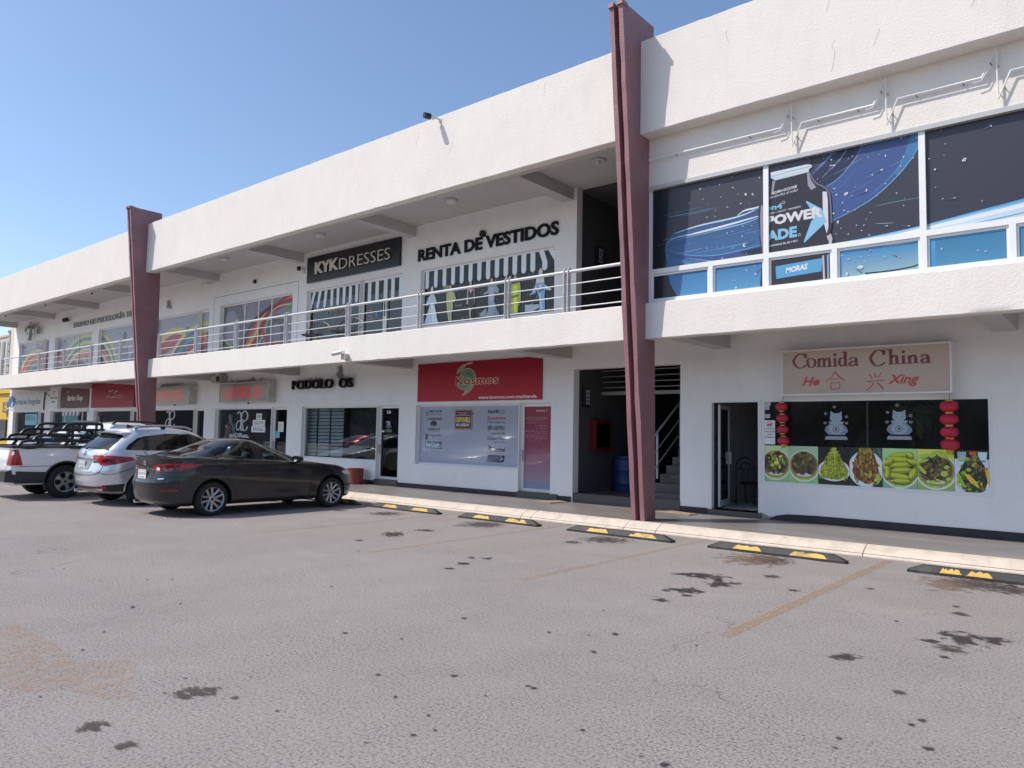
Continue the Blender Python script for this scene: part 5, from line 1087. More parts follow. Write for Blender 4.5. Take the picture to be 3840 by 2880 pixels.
for c in range(3):
    for k in range(14):
        z = .86+k*.107
        mb = MB().add([(xsb[c*2], YW+.30, z), (xsb[c*2+1], YW+.30, z), (xsb[c*2+1], YW+.345, z+.082), (xsb[c*2], YW+.345, z+.082), (xsb[c*2], YW+.304, z-.003), (xsb[c*2+1], YW+.304, z-.003), (xsb[c*2+1], YW+.349, z+.079), (xsb[c*2], YW+.349, z+.079)], [(0, 1, 2, 3), (7, 6, 5, 4), (0, 4, 5, 1), (2, 6, 7, 3), (1, 5, 6, 2), (0, 3, 7, 4)])
        mb.build('slat', BLM, bt)
for c in (1, 2): MB().box(xsb[c*2-1]+.02, xsb[c*2]-.02, YW+.36, YW+.37, .85, 2.34).build('cord', DARKM, bt)
MB().box(xsb[5]+.02, k0[1]+1.2, YW+.55, YW+.57, .3, 3.0).build('screen', mat('dark_screen', (.02, .022, .03), .6), bt)
a = Art(YW+.126, None, GL, .0004); f = Q('A8', YW+.126); L6 = (196, 200, 204)
def t8(s, x0_, y0_, x1_, y1_, c=L6, **k): (xa_, za_), (xb_, zb_) = f(x0_, y1_), f(x1_, y0_); a.text(s, xa_, xb_, za_, zb_, c, **k)
t8('L6', 132, 735, 168, 768, bold=.03); t8('Perfect', 126, 838, 164, 854, shear=.3, bold=.02); t8('Feet', 140, 856, 164, 870, shear=.3, bold=.02); a.stroke([f(122, 845), f(134, 876), f(160, 872)], .01, L6)
for i, s in enumerate(('PODOLOGIA', 'LUNES A SABADO', 'DE', '10:00 AM A 7:00 PM', '81 8365 8738')): wd = (36, 56, 10, 60, 52)[i]; t8(s, 146-wd/2, 876+i*15, 146+wd/2, 885+i*15)
(xa_, za_), (xb_, zb_) = f(62, 945), f(106, 930); a.rect(xa_, xb_, za_, zb_, L6)
a.build('lettering', WIN['podd'], PAPER)

# ---- shoe shop signs and front
def andrea(x0_, x1_, z0, z1, label):
    t, a = lightbox('shoe_shop_sign', label, x0_, x1_, z0, z1, YW-.30, YW, (116, 108, 104), (108, 100, 98), 'andrea lightbox signs', GL, mat('weathered_aluminium', (.50, .48, .45), .5, var=.2, vs=4, dirt=.4))
    c = (216, 48, 54); w_ = x1_-x0_; X = lambda q: x0_+w_*q; hz = z1-z0
    a.ell(X(.065), z0+hz*.50, .055, .05, c, 12); a.ell(X(.865), z0+hz*.46, .07, .07, c, 12)
    # fat letters, n d R e a, with thick stems and thin joins
    def st_(xs, zs, wds):  a.stroke(smooth_line([(X(p), z0+hz*q) for p, q in zip(xs, zs)], 4), wds, c)
    def nib(pts, lo=.03, hi=.115): a.stroke(smooth_line([(X(p), z0+hz*q) for p, q in pts], 5), 0, c, nib=(lo, hi))
    nib([(.115, .62), (.14, .72), (.175, .70), (.18, .5), (.18, .26), (.20, .20)]); nib([(.18, .50), (.13, .46), (.108, .34), (.13, .22), (.165, .28), (.18, .38)])
    nib([(.228, .70), (.235, .5), (.235, .2)]); nib([(.235, .55), (.265, .72), (.30, .66), (.302, .4), (.302, .2)])
    nib([(.355, .82), (.355, .5), (.355, .18)]); nib([(.34, .80), (.40, .80), (.445, .66), (.45, .48), (.43, .28), (.39, .20), (.34, .2)])
    nib([(.495, .82), (.495, .18)]); nib([(.48, .82), (.54, .82), (.575, .70), (.56, .56), (.50, .50)]); nib([(.53, .50), (.565, .40), (.575, .24), (.60, .18)])
    nib([(.63, .48), (.675, .50), (.705, .60), (.685, .70), (.645, .66), (.625, .46), (.64, .26), (.67, .18), (.715, .30)])
    nib([(.735, .68), (.76, .82), (.80, .80), (.808, .6), (.808, .28), (.835, .18)]); nib([(.808, .56), (.755, .52), (.732, .36), (.755, .22), (.79, .30), (.808, .42)])
    a.ring(X(.86), z0+hz*.78, .03, .03, .01, (150, 90, 90), 10)
    a.build('sign_face', t, _M['lightbox_face'])
    MB().box((x0_+x1_)/2-.02, (x0_+x1_)/2+.02, YW-.1, YW-.05, z0-.05, z0).build('drain_nozzle', DARKM, t)
f = Q('N', YW-.30)
ya = [f(825, 1435), f(1010, 1427), f(1004, 1504), f(822, 1508)]
wsign = (f(1010, 1430)[0]-f(824, 1436)[0])
zA0, zA1 = f(1004, 1506)[1], f(1010, 1428)[1]
andrea(f(824, 1436)[0], f(1007, 1430)[0], zA0, zA1, 'grimy lightbox sign with red andrea lettering above the mannequin window')
xe = f(711, 1442)[0]; andrea(xe-wsign, xe, zA0, zA1, 'grimy lightbox sign with red andrea lettering, half hidden by the far maroon pillar')
for cx_, cz_, rx_, rz_ in ((-23.6, 3.3, 1.5, .16), (-29.2, 3.3, 1.4, .16)): wall_stain(cx_, cz_, rx_, rz_, _M['faint_soot'], YW-.007)
def ae(a, x, z, s, c, sx=1.0):     # looped shop monogram
    P = lambda pts: smooth_line([(x+p*s*sx, z+q*s) for p, q in pts], 5)
    a.stroke(P([(-.40, .38), (-.30, .48), (-.16, .40), (-.10, .15), (-.10, -.3), (-.06, -.46), (.06, -.42)]), 0, c, nib=(.05*s, .13*s)); a.stroke(P([(-.10, .05), (-.34, -.02), (-.46, -.25), (-.34, -.46), (-.16, -.34), (-.10, -.1)]), 0, c, nib=(.05*s, .12*s))
    a.stroke(P([(-.10, .15), (-.02, .40), (.16, .52), (.34, .42), (.38, .2), (.22, .02), (.02, -.02)]), 0, c, nib=(.05*s, .13*s)); a.stroke(P([(.04, .1), (.02, -.2), (.12, -.46), (.30, -.44), (.42, -.26)]), 0, c, nib=(.05*s, .12*s))
a = Art(YW+.126, None, GL, .0004); f = Q('A3', YW+.126); W2 = (150, 154, 158)
x, z = f(1068, 185); ae(a, x, z, .68, W2, 1.25); (xa, za), (xb, zb) = f(952, 326), f(1128, 290); a.text('anDRea.', xa, xb, za, zb, W2, bold=.04)
x, z = f(440, 170); 
a.build('lettering', WIN['an2'], PAPER); a = Art(YW+.126, None, GL, .0004); ae(a, x, z, .68, W2, 1.25); a.build('lettering', WIN['an1'], PAPER)
sh = thing('roller_shutter', 'dark slatted roller shutter behind the mannequin window', 'shutter', (-23, YW+.5, .3)); SHM = mat('dark_shutter_slat', (.045, .045, .05), .5, .3); slat = None
for k in range(24):
    z = .32+k*.092; 
    if slat is None: slat = MB().box(-25.6, -20.9, YW+.50, YW+.515, z, z+.080).build('slat', SHM, sh)
    else: o = slat.copy(); COL.objects.link(o); o.parent = sh; o.location = slat.location+Vector((0, (k % 2)*.002, k*.092))
f = Q('A3', YW+.3); mx_, mz = f(970, 150)
def skin_fig(name, m, pts, edges, rad, parent, lv=2):
    me = bpy.data.meshes.new(name); off = origin_of(parent); me.from_pydata([(p[0]-off.x, p[1]-off.y, p[2]-off.z) for p in pts], edges, []); o = bpy.data.objects.new(name, me); COL.objects.link(o); o.parent = parent
    md = o.modifiers.new('s', 'SKIN'); o.modifiers.new('d', 'SUBSURF').levels = lv; o.modifiers['d'].render_levels = lv
    for i, r in enumerate(rad): me.skin_vertices[0].data[i].radius = r if isinstance(r, tuple) else (r, r)
    me.skin_vertices[0].data[0].use_root = True; me.materials.append(m); return o
mq = thing('mannequin', 'white mannequin in a red checked top behind the shop glass', 'mannequin', (mx_, YW+.3, .3)); by = YW+.3; MW = mat('mannequin_white', (.62, .62, .62), .4)
hz = mz+.12
skin_fig('figure', MW, [(mx_, by, hz-.95), (mx_, by, hz-.62), (mx_, by, hz-.40), (mx_, by, hz-.26), (mx_, by-.01, hz-.12), (mx_, by-.01, hz), (mx_+.20, by, hz-.42), (mx_+.26, by, hz-.70), (mx_+.18, by-.12, hz-.92), (mx_-.20, by, hz-.42), (mx_-.27, by, hz-.70), (mx_-.15, by-.15, hz-.9), (mx_, by, hz-1.2)], [(0, 1), (1, 2), (2, 3), (3, 4), (4, 5), (2, 6), (6, 7), (7, 8), (2, 9), (9, 10), (10, 11), (0, 12)], [.15, (.12, .10), (.15, .10), .05, (.075, .09), (.06, .075), .05, .042, .03, .05, .042, .03, .16], mq)
CHK = mat('checked_fabric', (.28, .05, .08), .8); nt = CHK.node_tree; ck = nt.nodes.new('ShaderNodeTexChecker'); ck.inputs['Scale'].default_value = 26; ck.inputs['Color1'].default_value = (.30, .05, .09, 1); ck.inputs['Color2'].default_value = (.45, .36, .36, 1); gg = nt.nodes.new('ShaderNodeNewGeometry'); nt.links.new(gg.outputs['Position'], ck.inputs['Vector']); nt.links.new(ck.outputs['Color'], nt.nodes['Principled BSDF'].inputs['Base Color'])
MB().lathe([(.20, 0), (.17, .14), (.14, .33), (.155, .45), (.185, .55), (.17, .60), (.10, .66)], (mx_, by, hz-1.0), 'z', 20, cap=False).build('top', CHK, mq, 60)
MB().lathe([(.16, 0), (.2, .02), (.05, .05), (.03, .4), (.15, .45)], (mx_, by, .3), 'z', 14).build('stand', MW, mq, 40)
f = Q('A3', YW+.115)
for s, (a0, b0, a1, b1), lb in (('SE', (1190, 118, 1235, 172), 'small SE sheet, top of the three taped job notice sheets'), ('SOLICITA', (1158, 174, 1262, 228), 'SOLICITA sheet in the middle of the taped job notice'), ('PERSONAL', (1146, 229, 1264, 283), 'PERSONAL sheet at the foot of the taped job notice')):
    (xa, zb), (xb, za) = f(a0, b0), f(a1, b1); aa = Art(YW+.122, None, GL, .0004); aa.rect(xa, xb, za, zb, (190, 190, 190)); aa.text(s, xa+(xb-xa)*.12, xb-(xb-xa)*.12, za+(zb-za)*.25, zb-(zb-za)*.22, (36, 36, 40), bold=.01, shear=.2); tag(aa.build('paper_notice', None, PAPER), lb, 'notice', 'job notice sheets')
for (a0, b0, a1, b1), c, lb in (((1380, 190, 1424, 278), (196, 196, 180), 'tall cream leaflet on the shoe shop door'), ((1344, 272, 1390, 330), (112, 160, 196), 'pale blue leaflet low on the shoe shop door'), ((1338, 214, 1356, 256), (40, 66, 128), 'dark blue sticker on the shoe shop door')):
    (xa, zb), (xb, za) = f(a0, b0), f(a1, b1); aa = Art(YW+.122, None, GL, .0004); aa.rect(xa, xb, za, zb, c)
    for k in range(4): aa.stroke([(xa+.04, za+(zb-za)*(.2+.19*k)), (xb-.05, za+(zb-za)*(.2+.19*k))], .02, (90, 110, 120) if c[0] > 60 else (150, 160, 190))
    tag(aa.build('leaflet', None, PAPER), lb, 'leaflet', 'leaflets on the shoe shop door')
f = Q('A7', YW-.16); x, z = f(545, 548); sp = thing('wall_speaker', 'small beige box with a dark grille under the slab beside the andrea sign', 'speaker', (x, YW-.16, z))
MB().box(x-.30, x+.30, YW-.30, YW-.01, z-.13, z+.13).build('case', mat('beige_case', (.42, .39, .34), .6), sp); MB().box(x+.06, x+.27, YW-.312, YW-.295, z-.09, z+.09).build('grille', DARKM, sp)

# ---- far ground-floor shops
ys_ = YW-.10
f = Q('E8', YW-.02)
t = thing('shop_banner', 'plain red sign board with a few white marks by the far pillar', 'sign', (-34.3, YW, 2.5)); x0_, x1_ = LOW['red'][0]+.0, -32.08; MB().box(x0_, x1_, YW-.14, YW-.001, 2.49, 3.585).build('banner_board', mat('red_sign_board', (.30, .022, .045), .45), t)
a = Art(YW-.1405, None, GL, .0006); f = Q('E8', YW-.14); a.rect(x0_+.01, x1_-.01, 2.5, 3.575, (128, 20, 42), (118, 16, 38))
for x, y, w_ in ((1620, 345, 14), (1645, 340, 10), (1668, 330, 10), (1695, 368, 8), (1720, 345, 16), (1585, 430, 10), (1610, 418, 12), (1640, 440, 12), (1665, 432, 10), (1690, 430, 14)): (xx, z) = f(x, y); a.ell(xx, z, w_*.006, .02, (196, 180, 186), 8)
a.stroke([f(1705, 410), f(1820, 398)], .022, (170, 120, 132)); a.stroke([f(1705, 440), f(1815, 430)], .022, (170, 120, 132)); (xa, za), (xb, zb) = f(1868, 514), f(1978, 488); a.text('LIC. ELIZABETH', xa, xb, za, zb, (170, 90, 108))
a.build('banner_print', t, VINYL)
f = Q('E8', YW-.05); (xa, zb), (xb, za) = f(912, 288), f(1300, 582); t = thing('shop_banner', 'brown Barber Shop cloth banner tied to the wall', 'sign', (xa, YW, za))
bm_ = MB(); nn = 12; v = []; fc_ = []
for i in range(nn+1):
    for j in range(7):
        u, q = i/nn, j/6; v.append((xa+(xb-xa)*u, YW-.05-.02*math.sin(u*9+q*3)*(1-q*.4), za+(zb-za)*q+.03*math.sin(u*3.14)*(q-1)))
for i in range(nn):
    for j in range(6): fc_.append((i*7+j, (i+1)*7+j, (i+1)*7+j+1, i*7+j+1))
bm_.add(v, fc_).build('banner_cloth', mat('brown_banner', (.13, .055, .05), .6), t, True)
a = Art(YW-.078, None, GL, .0004); f = Q('E8', YW-.078); (xa2, za2), (xb2, zb2) = f(995, 510), f(1228, 395); a.text('Barber Shop', xa2, xb2, za2, zb2, (206, 200, 190), bold=.02, shear=.25); a.stroke([f(985, 380), f(1010, 360), f(1015, 338)], .03, (190, 180, 170)); a.stroke([f(1015, 338), (f(1020, 370))], .02, (190, 180, 170)); a.build('lettering', t, VINYL)
for s_ in (0, 1): MB().tube([((xa, xb)[s_], YW-.05, za), ((xa-.02, xb-.06)[s_], YW-.01, za-.22)], .008, 6).build('cord', DARKM, t)
f = Q('E8', YW-.12); (xa, zb), (xb, za) = f(748, 296), f(846, 600); t = thing('clinic_sign', 'narrow upright white consulting room sign beside the Barber Shop banner', 'sign', (xa, YW, za)); MB().box(xa, xb, YW-.12, YW-.001, za, zb).build('sign_box', mat('white_sign_panel', (.72, .72, .71), .5), t)
a = Art(YW-.121, None, GL, .0005); xm_ = (xa+xb)/2; a.stroke([(xm_, zb-.22), (xm_, zb-.42)], .035, (50, 54, 66)); a.ell(xm_, zb-.2, .08, .06, (50, 54, 66), 10); a.text('CONSULTORIO', xa+.05, xb-.04, zb-.56, zb-.46, (56, 62, 80), bold=.04); a.text('MEDICO', xm_-.22, xm_+.22, zb-.74, zb-.65, (56, 62, 80), bold=.04); a.build('lettering', t, VINYL)
f = Q('D6', YW-.02); t = thing('pharmacy_sign', 'pale Farmacias Integrales sign with blue lettering at the far corner', 'sign', (-45, YW, 2.4)); (xa, zb), (xb, za) = f(150, 1185), f(600, 1430); xa = -47.95
MB().box(xa, xb, YW-.03, YW-.001, 2.46, 3.40).build('sign_panel', mat('pale_sign_panel', (.62, .63, .63), .5), t); a = Art(YW-.031, None, GL, .0006); (xe_, ze_) = Q('E8', YW-.03)(172, 500); a.ell(xe_+.05, ze_, .62, .32, (52, 78, 122), 22); a.poly([(xe_-.1, ze_-.25), (xe_+.15, ze_-.3), (xe_+.3, ze_-.05), (xe_+.1, ze_+.02)], (150, 160, 176)); (xt, zt_), (xu, zu) = Q('E8', YW-.03)(205, 545), Q('E8', YW-.03)(600, 470); a.text('Farmacias Integrales', xt+.2, xu, 2.66, 3.06, (40, 58, 104), bold=.015); a.build('lettering', t, VINYL)
f = Q('E8', YW+.09); (xa, zb), (xb, za) = f(368, 682), f(535, 790); a = Art(YW+.12, None, GL, .0005); a.rect(xa, xb, za-.2, zb, (96, 158, 168)); a.text('OFERTAS', xa+.08, xb-.3, zb-.36, zb-.08, (30, 50, 60), bold=.01); a.build('lettering', WIN['farm'], PAPER)
a = Art(YW+.12, None, GL, .0005); (xa, zb), (xb, za) = f(920, 632), f(1180, 702)
for i in range(10):
    c = ((176, 178, 184), (150, 50, 60), (176, 178, 184), (40, 56, 100))[i % 4]; x0_ = xa+(xb-xa)*i/10; x1_ = xa+(xb-xa)*(i+1)/10; a.poly([(x0_-.1, za), (x1_-.1, za), (x1_+.06, zb), (x0_+.06, zb)], c)
a.rect(xa, xb-.25, za-.5, za, (48, 104, 106)); a.build('window_decal', WIN['barb'], PAPER)
cab = thing('wall_conduit', 'dark cable and meter box running down the wall by the pharmacy', 'cable', (-42.4, YW-.04, 2.5)); f = Q('E8', YW-.05)
MB().tube([(*f(665, 360)[:1], YW-.05, f(665, 360)[1]), (f(668, 400)[0], YW-.05, f(668, 400)[1]), (f(650, 480)[0], YW-.04, f(650, 480)[1]), (f(642, 620)[0], YW-.04, f(642, 620)[1])], .03, 6).tube([(f(670, 355)[0], YW-.04, f(670, 355)[1]), (f(700, 390)[0], YW-.05, f(700, 390)[1]), (f(740, 410)[0], YW-.06, f(740, 410)[1])], .015, 6).build('cable', DARKM, cab)

# ---- balcony shops: murals, awning prints, names
def swoosh(a, c, r0, r1, t0, t1, cols, gap=.0, ex=1.0, n=22):
    """a fan of painted bands, each a slice of a ring"""
    m = len(cols)
    for k, col_ in enumerate(cols):
        ra, rb = r0+(r1-r0)*k/m, r0+(r1-r0)*(k+1-gap)/m; P = []
        for i in range(n+1): t = t0+(t1-t0)*i/n; P.append((c[0]+ra*ex*math.cos(t), c[1]+ra*math.sin(t)))
        for i in range(n, -1, -1): t = t0+(t1-t0)*i/n; P.append((c[0]+rb*ex*math.cos(t), c[1]+rb*math.sin(t)))
        a.poly(P, col_)
GREY = (128, 126, 138); RD, MG, OR, YE, BL, TE, CRM, PU = (140, 40, 46), (112, 44, 70), (176, 88, 52), (168, 156, 84), (48, 76, 112), (58, 112, 112), (170, 162, 132), (58, 48, 78)
def base(a): a.rect(-48.5, -20, 3.9, 6.3, (120, 118, 130), (132, 130, 142))
def city(a, x0, z0, s, seed):
    q = random.Random(seed)
    for i in range(int(6*s)): x = x0+i*.28; h = q.uniform(.1, .34); a.rect(x, x+.2, z0, z0+h, q.choice([(150, 142, 128), (120, 110, 112), (96, 84, 96)]))
def mural1(a):
    base(a); x0 = -47.1; a.text('Tu', x0+.25, x0+1.2, 5.2, 5.95, (92, 90, 104), bold=.02); a.text('M', x0+2.25, x0+3.5, 5.35, 6.0, (96, 92, 106), bold=.05)
    swoosh(a, (x0+2.4, 3.6), 1.0, 2.1, .25, 2.75, [PU, TE, RD, OR, RD, YE], .1, 1.35); a.rect(x0, x0+2.6, 3.9, 4.35, (44, 44, 54)); a.poly([(x0+3.6, 4.2), (x0+4.5, 4.6), (x0+4.5, 5.6), (x0+3.6, 5.2)], (112, 60, 76))
def mural2(a):
    base(a); x0 = -41.8; a.text('en', x0+.25, x0+1.2, 5.35, 5.95, (88, 84, 98), bold=.03)
    swoosh(a, (x0+3.6, 3.1), 1.6, 2.95, .95, 2.85, [PU, RD, OR, CRM, BL, YE, TE, YE], .12, 1.3); swoosh(a, (x0+2.6, 3.2), .3, 1.6, .1, 2.6, [MG, (92, 44, 72), RD, PU], .05, 1.5); swoosh(a, (x0-.3, 3.8), 1.3, 1.7, .6, 1.6, [RD, MG], .1, 1.2); city(a, x0+2.5, 4.7, 1.0, 1); a.poly([(x0+.0, 4.4), (x0+1.0, 5.0), (x0+1.5, 4.6), (x0+.3, 4.0)], (70, 84, 70))
def mural3(a):
    base(a); x0 = -36.42; a.ell(x0+2.5, 5.55, .24, .28, (84, 82, 94)); a.rect(x0+2.1, x0+2.9, 4.0, 5.15, (100, 98, 108)); a.poly([(x0+1.75, 5.15), (x0+2.9, 5.15), (x0+2.9, 4.9), (x0+1.75, 4.95)], (100, 98, 108))
    swoosh(a, (x0-.6, 3.5), 1.2, 2.55, .05, 1.5, [PU, (80, 60, 84), CRM, OR, BL, YE, TE, YE], .12, 1.05); swoosh(a, (x0-.2, 3.2), .2, 1.3, .05, 1.5, [RD, PU, MG], .05, 1.3); swoosh(a, (x0+5.3, 3.2), 1.2, 2.4, 1.7, 3.0, [RD, CRM, RD, MG, RD, BL], .12, 1.1); a.ring(x0+3.35, 5.85, .16, .16, .03, (84, 86, 90)); a.stroke([(x0+3.25, 5.92), (x0+3.35, 5.75), (x0+3.45, 5.92), (x0+3.25, 5.92)], .02, (84, 90, 90))
def mural4(a):
    base(a); x1 = -26.37
    swoosh(a, (x1-2.9, 3.9), .9, 1.75, .5, 2.6, [RD, RD, YE], .05, 1.25); swoosh(a, (x1-.6, 2.6), 1.7, 3.1, 1.2, 2.75, [MG, RD, CRM, RD, BL, TE, BL, YE], .1, 1.1); swoosh(a, (x1-.1, 3.6), .7, 1.9, .7, 2.2, [PU, (70, 60, 80), RD, TE, BL, YE], .08, 1.0); a.rect(x1-2.0, x1-1.75, 4.7, 5.6, (92, 96, 112)); a.ell(x1-.55, 5.05, .2, .22, (176, 96, 80)); a.stroke([(x1-2.75, 5.55), (x1-2.75, 5.85)], .03, (110, 104, 90)); a.stroke([(x1-2.95, 5.78), (x1-2.55, 5.78)], .03, (110, 104, 90)); city(a, x1-1.7, 4.15, 1.0, 2); a.rect(x1-.9, x1-.1, 3.9, 4.4, (58, 50, 72))
def mural5(a):
    f = Q('A4', YW+.13); a.rect(-26, -20.5, 3.9, 6.3, (112, 110, 120), (120, 118, 128))
    DG = (92, 88, 92)
    def loop(pts, c, w_): a.stroke(smooth_line([f(*p) for p in pts], 6), w_, c)
    x0, z0 = f(925, 1350); x1, z1 = f(1025, 1200); a.ring(f(935, 1340)[0], f(935, 1340)[1]-.05, .72, .85, .42, DG, 30); a.text('v', f(1060, 1480)[0], f(1300, 1480)[0], 4.3, 5.35, DG, bold=.06); a.ring(f(1365, 1390)[0], f(1365, 1390)[1]-.1, .45, .55, .30, DG, 26)
    for c, d, w_ in ((PU, 0, .16), (RD, 30, .20), (OR, 55, .10), (YE, 85, .14), (RD, 118, .22), (TE, 150, .06), (CRM, 165, .06)):
        loop([(1010+d*.9, 1560), (1080+d, 1420), (1180+d*.7, 1260-d*.0), (1330+d*.3, 1150-d*.1+20), (1540, 1000+d*.7)], c, w_)
    loop([(1045, 1560), (1120, 1350), (1220, 1230), (1330, 1140)], (60, 46, 72), .12); loop([(830, 1380), (850, 1450), (900, 1520), (960, 1560)], YE, .16); loop([(820, 1430), (860, 1500), (930, 1560)], (74, 84, 66), .2); loop([(1420, 1260), (1480, 1180), (1530, 1120)], (96, 120, 70), .14); loop([(1400, 1500), (1290, 1500), (1240, 1380)], (150, 60, 52), .12)
for k, fn in (('w1', mural1), ('w2', mural2), ('w3', mural3), ('u2', mural4), ('ov', mural5)):
    q = UP[k]; xs_ = {'w2': [-39.0], 'ov': xo}.get(k, []); xx = [q[0]+.045]+xs_+[q[1]-.045]
    for a_, b_ in zip(xx, xx[1:]): panes(WIN[k], YW+.128, a_+(.025 if a_ != xx[0] else 0), b_-(.025 if b_ != xx[-1] else 0), q[2]+.045, q[3]-.045, 'pane', fn, FILM, GS*.78)
for k, fn in (('w1d', mural1), ('w3d', mural3), ('u2d', mural4)):
    q = UP[k]; panes(WIN[k], YW+.128, q[0]+.07, q[1]-.07, q[2]+.07, q[3]-.07, 'pane', fn, FILM, GS*.78)

def awning(a, f, pts, c0, c1, drop_l, n_w):
    """striped awning print: pts = top-left/top-right of each white stripe, rounded foot"""
    pass
# dress-hire window
f = Q('A6', YW+.13); q = UP['rv']; a = Art(YW+.13, (q[0]+.045, q[1]-.045, q[2]+.045, q[3]-.045), GS, .00003)
a.rect(q[0], q[1], q[2], q[3], (34, 36, 36)); rg = random.Random(8)
for i in range(520):
    x = rg.choice([rg.gauss(-12.6, .5), rg.gauss(-10.9, .35), rg.uniform(-14.9, -10.3), rg.gauss(-11.9, .3)]); z = rg.uniform(4.55, 5.75); r = rg.uniform(.012, .035); a.ell(x, z, r, r*.45, rg.choice([(52, 58, 44), (64, 70, 52), (30, 34, 30), (84, 88, 72), (44, 52, 40), (112, 116, 100)]), 5, rg.uniform(0, 3))
a.poly([f(1155, 1090), f(1285, 1085), f(1285, 1115), f(1225, 1150), f(1155, 1155)], (146, 156, 168)); a.poly([f(738, 1170), f(800, 1120), f(800, 1200), f(738, 1200)], (120, 130, 130)); a.poly([f(205, 925), f(228, 925), f(222, 1255), f(196, 1265)], (120, 124, 116))
SKN = (158, 140, 122)
def gown(parts):
    for pts, c in parts: a.poly([f(*p) for p in pts], c)
def face(x, y, rx, ry, hair, c=SKN): (cx, cz) = f(x, y); k = .0041*13.9/14; a.ell(cx, cz, rx*1.25*.0033, ry*1.2*.0033, hair, 14); a.ell(cx, cz-.01, rx*.0033, ry*.0033, c, 14)
gown([([(290, 995), (315, 995), (325, 1010), (340, 1050), (338, 1085), (318, 1075), (355, 1255), (228, 1262), (285, 1075), (250, 1105), (247, 1070), (268, 1020)], (156, 172, 178)), ([(285, 1080), (318, 1078), (340, 1250), (300, 1255)], (176, 190, 194))]); face(299, 955, 12, 30, (176, 176, 170), (176, 170, 160))
gown([([(402, 905), (455, 900), (450, 985), (405, 950)], (112, 116, 70)), ([(430, 985), (468, 965), (505, 975), (520, 1030), (505, 1070), (490, 1060), (495, 1110), (480, 1160), (478, 1240), (452, 1246), (440, 1170), (432, 1080)], (146, 146, 108)), ([(455, 975), (490, 975), (495, 1050), (460, 1060)], (158, 156, 96))]); face(468, 925, 13, 20, (46, 42, 38))
gown([([(625, 945), (690, 940), (692, 1080), (680, 1085), (655, 1040), (630, 1085), (616, 1080)], SKN), ([(632, 945), (655, 985), (682, 940), (686, 1040), (690, 1100), (662, 1140), (632, 1110), (630, 1030)], (48, 44, 46)), ([(640, 1110), (660, 1130), (655, 1190), (662, 1220), (650, 1222), (640, 1180)], SKN), ([(672, 1080), (690, 1090), (680, 1215), (668, 1215)], (40, 36, 38))]); face(655, 895, 12, 20, (38, 34, 32))
gown([([(812, 920), (890, 905), (918, 950), (908, 985), (878, 975), (872, 1060), (900, 1140), (925, 1180), (860, 1200), (795, 1200), (820, 1120), (816, 1040), (820, 985), (780, 995), (768, 985), (812, 960)], (122, 134, 140)), ([(825, 930), (868, 925), (862, 1050), (830, 1055)], (140, 150, 154)), ([(880, 1100), (925, 1180), (862, 1196)], (104, 114, 122))]); face(848, 865, 13, 22, (44, 38, 36))
gown([([(1030, 900), (1110, 880), (1118, 960), (1115, 1070), (1105, 1075), (1098, 960), (1040, 970), (1015, 1070), (1004, 1060), (1018, 960)], SKN), ([(1034, 905), (1105, 880), (1110, 960), (1098, 1060), (1090, 1165), (1065, 1168), (1020, 1165), (1028, 1060), (1034, 980)], (140, 158, 42)), ([(1045, 920), (1085, 905), (1078, 1150), (1060, 1160), (1050, 1020)], (176, 192, 70)), ([(1028, 1010), (1100, 990), (1098, 1010), (1028, 1035)], (92, 106, 26))]); face(1066, 838, 13, 22, (34, 32, 30))
gown([([(1262, 845), (1330, 838), (1336, 900), (1385, 935), (1405, 948), (1380, 955), (1330, 945), (1262, 945), (1225, 990), (1188, 1004), (1220, 980), (1250, 920)], (176, 176, 172)), ([(1255, 890), (1335, 880), (1345, 930), (1335, 1010), (1340, 1138), (1284, 1142), (1290, 1040), (1262, 960)], (112, 142, 172)), ([(1230, 945), (1262, 930), (1250, 985), (1218, 990)], (140, 156, 172)), ([(1285, 900), (1310, 900), (1300, 1010), (1318, 1130), (1300, 1136), (1290, 1020)], (150, 178, 202)), ([(1275, 960), (1330, 930), (1334, 950), (1290, 985)], (76, 104, 138))]); face(1300, 795, 16, 32, (160, 156, 150), (176, 168, 160))
a.text('boutique', *[f(512, 1110)[0], f(575, 1090)[0]], f(512, 1115)[1], f(575, 1085)[1]+.02, (140, 140, 134), shear=.3)
a.poly([f(195, 800), f(1432, 562), f(1432, 720), f(1400, 735), f(200, 935)], (26, 28, 31))
N_ = 16
for i in range(N_):
    tx = 212+i*78.3+(i*i*.18); topL = f(tx+30, 790-(tx-200)*.192); w_ = .145*(.9+.012*i)
    xl = topL[0]; zt_ = 6.05; zb_ = zt_-.50; lean = (-.10 if i == 0 else 0)+(.09*(i-12) if i > 12 else 0)
    wht = (178, 184, 188)
    if i > 12: a.poly([(xl-.02, zt_), (xl+w_-.02, zt_), (xl+w_+lean, zt_-.30), (xl+lean, zt_-.30)], wht); xl += lean; a.rect(xl, xl+w_, zb_+w_/2, zt_-.30, wht)
    else: a.poly([(xl, zb_+w_/2), (xl+w_, zb_+w_/2), (xl+w_, zt_), (xl, zt_)], wht)
    a.ell(xl+w_/2, zb_+w_/2, w_/2, w_/2, wht, 14)
    a.ell(xl+w_*1.5, zb_+w_*.55, w_/2, w_/2, (26, 28, 31), 12)
a.build('pane', WIN['rv'], FILM)
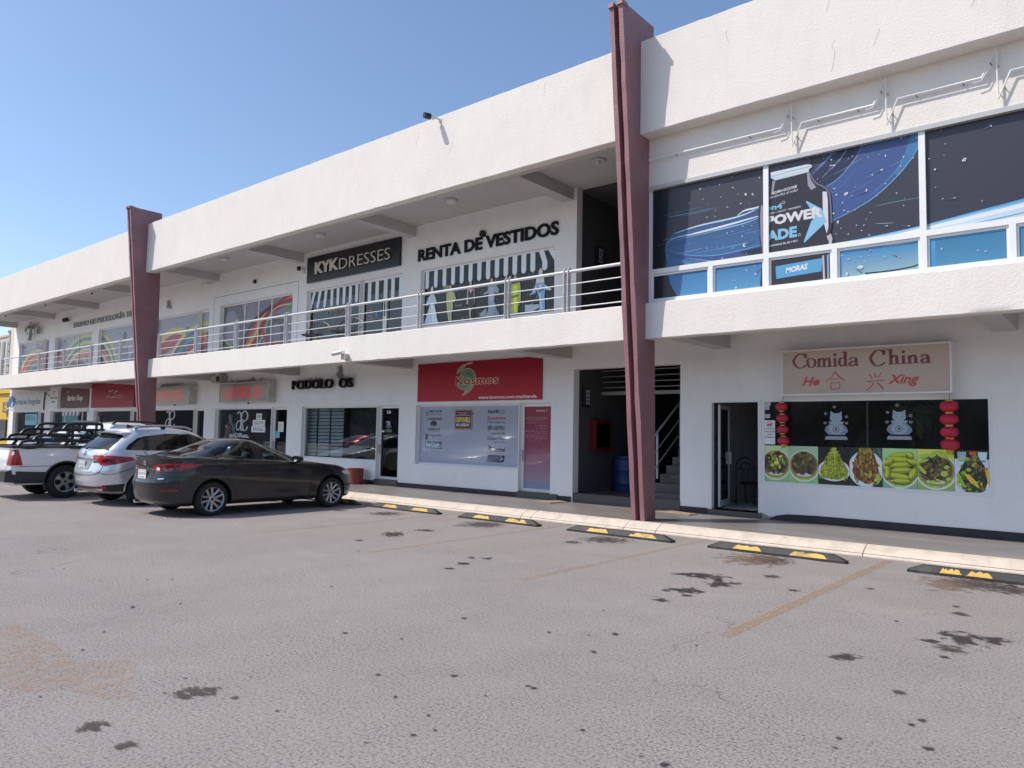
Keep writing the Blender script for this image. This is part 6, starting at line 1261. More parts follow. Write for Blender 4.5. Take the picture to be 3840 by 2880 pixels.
# KYK window and door prints (on clear dark glass)
f = Q('A5', YW+.122); q = UP['kyk']; wht = (178, 184, 190)
a = Art(YW+.122, (q[0]+.05, q[1]-.05, q[2], q[3]-.05), GS, .0004)
a.rect(q[0], q[1], q[3]-.34, q[3], (34, 42, 42))
for i in range(9):
    xl = q[0]+.16+i*.305; w_ = .135; zt_ = q[3]-.04; zb_ = zt_-.55; ln = -.12 if i < 3 else 0; ln *= (3-i)/2
    a.poly([(xl+ln*.0-.0, zt_), (xl+w_, zt_), (xl+w_+ln, zb_+w_/2), (xl+ln, zb_+w_/2)], wht); a.ell(xl+ln+w_/2, zb_+w_/2, w_/2, w_/2, wht, 14)
(xa, za), (xb, zb) = f(515, 1130), f(730, 1010); a.text('Hello', xa, xb, za, zb, (104, 92, 84), shear=.3, bold=.01); (xa, za), (xb, zb) = f(495, 1255), f(860, 1170); a.text('Beautiful', xa, xb, za, zb, (104, 92, 84), shear=.3, bold=.01)
a.build('lettering', WIN['kyk'], PAPER)
for k, x0_, x1_ in (('kykd1', UP['kykd'][0], xm), ('kykd2', xm, UP['kykd'][1])):
    a = Art(YW+.122, (x0_+.08, x1_-.08, 4, UP['kykd'][3]-.08), GS, .0004); a.rect(x0_, x1_, 5.72, 6.1, (36, 42, 45))
    for i in range(2): xl = x0_+.22+i*.34; w_ = .15; a.rect(xl, xl+w_, 5.52, 6.1, wht); a.ell(xl+w_/2, 5.52, w_/2, w_/2, wht, 14); a.ell(xl+w_*1.55, 5.72, w_/2, w_/2, (36, 42, 45), 12)
    if k == 'kykd1':
        for i, s in enumerate(('HORARIO', '11:00 A 7:00 PM', 'SABADOS', '11:00 A 5:00 PM', 'TEL 81 1710 5252')): wd = (.2, .36, .22, .36, .36)[i]; xc_ = f(1000, 1100)[0]; z = f(1000, 1082)[1]-i*.085; a.text(s, xc_-wd/2, xc_+wd/2, z, z+.05, (150, 152, 158))
        (xa, zb), (xb, za) = f(1057, 1095), f(1078, 1140); a.rect(xa, xb, za, zb, (60, 120, 180))
    a.build('lettering', WIN[k], PAPER)
f = Q('A5', YW-.08); (xa, zb), (xb, za) = f(298, 498), f(1320, 580)
x0_, x1_ = f(300, 600)[0], f(1322, 430)[0]; z0, z1 = f(296, 774)[1], f(303, 497)[1]
t = thing('dress_shop_sign', 'black KYK DRESSES sign board rimmed with little bulbs', 'sign', (x0_, YW, z0)); MB().box(x0_, x1_, YW-.08, YW-.001, z0, z1).build('sign_board', mat('navy_black_board', (.010, .011, .018), .35), t)
f = Q('A5', YW-.10); letters('KYK', f(390, 600)[0], f(652, 600)[0], f(395, 672)[1], f(395, 545)[1], YW-.105, .02, mat('cream_letter', (.62, .58, .53), .5), t, bold=.05); letters('DRESSES', f(658, 600)[0], f(1216, 600)[0], f(670, 618)[1], f(680, 497)[1], YW-.105, .02, _M['cream_letter'], t, bold=-.012)
BULB = mat('small_clear_bulb', (.25, .25, .27), .2); bm = None; nb = 16
for i in range(nb):
    for zz_ in (z0+.10, z1-.09):
        x = x0_+.16+(x1_-x0_-.32)*i/(nb-1)
        if bm is None: o = MB().lathe([(.012, 0), (.02, -.02), (.032, -.045), (.03, -.065), (.012, -.08), (0, -.082)], (0, 0, 0), 'y', 10, cap=False).build('bulb', BULB, t, True); bm = o.data
        else: o = bpy.data.objects.new('bulb', bm); COL.objects.link(o); o.parent = t
        o.location = Vector((x, YW-.08, zz_))-t.location
for zz_ in (z0+.3, z0+.52):
    for x in (x0_+.06, x1_-.08): o = bpy.data.objects.new('bulb', bm); COL.objects.link(o); o.parent = t; o.location = Vector((x, YW-.08, zz_))-t.location
f = Q('A6', YW-.04); t = thing('dress_hire_letters', 'large black raised RENTA DE VESTIDOS letters on the balcony wall', 'sign', (-12.6, YW, 6.3))
zr0, zr1 = (f(165, 695)[1]+f(1380, 450)[1])/2, (f(170, 575)[1]+f(1450, 318)[1])/2
letters('RENTA DE VESTIDOS', f(163, 690)[0], f(1458, 440)[0], zr0, zr1, YW-.005, .035, LETK, t, bold=.032)
f = Q('A1', YW-.04); t = thing('studio_letters', 'grey raised STUDIO DE PSICOLOGÍA letters beside the far maroon pillar', 'sign', (-36, YW, 6.4)); GLM = mat('grey_letter', (.30, .29, .295), .5)
letters('STUDIO DE PSICOLOGÍA TRA', f(825, 530)[0], f(1532, 410)[0], f(840, 540)[1], f(1500, 340)[1]+.05, YW-.01, .04, GLM, t, bold=.01); (xx, z) = f(1915, 328); letters('L', xx-.1, xx+.14, 6.40, 6.72, YW-.03, .08, GLM, t, bold=.03)
f = Q('D6', YW-.1); t = thing('silver_letter_sign', 'silver Ovo style channel letters with soot above the far corner window', 'sign', (-45, YW, 6.7)); CH = mat('dull_chrome', (.32, .30, .30), .35, .6, var=.3, vs=5)
for ch, a0, b0, a1, b1 in (('O', 385, 395, 440, 262), ('y', 425, 470, 470, 300), ('o', 495, 380, 535, 300), ('r', 540, 380, 578, 280)): letters(ch, f(a0, b0)[0], f(a1, b1)[0], f(a0, b0)[1], f(a1, b1)[1], YW-.12, .16, CH, t, bold=.05)
wall_stain(-45.0, 6.9, 1.4, .4, _M['faint_soot'], YW-.008)

# ---- ceiling lights, cameras, wall lamps
LAMP = mat('opal_lamp_glass', (.62, .60, .58), .3)
cl = [(2244, 600, 'round ceiling light nearest the maroon pillar, missing its glass'), (1692, 748, 'round ceiling light above the R of the dress hire letters'), (1200, 877, 'round ceiling light over the KYK sign'), (842, 967, 'round ceiling light over the big grey Ovo window'), (345, 1095, 'dark ceiling light left of the far maroon pillar'), (171, 1140, 'dark ceiling light above the studio letters'), (22, 1180, 'dark ceiling light at the far end of the balcony')]
for i, (u, v, lb) in enumerate(cl):
    r = ray(u, v); k = (ZCU-CAM_H)/r.z; x, y = r.x*k, r.y*k
    t = thing('ceiling_light', lb, 'light', (x, y, ZCU), 'round balcony ceiling lights')
    MB().lathe([(.15, 0), (.16, -.02), (.15, -.035), (.0, -.036)], (x, y, ZCU), 'z', 24, cap=False).build('base', STEEL if i > 3 else mat('pale_lamp_base', (.5, .48, .46), .5), t, 40)
    if i in (1, 2, 3): MB().lathe([(.145, -.03), (.15, -.05), (.12, -.08), (.06, -.098), (0, -.10)], (x, y, ZCU), 'z', 24, cap=False).build('lamp_glass', LAMP, t, True)
    else: MB().lathe([(.04, -.036), (.035, -.08), (.02, -.10), (0, -.105)], (x, y, ZCU), 'z', 12, cap=False).build('bulb', LAMP if i == 0 else DARKM, t, True)
WP = mat('white_camera_plastic', (.72, .72, .70), .35)
def camera(name, label, p, d, l=.20, r=.042, body=None, hood=None):
    p = Vector(p); d = Vector(d).normalized(); t = thing(name, label, 'camera', p, 'security cameras')
    b = MB().tube([p, p+d*l], r, 14).build('housing', body or WP, t, smooth=40); MB().tube([p+d*(l-.0), p+d*(l+.012)], r*.86, 14).build('lens', DARKM, b, smooth=40)
    if hood: MB().tube([p+d*(l*.45), p+d*(l+.03)], r*1.22, 14).build('hood', hood, b, smooth=40)
    return t
f = Q('N', YF-.26); x, z = on_y(1650, 447, YF); t = camera('security_camera', 'black hooded security camera on the roof-edge fascia', (x-.06, YF-.13, z+.01), (-.25, -1, -.05), .22, .055, None, DARKM); MB().tube([(x, YF, z-.02), (x-.01, YF-.05, z+.0), (x-.06, YF-.14, z)], .022, 8).lathe([(.05, 0), (.05, -.02)], (x, YF, z-.02), 'y', 14).build('bracket', WP, t)
x, z = Q('M2', YS)(980, 690); t = camera('security_camera', 'white security camera on a beige block below the balcony rail', (x-.0, YS-.15, z+.055), (-.85, -.5, -.22), .26, .05); MB().box(x-.07, x+.09, YS-.13, YS, z-.13, z+.01).build('junction_box', mat('beige_box', (.56, .50, .42), .6), t); MB().tube([(x+.02, YS-.1, z), (x+.06, YS-.14, z+.08), (x+.0, YS-.17, z+.07)], .016, 8).build('bracket', WP, t)
x, z = Q('A4', YW-.15)(712, 930); t = camera('security_camera', 'white security camera above the mural window by the far pillar', (x, YW-.12, z), (-.9, -.45, -.1), .22, .05); MB().tube([(x, YW, z+.04), (x, YW-.12, z+.02)], .03, 8).build('bracket', WP, t)
x, z = Q('A5', YW-.1)(238, 610); t = camera('security_camera', 'small camera tucked under the beam beside the KYK sign', (x, YW-.08, z), (-.35, -1, -.1), .12, .06, WP, DARKM); MB().box(x-.02, x+.05, YW-.05, YW, z-.16, z+.03).build('bracket', WP, t)
x, z = Q('A6', YW-.05)(762, 432); t = camera('security_camera', 'small round black camera above the dress hire letters', (x, YW, z), (-.1, -1, 0), .09, .085, DARKM)
x, z = Q('A4', YW-.05)(1160, 908); t = camera('security_camera', 'small round black camera above the Ovo shop front', (x, YW, z), (-.1, -1, 0), .07, .07, DARKM)
x, z = Q('A1', YW-.15)(762, 442); t = camera('security_camera', 'black and white camera beside the studio letters', (x, YW-.1, z), (-.6, -.8, -.3), .25, .1, DARKM); MB().tube([(x, YW, z+.1), (x, YW-.1, z)], .04, 8).build('bracket', WP, t)
def lantern_lamp(x, y, z, nx, label):
    t = thing('wall_lamp', label, 'lamp', (x, y, z), 'wall lamps'); mb = MB().box(x-.01, x+.10, y-.09, y+.09, z-.22, z+.22); mb.build('case', DARKM, t)
    for k in range(4):
        for j in (-1, 1): MB().box(x+.10, x+.112, y+j*.04-.028, y+j*.04+.028, z-.17+k*.09, z-.10+k*.09).build('pane', mat('lamp_pane', (.35, .36, .36), .3), t)
x0_ = st[0]-.0
r = ray(2240, 962); kx = (x0_)/r.x; lantern_lamp(x0_, r.y*kx, CAM_H+r.z*kx, 1, 'black grid wall lamp in the dark opening beside the dress hire window')
r = ray(2191, 1490); kx = (x0_)/r.x; lantern_lamp(x0_, r.y*kx, CAM_H+r.z*kx, 1, 'black grid wall lamp just inside the stair opening')
# stair hall fittings
r = ray(2245, 1630); kx = (x0_)/r.x; y_, z_ = r.y*kx, CAM_H+r.z*kx; y_ = min(y_, YW+3.5)
r1 = ray(2212, 1630); y1_ = r1.y*(x0_/r1.x); r2 = ray(2270, 1630); y2_ = r2.y*(x0_/r2.x); z1_ = 1.63+ray(2212, 1575).z*(x0_/r1.x); z0_ = 1.63+ray(2212, 1690).z*(x0_/r1.x)
t = thing('fire_hose_cabinet', 'red fire hose cabinet on the side wall of the stair hall', 'cabinet', (x0_, y1_, z0_)); FRED = mat('fire_red_paint', (.12, .01, .01), .45); MB().box(x0_, x0_+.16, y1_, y2_, z0_, z1_).build('case', FRED, t); MB().box(x0_+.16, x0_+.165, y1_+.08, y2_-.06, z0_+.08, z1_-.08).build('door', glass('cabinet_glass', (.3, .2, .2)), t)
bx_, by_ = on_z(2347, 1845, .35); by_ = YW+1.7; bx_ = on_y(2347, 1800, by_)[0]
t = thing('plastic_drum', 'blue plastic drum standing in the stair hall', 'drum', (bx_, by_, .2)); MB().lathe([(.26, 0), (.29, .03), (.29, .3), (.30, .32), (.29, .34), (.29, .6), (.30, .62), (.29, .64), (.29, .88), (.25, .92)], (bx_, by_, .2), 'z', 24).build('drum_body', mat('blue_plastic', (.02, .045, .16), .45), t, 40); MB().lathe([(.27, 0), (.27, .03), (.1, .035), (.1, .05), (0, .05)], (bx_, by_, 1.12), 'z', 24, cap=False).build('drum_lid', mat('blue_plastic_lid', (.03, .06, .2), .45), t, 40)
x, z = Q('S4', YW+1.1)(360, 370); tag(MB().box(x-.11, x+.11, YW+1.1, YW+1.12, z-.13, z+.1).build('exit_plate', mat('dull_red_plate', (.12, .02, .02), .6)), 'small dull red plate hanging under the stair landing rail', 'sign')
# loose boards on the walkway, red planter
for a_, lb in ((((242, 160), (400, 160), (620, 185), (545, 196)), 'flattened cardboard lying on the walkway beside the stair steps'), (None, 'flattened cardboard lying before the Kosmos door')):
    if a_: qq = [on_z(2350+x/2.328, 1850+y/2.328, ZW) for x, y in a_]
    else: qq = [on_z(1300+x/1.7015, 1800+y/1.7015, ZW) for x, y in ((1195, 138), (1390, 132), (1412, 142), (1300, 150))]
    mb = MB().add([(x, min(y, YW-.03), ZW+.004) for x, y in qq]+[(x, min(y, YW-.03), ZW+.012+.01*(k % 2)) for k, (x, y) in enumerate(qq)], [(4, 5, 6, 7), (0, 1, 5, 4), (1, 2, 6, 5), (2, 3, 7, 6), (3, 0, 4, 7)]); tag(mb.build('cardboard', mat('cardboard', (.34, .25, .17), .85, var=.2)), lb, 'cardboard')
x, y = on_z(1330, 1818, ZW); y = YW-.33; x = on_y(1332, 1800, y)[0]
t = thing('planter', 'red clay planter standing by the foot clinic wall', 'planter', (x, y, ZW)); MB().lathe([(.20, 0), (.22, .02), (.235, .40), (.25, .44), (.22, .44), (.2, .36), (0, .36)], (x, y, ZW), 'z', 24).build('pot', mat('red_clay', (.26, .045, .035), .6, var=.2, vs=6), t, 40)
MB().lathe([(.20, 0), (0, .005)], (x, y, ZW+.37), 'z', 20, cap=False).build('soil', mat('planter_soil', (.04, .03, .025), .9), t)

# ---- bistro chair frames on the balcony by the KYK window
f = Q('A5', YS+.9)
for k, (x_, lb) in enumerate(((430, 'black wire lounge chair behind the rail below the Hello lettering'), (780, 'black wire lounge chair half hidden by the rail post'))):
    xx, z = f(x_, 1330); t = thing('wire_chair', lb, 'chair', (xx, YS+.9, 3.95), 'wire lounge chairs on the balcony'); mb = MB(); n = 11
    rim = [(xx+.62*math.cos(math.pi*(i/(n-1)))*1.0, YS+.9, 3.95+.38+.38*math.sin(math.pi*i/(n-1))) for i in range(n)]; mb.tube(rim, .016, 6)
    for i in range(1, n-1): mb.tube([rim[i], (xx+(rim[i][0]-xx)*.35, YS+.75, 4.3)], .008, 5)
    mb.build('backrest', DARKM, t); MB().lathe([(.3, 0), (.32, .02), (0, .03)], (xx, YS+.7, 4.3), 'z', 14, cap=False).build('seat', DARKM, t)
    for s_ in (-.25, .25): MB().tube([(xx+s_, YS+.7, 4.3), (xx+s_*1.2, YS+.7, 3.95)], .014, 6).build('leg', DARKM, t)
# ================================================================ PARKED VEHICLES
def interp(pts, y):
    if y <= pts[0][0]: return pts[0][1]
    for (a, p), (b, q) in zip(pts, pts[1:]):
        if y <= b: t = (y-a)/(b-a); t = t*t*(3-2*t)*.5+t*.5; return p+(q-p)*t
    return pts[-1][1]
NT = 96
def level(yr, yf, w, rr, rf, z, nr=2.6, nf=2.4, wf=None):
    """half outline at one height, from the rear centre round the side to the front centre"""
    P = []
    for i in range(NT+1):
        t = i/NT
        if t < .27:
            th = (t/.27)*math.pi/2; s, c = math.sin(th)**(2/nr), math.cos(th)**(2/nr); x = w*s; y = yr+rr*(1-c)
        elif t < .75:
            k = (t-.27)/.48; x = w; y = yr+rr+(yf-rf-yr-rr)*k
        else:
            th = (1-(t-.75)/.25)*math.pi/2; s, c = math.sin(th)**(2/nf), math.cos(th)**(2/nf); x = w*s; y = yf-rf*(1-c)
        if wf: x *= interp(wf, y)
        P.append(Vector((x, y, interp(z, y) if isinstance(z, list) else z)))
    return P
def skin_body(levels, sub=4):
    L = []
    n = len(levels)
    for i in range(n-1):
        a, b, c, d = levels[max(i-1, 0)], levels[i], levels[i+1], levels[min(i+2, n-1)]
        for k in range(sub):
            t = k/sub; row = []
            for p0, p1, p2, p3 in zip(a, b, c, d):
                m1, m2 = (p2-p0)*.36, (p3-p1)*.36
                row.append(p1*(2*t**3-3*t*t+1)+m1*(t**3-2*t*t+t)+p2*(-2*t**3+3*t*t)+m2*(t**3-t*t))
            L.append(row)
    L.append(levels[-1])
    V = []; F = []; W_ = 2*NT
    for row in L:
        half = [Vector((max(0, p.x), p.y, p.z)) for p in row]
        ring = half + [Vector((-p.x, p.y, p.z)) for p in reversed(half[1:-1])]
        V += ring
    for i in range(len(L)-1):
        for k in range(W_): F.append((i*W_+k, i*W_+(k+1) % W_, (i+1)*W_+(k+1) % W_, (i+1)*W_+k))
    F.append(tuple(reversed(range(W_)))); b = (len(L)-1)*W_; F.append(tuple(b+k for k in range(W_)))
    return V, F
def boolean_wells(me, wheels, r, w_in, darkm):
    """cut the wheel wells out of the closed shell"""
    o = bpy.data.objects.new('shell', me); COL.objects.link(o)
    mb = MB(); 
    for y, z in wheels:
        for s in (-1, 1): mb.lathe([(r, 0), (r, .62)], (s*(w_in+.31)-.31, y, z), 'x', 40)
    c = mb.build('cutter', darkm); md = o.modifiers.new('b', 'BOOLEAN'); md.operation = 'DIFFERENCE'; md.solver = 'EXACT'; md.object = c
    try: md.material_mode = 'TRANSFER'
    except Exception: pass
    dg = bpy.context.evaluated_depsgraph_get(); dg.update(); out = bpy.data.meshes.new_from_object(o.evaluated_get(dg))
    bpy.data.objects.remove(o); bpy.data.objects.remove(c)
    return out
class Car:
    def __init__(s, root, V, F, wheels, wr, w_in, paint, dark, well_r=None):
        s.root = root; me = bpy.data.meshes.new('body'); me.from_pydata([tuple(v) for v in V], [], F); me.materials.append(paint); me.update()
        bm = bmesh.new(); bm.from_mesh(me); bmesh.ops.recalc_face_normals(bm, faces=bm.faces[:]); bm.to_mesh(me); bm.free()
        s.bvh = BVHTree.FromPolygons([Vector(v) for v in V], F)
        out = boolean_wells(me, wheels, well_r or wr+.045, w_in, dark); s.me = out; s.paint = paint
        s.cuts = []
    def finish(s, name='body'):
        bm = bmesh.new(); bm.from_mesh(s.me); bm.faces.ensure_lookup_table()
        kill = []
        for f in bm.faces:
            c = f.calc_center_median()
            for fr, poly, sign in s.cuts:
                d, u, v = fr
                if f.normal.dot(d)*-1 < .12 or c.x*sign < 0 and sign: continue
                p = (c.dot(u), c.dot(v))
                if geometry.intersect_point_tri_2d and s.inside(p, poly): kill.append(f); break
        bmesh.ops.delete(bm, geom=kill, context='FACES'); bm.to_mesh(s.me); bm.free()
        s.me.polygons.foreach_set('use_smooth', [True]*len(s.me.polygons)); s.me.set_sharp_from_angle(angle=R(38)); s.me.update()
        o = bpy.data.objects.new(name, s.me); COL.objects.link(o); o.parent = s.root; s.body = o; return o
    @staticmethod
    def inside(p, poly):
        c = False; n = len(poly)
        for i in range(n):
            a, b = poly[i], poly[i-1]
            if (a[1] > p[1]) != (b[1] > p[1]) and p[0] < (b[0]-a[0])*(p[1]-a[1])/(b[1]-a[1])+a[0]: c = not c
        return c
    def frame(s, d):
        d = Vector(d).normalized(); up = Vector((0, 0, 1)) if abs(d.z) < .9 else Vector((0, 1, 0)); u = d.cross(up).normalized(); return d, u, u.cross(d).normalized()
    def project(s, p, fr, off):
        d, u, v = fr; o = u*p[0]+v*p[1]-d*6; h = s.bvh.ray_cast(o, d)
        if h[0] is None: return None
        return h[0]-d*off
    def patch(s, name, pts, d, m, off=.004, step=.045, hole=None, parent=None, cut=False, mirror=False, both=True, thick=0.0):
        """a panel lying on the shell: outline given by rough 3-D points, thrown on the shell along d"""
        out = []
        for sg in ((1, -1) if mirror else (1,)):
            dd = Vector((d[0]*sg, d[1], d[2])); fr = s.frame(dd); P = [Vector((p[0]*sg, p[1], p[2])) for p in pts]; poly = [(q.dot(fr[1]), q.dot(fr[2])) for q in P]
            ar = sum(poly[i-1][0]*poly[i][1]-poly[i][0]*poly[i-1][1] for i in range(len(poly)))
            if ar < 0: poly.reverse()
            hl = None
            if hole:
                H = [Vector((p[0]*sg, p[1], p[2])) for p in hole]; hl = [(q.dot(fr[1]), q.dot(fr[2])) for q in H]
            def dens(pl):
                q = []
                for i in range(len(pl)):
                    a, b = pl[i], pl[(i+1) % len(pl)]; n = max(1, int(math.hypot(b[0]-a[0], b[1]-a[1])/step))
                    q += [(a[0]+(b[0]-a[0])*k/n, a[1]+(b[1]-a[1])*k/n) for k in range(n)]
                return q
            edge = dens(poly); V2 = [Vector(p) for p in edge]; E = [(i, (i+1) % len(edge)) for i in range(len(edge))]
            if hl:
                he = dens(hl); b = len(V2); V2 += [Vector(p) for p in he]; E += [(b+i, b+(i+1) % len(he)) for i in range(len(he))]
            x0, x1 = min(p[0] for p in poly), max(p[0] for p in poly); y0, y1 = min(p[1] for p in poly), max(p[1] for p in poly)
            nx, ny = max(1, int((x1-x0)/step)), max(1, int((y1-y0)/step))
            for i in range(1, nx):
                for j in range(1, ny):
                    p = (x0+(x1-x0)*i/nx+.003*(j % 2), y0+(y1-y0)*j/ny)
                    if s.inside(p, poly) and not (hl and s.inside(p, hl)): V2.append(Vector(p))
            r = geometry.delaunay_2d_cdt(V2, E, [], 0, 1e-5); vs, fs = r[0], r[2]
            pr = [s.project(p, fr, off) for p in vs]; F = []
            for t in fs:
                c = (sum(vs[i][0] for i in t)/3, sum(vs[i][1] for i in t)/3)
                if not s.inside(c, poly) or (hl and s.inside(c, hl)) or any(pr[i] is None for i in t): continue
                if max((pr[t[0]]-pr[t[1]]).length, (pr[t[1]]-pr[t[2]]).length, (pr[t[0]]-pr[t[2]]).length) > step*9: continue
                F.append(tuple(t))
            used = sorted({i for t in F for i in t}); mp = {i: k for k, i in enumerate(used)}; Vv = [pr[i] for i in used]; F = [tuple(mp[i] for i in t) for t in F]
            F2 = []
            for t in F:
                nn = (Vv[t[1]]-Vv[t[0]]).cross(Vv[t[2]]-Vv[t[0]]); F2.append(t if nn.dot(dd) < 0 else (t[0], t[2], t[1]))
            org = origin_of(s.root); o = link_mesh(name, [v+org for v in Vv], F2, m, parent or s.root, smooth=True); out.append(o)
            if thick:
                md = o.modifiers.new('t', 'SOLIDIFY'); md.thickness = thick; md.offset = 1
            if cut:
                cx_, cy_ = sum(p[0] for p in poly)/len(poly), sum(p[1] for p in poly)/len(poly)
                s.cuts.append((fr, [(cx_+(p[0]-cx_)*.93, cy_+(p[1]-cy_)*.86) for p in poly], sg if abs(d[0]) > .5 else 0))
        return out
    def ribbon(s, name, pts, d, w_, m, off=.003, mirror=False, parent=None, close=False):
        """a narrow line drawn on the shell (shut lines, trim)"""
        for sg in ((1, -1) if mirror else (1,)):
            dd = Vector((d[0]*sg, d[1], d[2])); fr = s.frame(dd); P = smooth_line([tuple(Vector((p[0]*sg, p[1], p[2]))) for p in pts], 5) if len(pts) > 2 else pts
            P = [Vector((p[0]*(sg if len(pts) == 2 else 1), p[1], p[2])) for p in P]
            if len(P) == 2: P = [P[0].lerp(P[1], k/8) for k in range(9)]
            Q_ = [(q.dot(fr[1]), q.dot(fr[2])) for q in P]; V = []; n = len(Q_)
            for i in range(n):
                a, b = Q_[max(i-1, 0)], Q_[min(i+1, n-1)]; dx, dy = b[0]-a[0], b[1]-a[1]; l = math.hypot(dx, dy) or 1
                for k in (1, -1):
                    h = s.project((Q_[i][0]-dy/l*w_/2*k, Q_[i][1]+dx/l*w_/2*k), fr, off); V.append(h)
            F = [(i*2, i*2+1, i*2+3, i*2+2) for i in range(n-1) if all(V[q] is not None for q in (i*2, i*2+1, i*2+2, i*2+3))]
            V = [v if v is not None else Vector((0, 0, 0)) for v in V]; org = origin_of(s.root); link_mesh(name, [v+org for v in V], F, m, parent or s.root)
def wheel(root, x, y, z, r, rim_r, wd, side, rim_m, style, name='wheel'):
    o0 = origin_of(root); T_ = mat('tyre_rubber', (.018, .018, .018), rough=.85, bump=.2, bs=120); D_ = mat('wheel_dark', (.008, .008, .008), .7)
    prof = [(rim_r-.012, -wd*.42), (rim_r+.02, -wd*.48), (r-.05, -wd*.5), (r-.012, -wd*.42), (r, -wd*.30), (r, -.012), (r-.008, -.008), (r-.008, .008), (r, .012), (r, wd*.30), (r-.012, wd*.42), (r-.05, wd*.5), (rim_r+.02, wd*.48), (rim_r-.012, wd*.42)]
    c = (o0.x+x, o0.y+y, o0.z+z)
    w_ = MB().lathe(prof, c, 'x', 36, cap=False).build(name, T_, root, 40)
    MB().lathe([(rim_r-.02, -wd*.3), (rim_r-.03, -wd*.1), (rim_r*.96, wd*.05)] if False else [(0, -wd*.05), (rim_r-.02, -wd*.05)], c, 'x', 28, cap=False).build('brake_disc', D_, w_)
    s = side; xo = wd*.40
    rb = MB().lathe([(rim_r-.03, s*wd*.0), (rim_r-.022, s*xo*.8), (rim_r-.022, s*(xo+.0)), (rim_r-.004, s*(xo+.012)), (rim_r+.004, s*xo)], c, 'x', 36, cap=False)
    n = {'ten': 10, 'five': 5, 'slot': 5}[style]; hub = .055 if style == 'ten' else .075
    if style == 'slot':
        v = []; f = []; seg = 60
        for i in range(seg+1):
            t = 2*math.pi*i/seg
            for q in (hub*.9, rim_r*.36, rim_r*.50, rim_r*.80, rim_r*.90, rim_r-.02): v.append((c[0]+s*(xo-.028+.02*math.sin(math.pi*(q/rim_r))), c[1]+q*math.cos(t), c[2]+q*math.sin(t)))
        for i in range(seg):
            ph = (i % 12)/12
            for k in range(5):
                if k in (2,) and .22 < ph < .78: continue
                if k in (1, 3) and .32 < ph < .68: continue
                f.append((i*6+k, i*6+k+1, (i+1)*6+k+1, (i+1)*6+k))
        rb.add(v, f)
    else:
        for k in range(n):
            base = 2*math.pi*(k//2)/(n/2)+(.20 if k % 2 else -.20) if style == 'ten' else 2*math.pi*k/n
            t0 = 2*math.pi*(k//2)/(n/2)+(.09 if k % 2 else -.09)*1.2 if style == 'ten' else base
            t1 = base+(.16 if k % 2 else -.16) if style == 'ten' else base
            w0, w1 = (.020, .024) if style == 'ten' else (.05, .035)
            a = Vector((0, math.cos(t0), math.sin(t0)))*hub; b = Vector((0, math.cos(t1), math.sin(t1)))*(rim_r-.012)
            dv = (b-a).normalized(); sd = Vector((0, -dv.z, dv.y)); xa, xb = s*(xo-.03), s*(xo-.004)
            pts = [a-sd*w0, a+sd*w0, b+sd*w1, b-sd*w1]; V = [(c[0]+xa+(0 if i < 2 else xb-xa), c[1]+p.y, c[2]+p.z) for i, p in enumerate(pts)]+[(c[0]+xa-s*.03, c[1]+p.y, c[2]+p.z) for p in pts]
            m2 = [(V[0][i]+V[1][i])/2 for i in range(3)]; m3 = [(V[2][i]+V[3][i])/2 for i in range(3)]; m2[0] += s*.008; m3[0] += s*.008
            V += [tuple(m2), tuple(m3)]
            F = [(0, 8, 9, 3), (8, 1, 2, 9), (0, 3, 7, 4), (1, 5, 6, 2), (0, 4, 5, 1), (3, 2, 6, 7)]
            rb.add(V, F if s > 0 else [tuple(reversed(q)) for q in F])
    rb.lathe([(hub+.012, s*(xo-.04)), (hub+.008, s*(xo-.016)), (hub*.5, s*(xo-.012)), (0, s*(xo-.01))], c, 'x', 20, cap=False)
    rim = rb.build('rim', rim_m, w_, 30)
    MB().lathe([(.026, s*(xo-.012)), (.024, s*(xo-.002)), (0, s*(xo-.001))], c, 'x', 16, cap=False).build('hub_cap', mat('hub_black', (.02, .02, .02), .3, .5), w_, 40)
    return w_
def licence(root, s, y, z, txt, tilt=0, w_=.30, h=.15, x=0):
    o0 = origin_of(root); a = Art(o0.y+y, None, 1.15, .0006); X, Z = o0.x+x, o0.z+z
    a.rect(X-w_/2, X+w_/2, Z-h/2, Z+h/2, (206, 206, 204)); a.text(txt, X-w_*.44, X+w_*.44, Z-h*.18, Z+h*.2, (46, 48, 50), bold=.02); a.rect(X-w_*.46, X+w_*.46, Z+h*.30, Z+h*.44, (170, 180, 176)); a.rect(X-w_*.3, X+w_*.3, Z-h*.42, Z-h*.30, (120, 130, 126)); a.ell(X-w_*.4, Z+h*.36, .008, .008, (60, 60, 60), 8); a.ell(X+w_*.4, Z+h*.36, .008, .008, (60, 60, 60), 8)
    p = MB().box(X-w_/2-.004, X+w_/2+.004, o0.y+y, o0.y+y+.012, Z-h/2-.004, Z+h/2+.004).build('licence_plate', mat('plate_metal', (.6, .6, .6), .4), root); o = a.build('plate_print', p, PAPER); return p
RLIGHT = mat('red_lamp_lens', (.36, .006, .012), rough=.25, coat=.35); CLEAR = mat('clear_lamp_lens', (.62, .60, .60), rough=.12, coat=.8); TRIM = mat('black_car_trim', (.012, .012, .013), rough=.4); CHROME = mat('car_chrome', (.72, .72, .73), rough=.12, metal=1.0); DLAMP = mat('dark_red_lens', (.10, .006, .010), rough=.12, coat=.8)
CGLASS = glass('car_glass', (.42, .48, .46)); CGLASSD = glass('privacy_glass', (.05, .055, .06)); SEATM = mat('dark_seat_cloth', (.015, .015, .017), .9)
WELL = mat('wheel_well', (.006, .006, .006), .9)
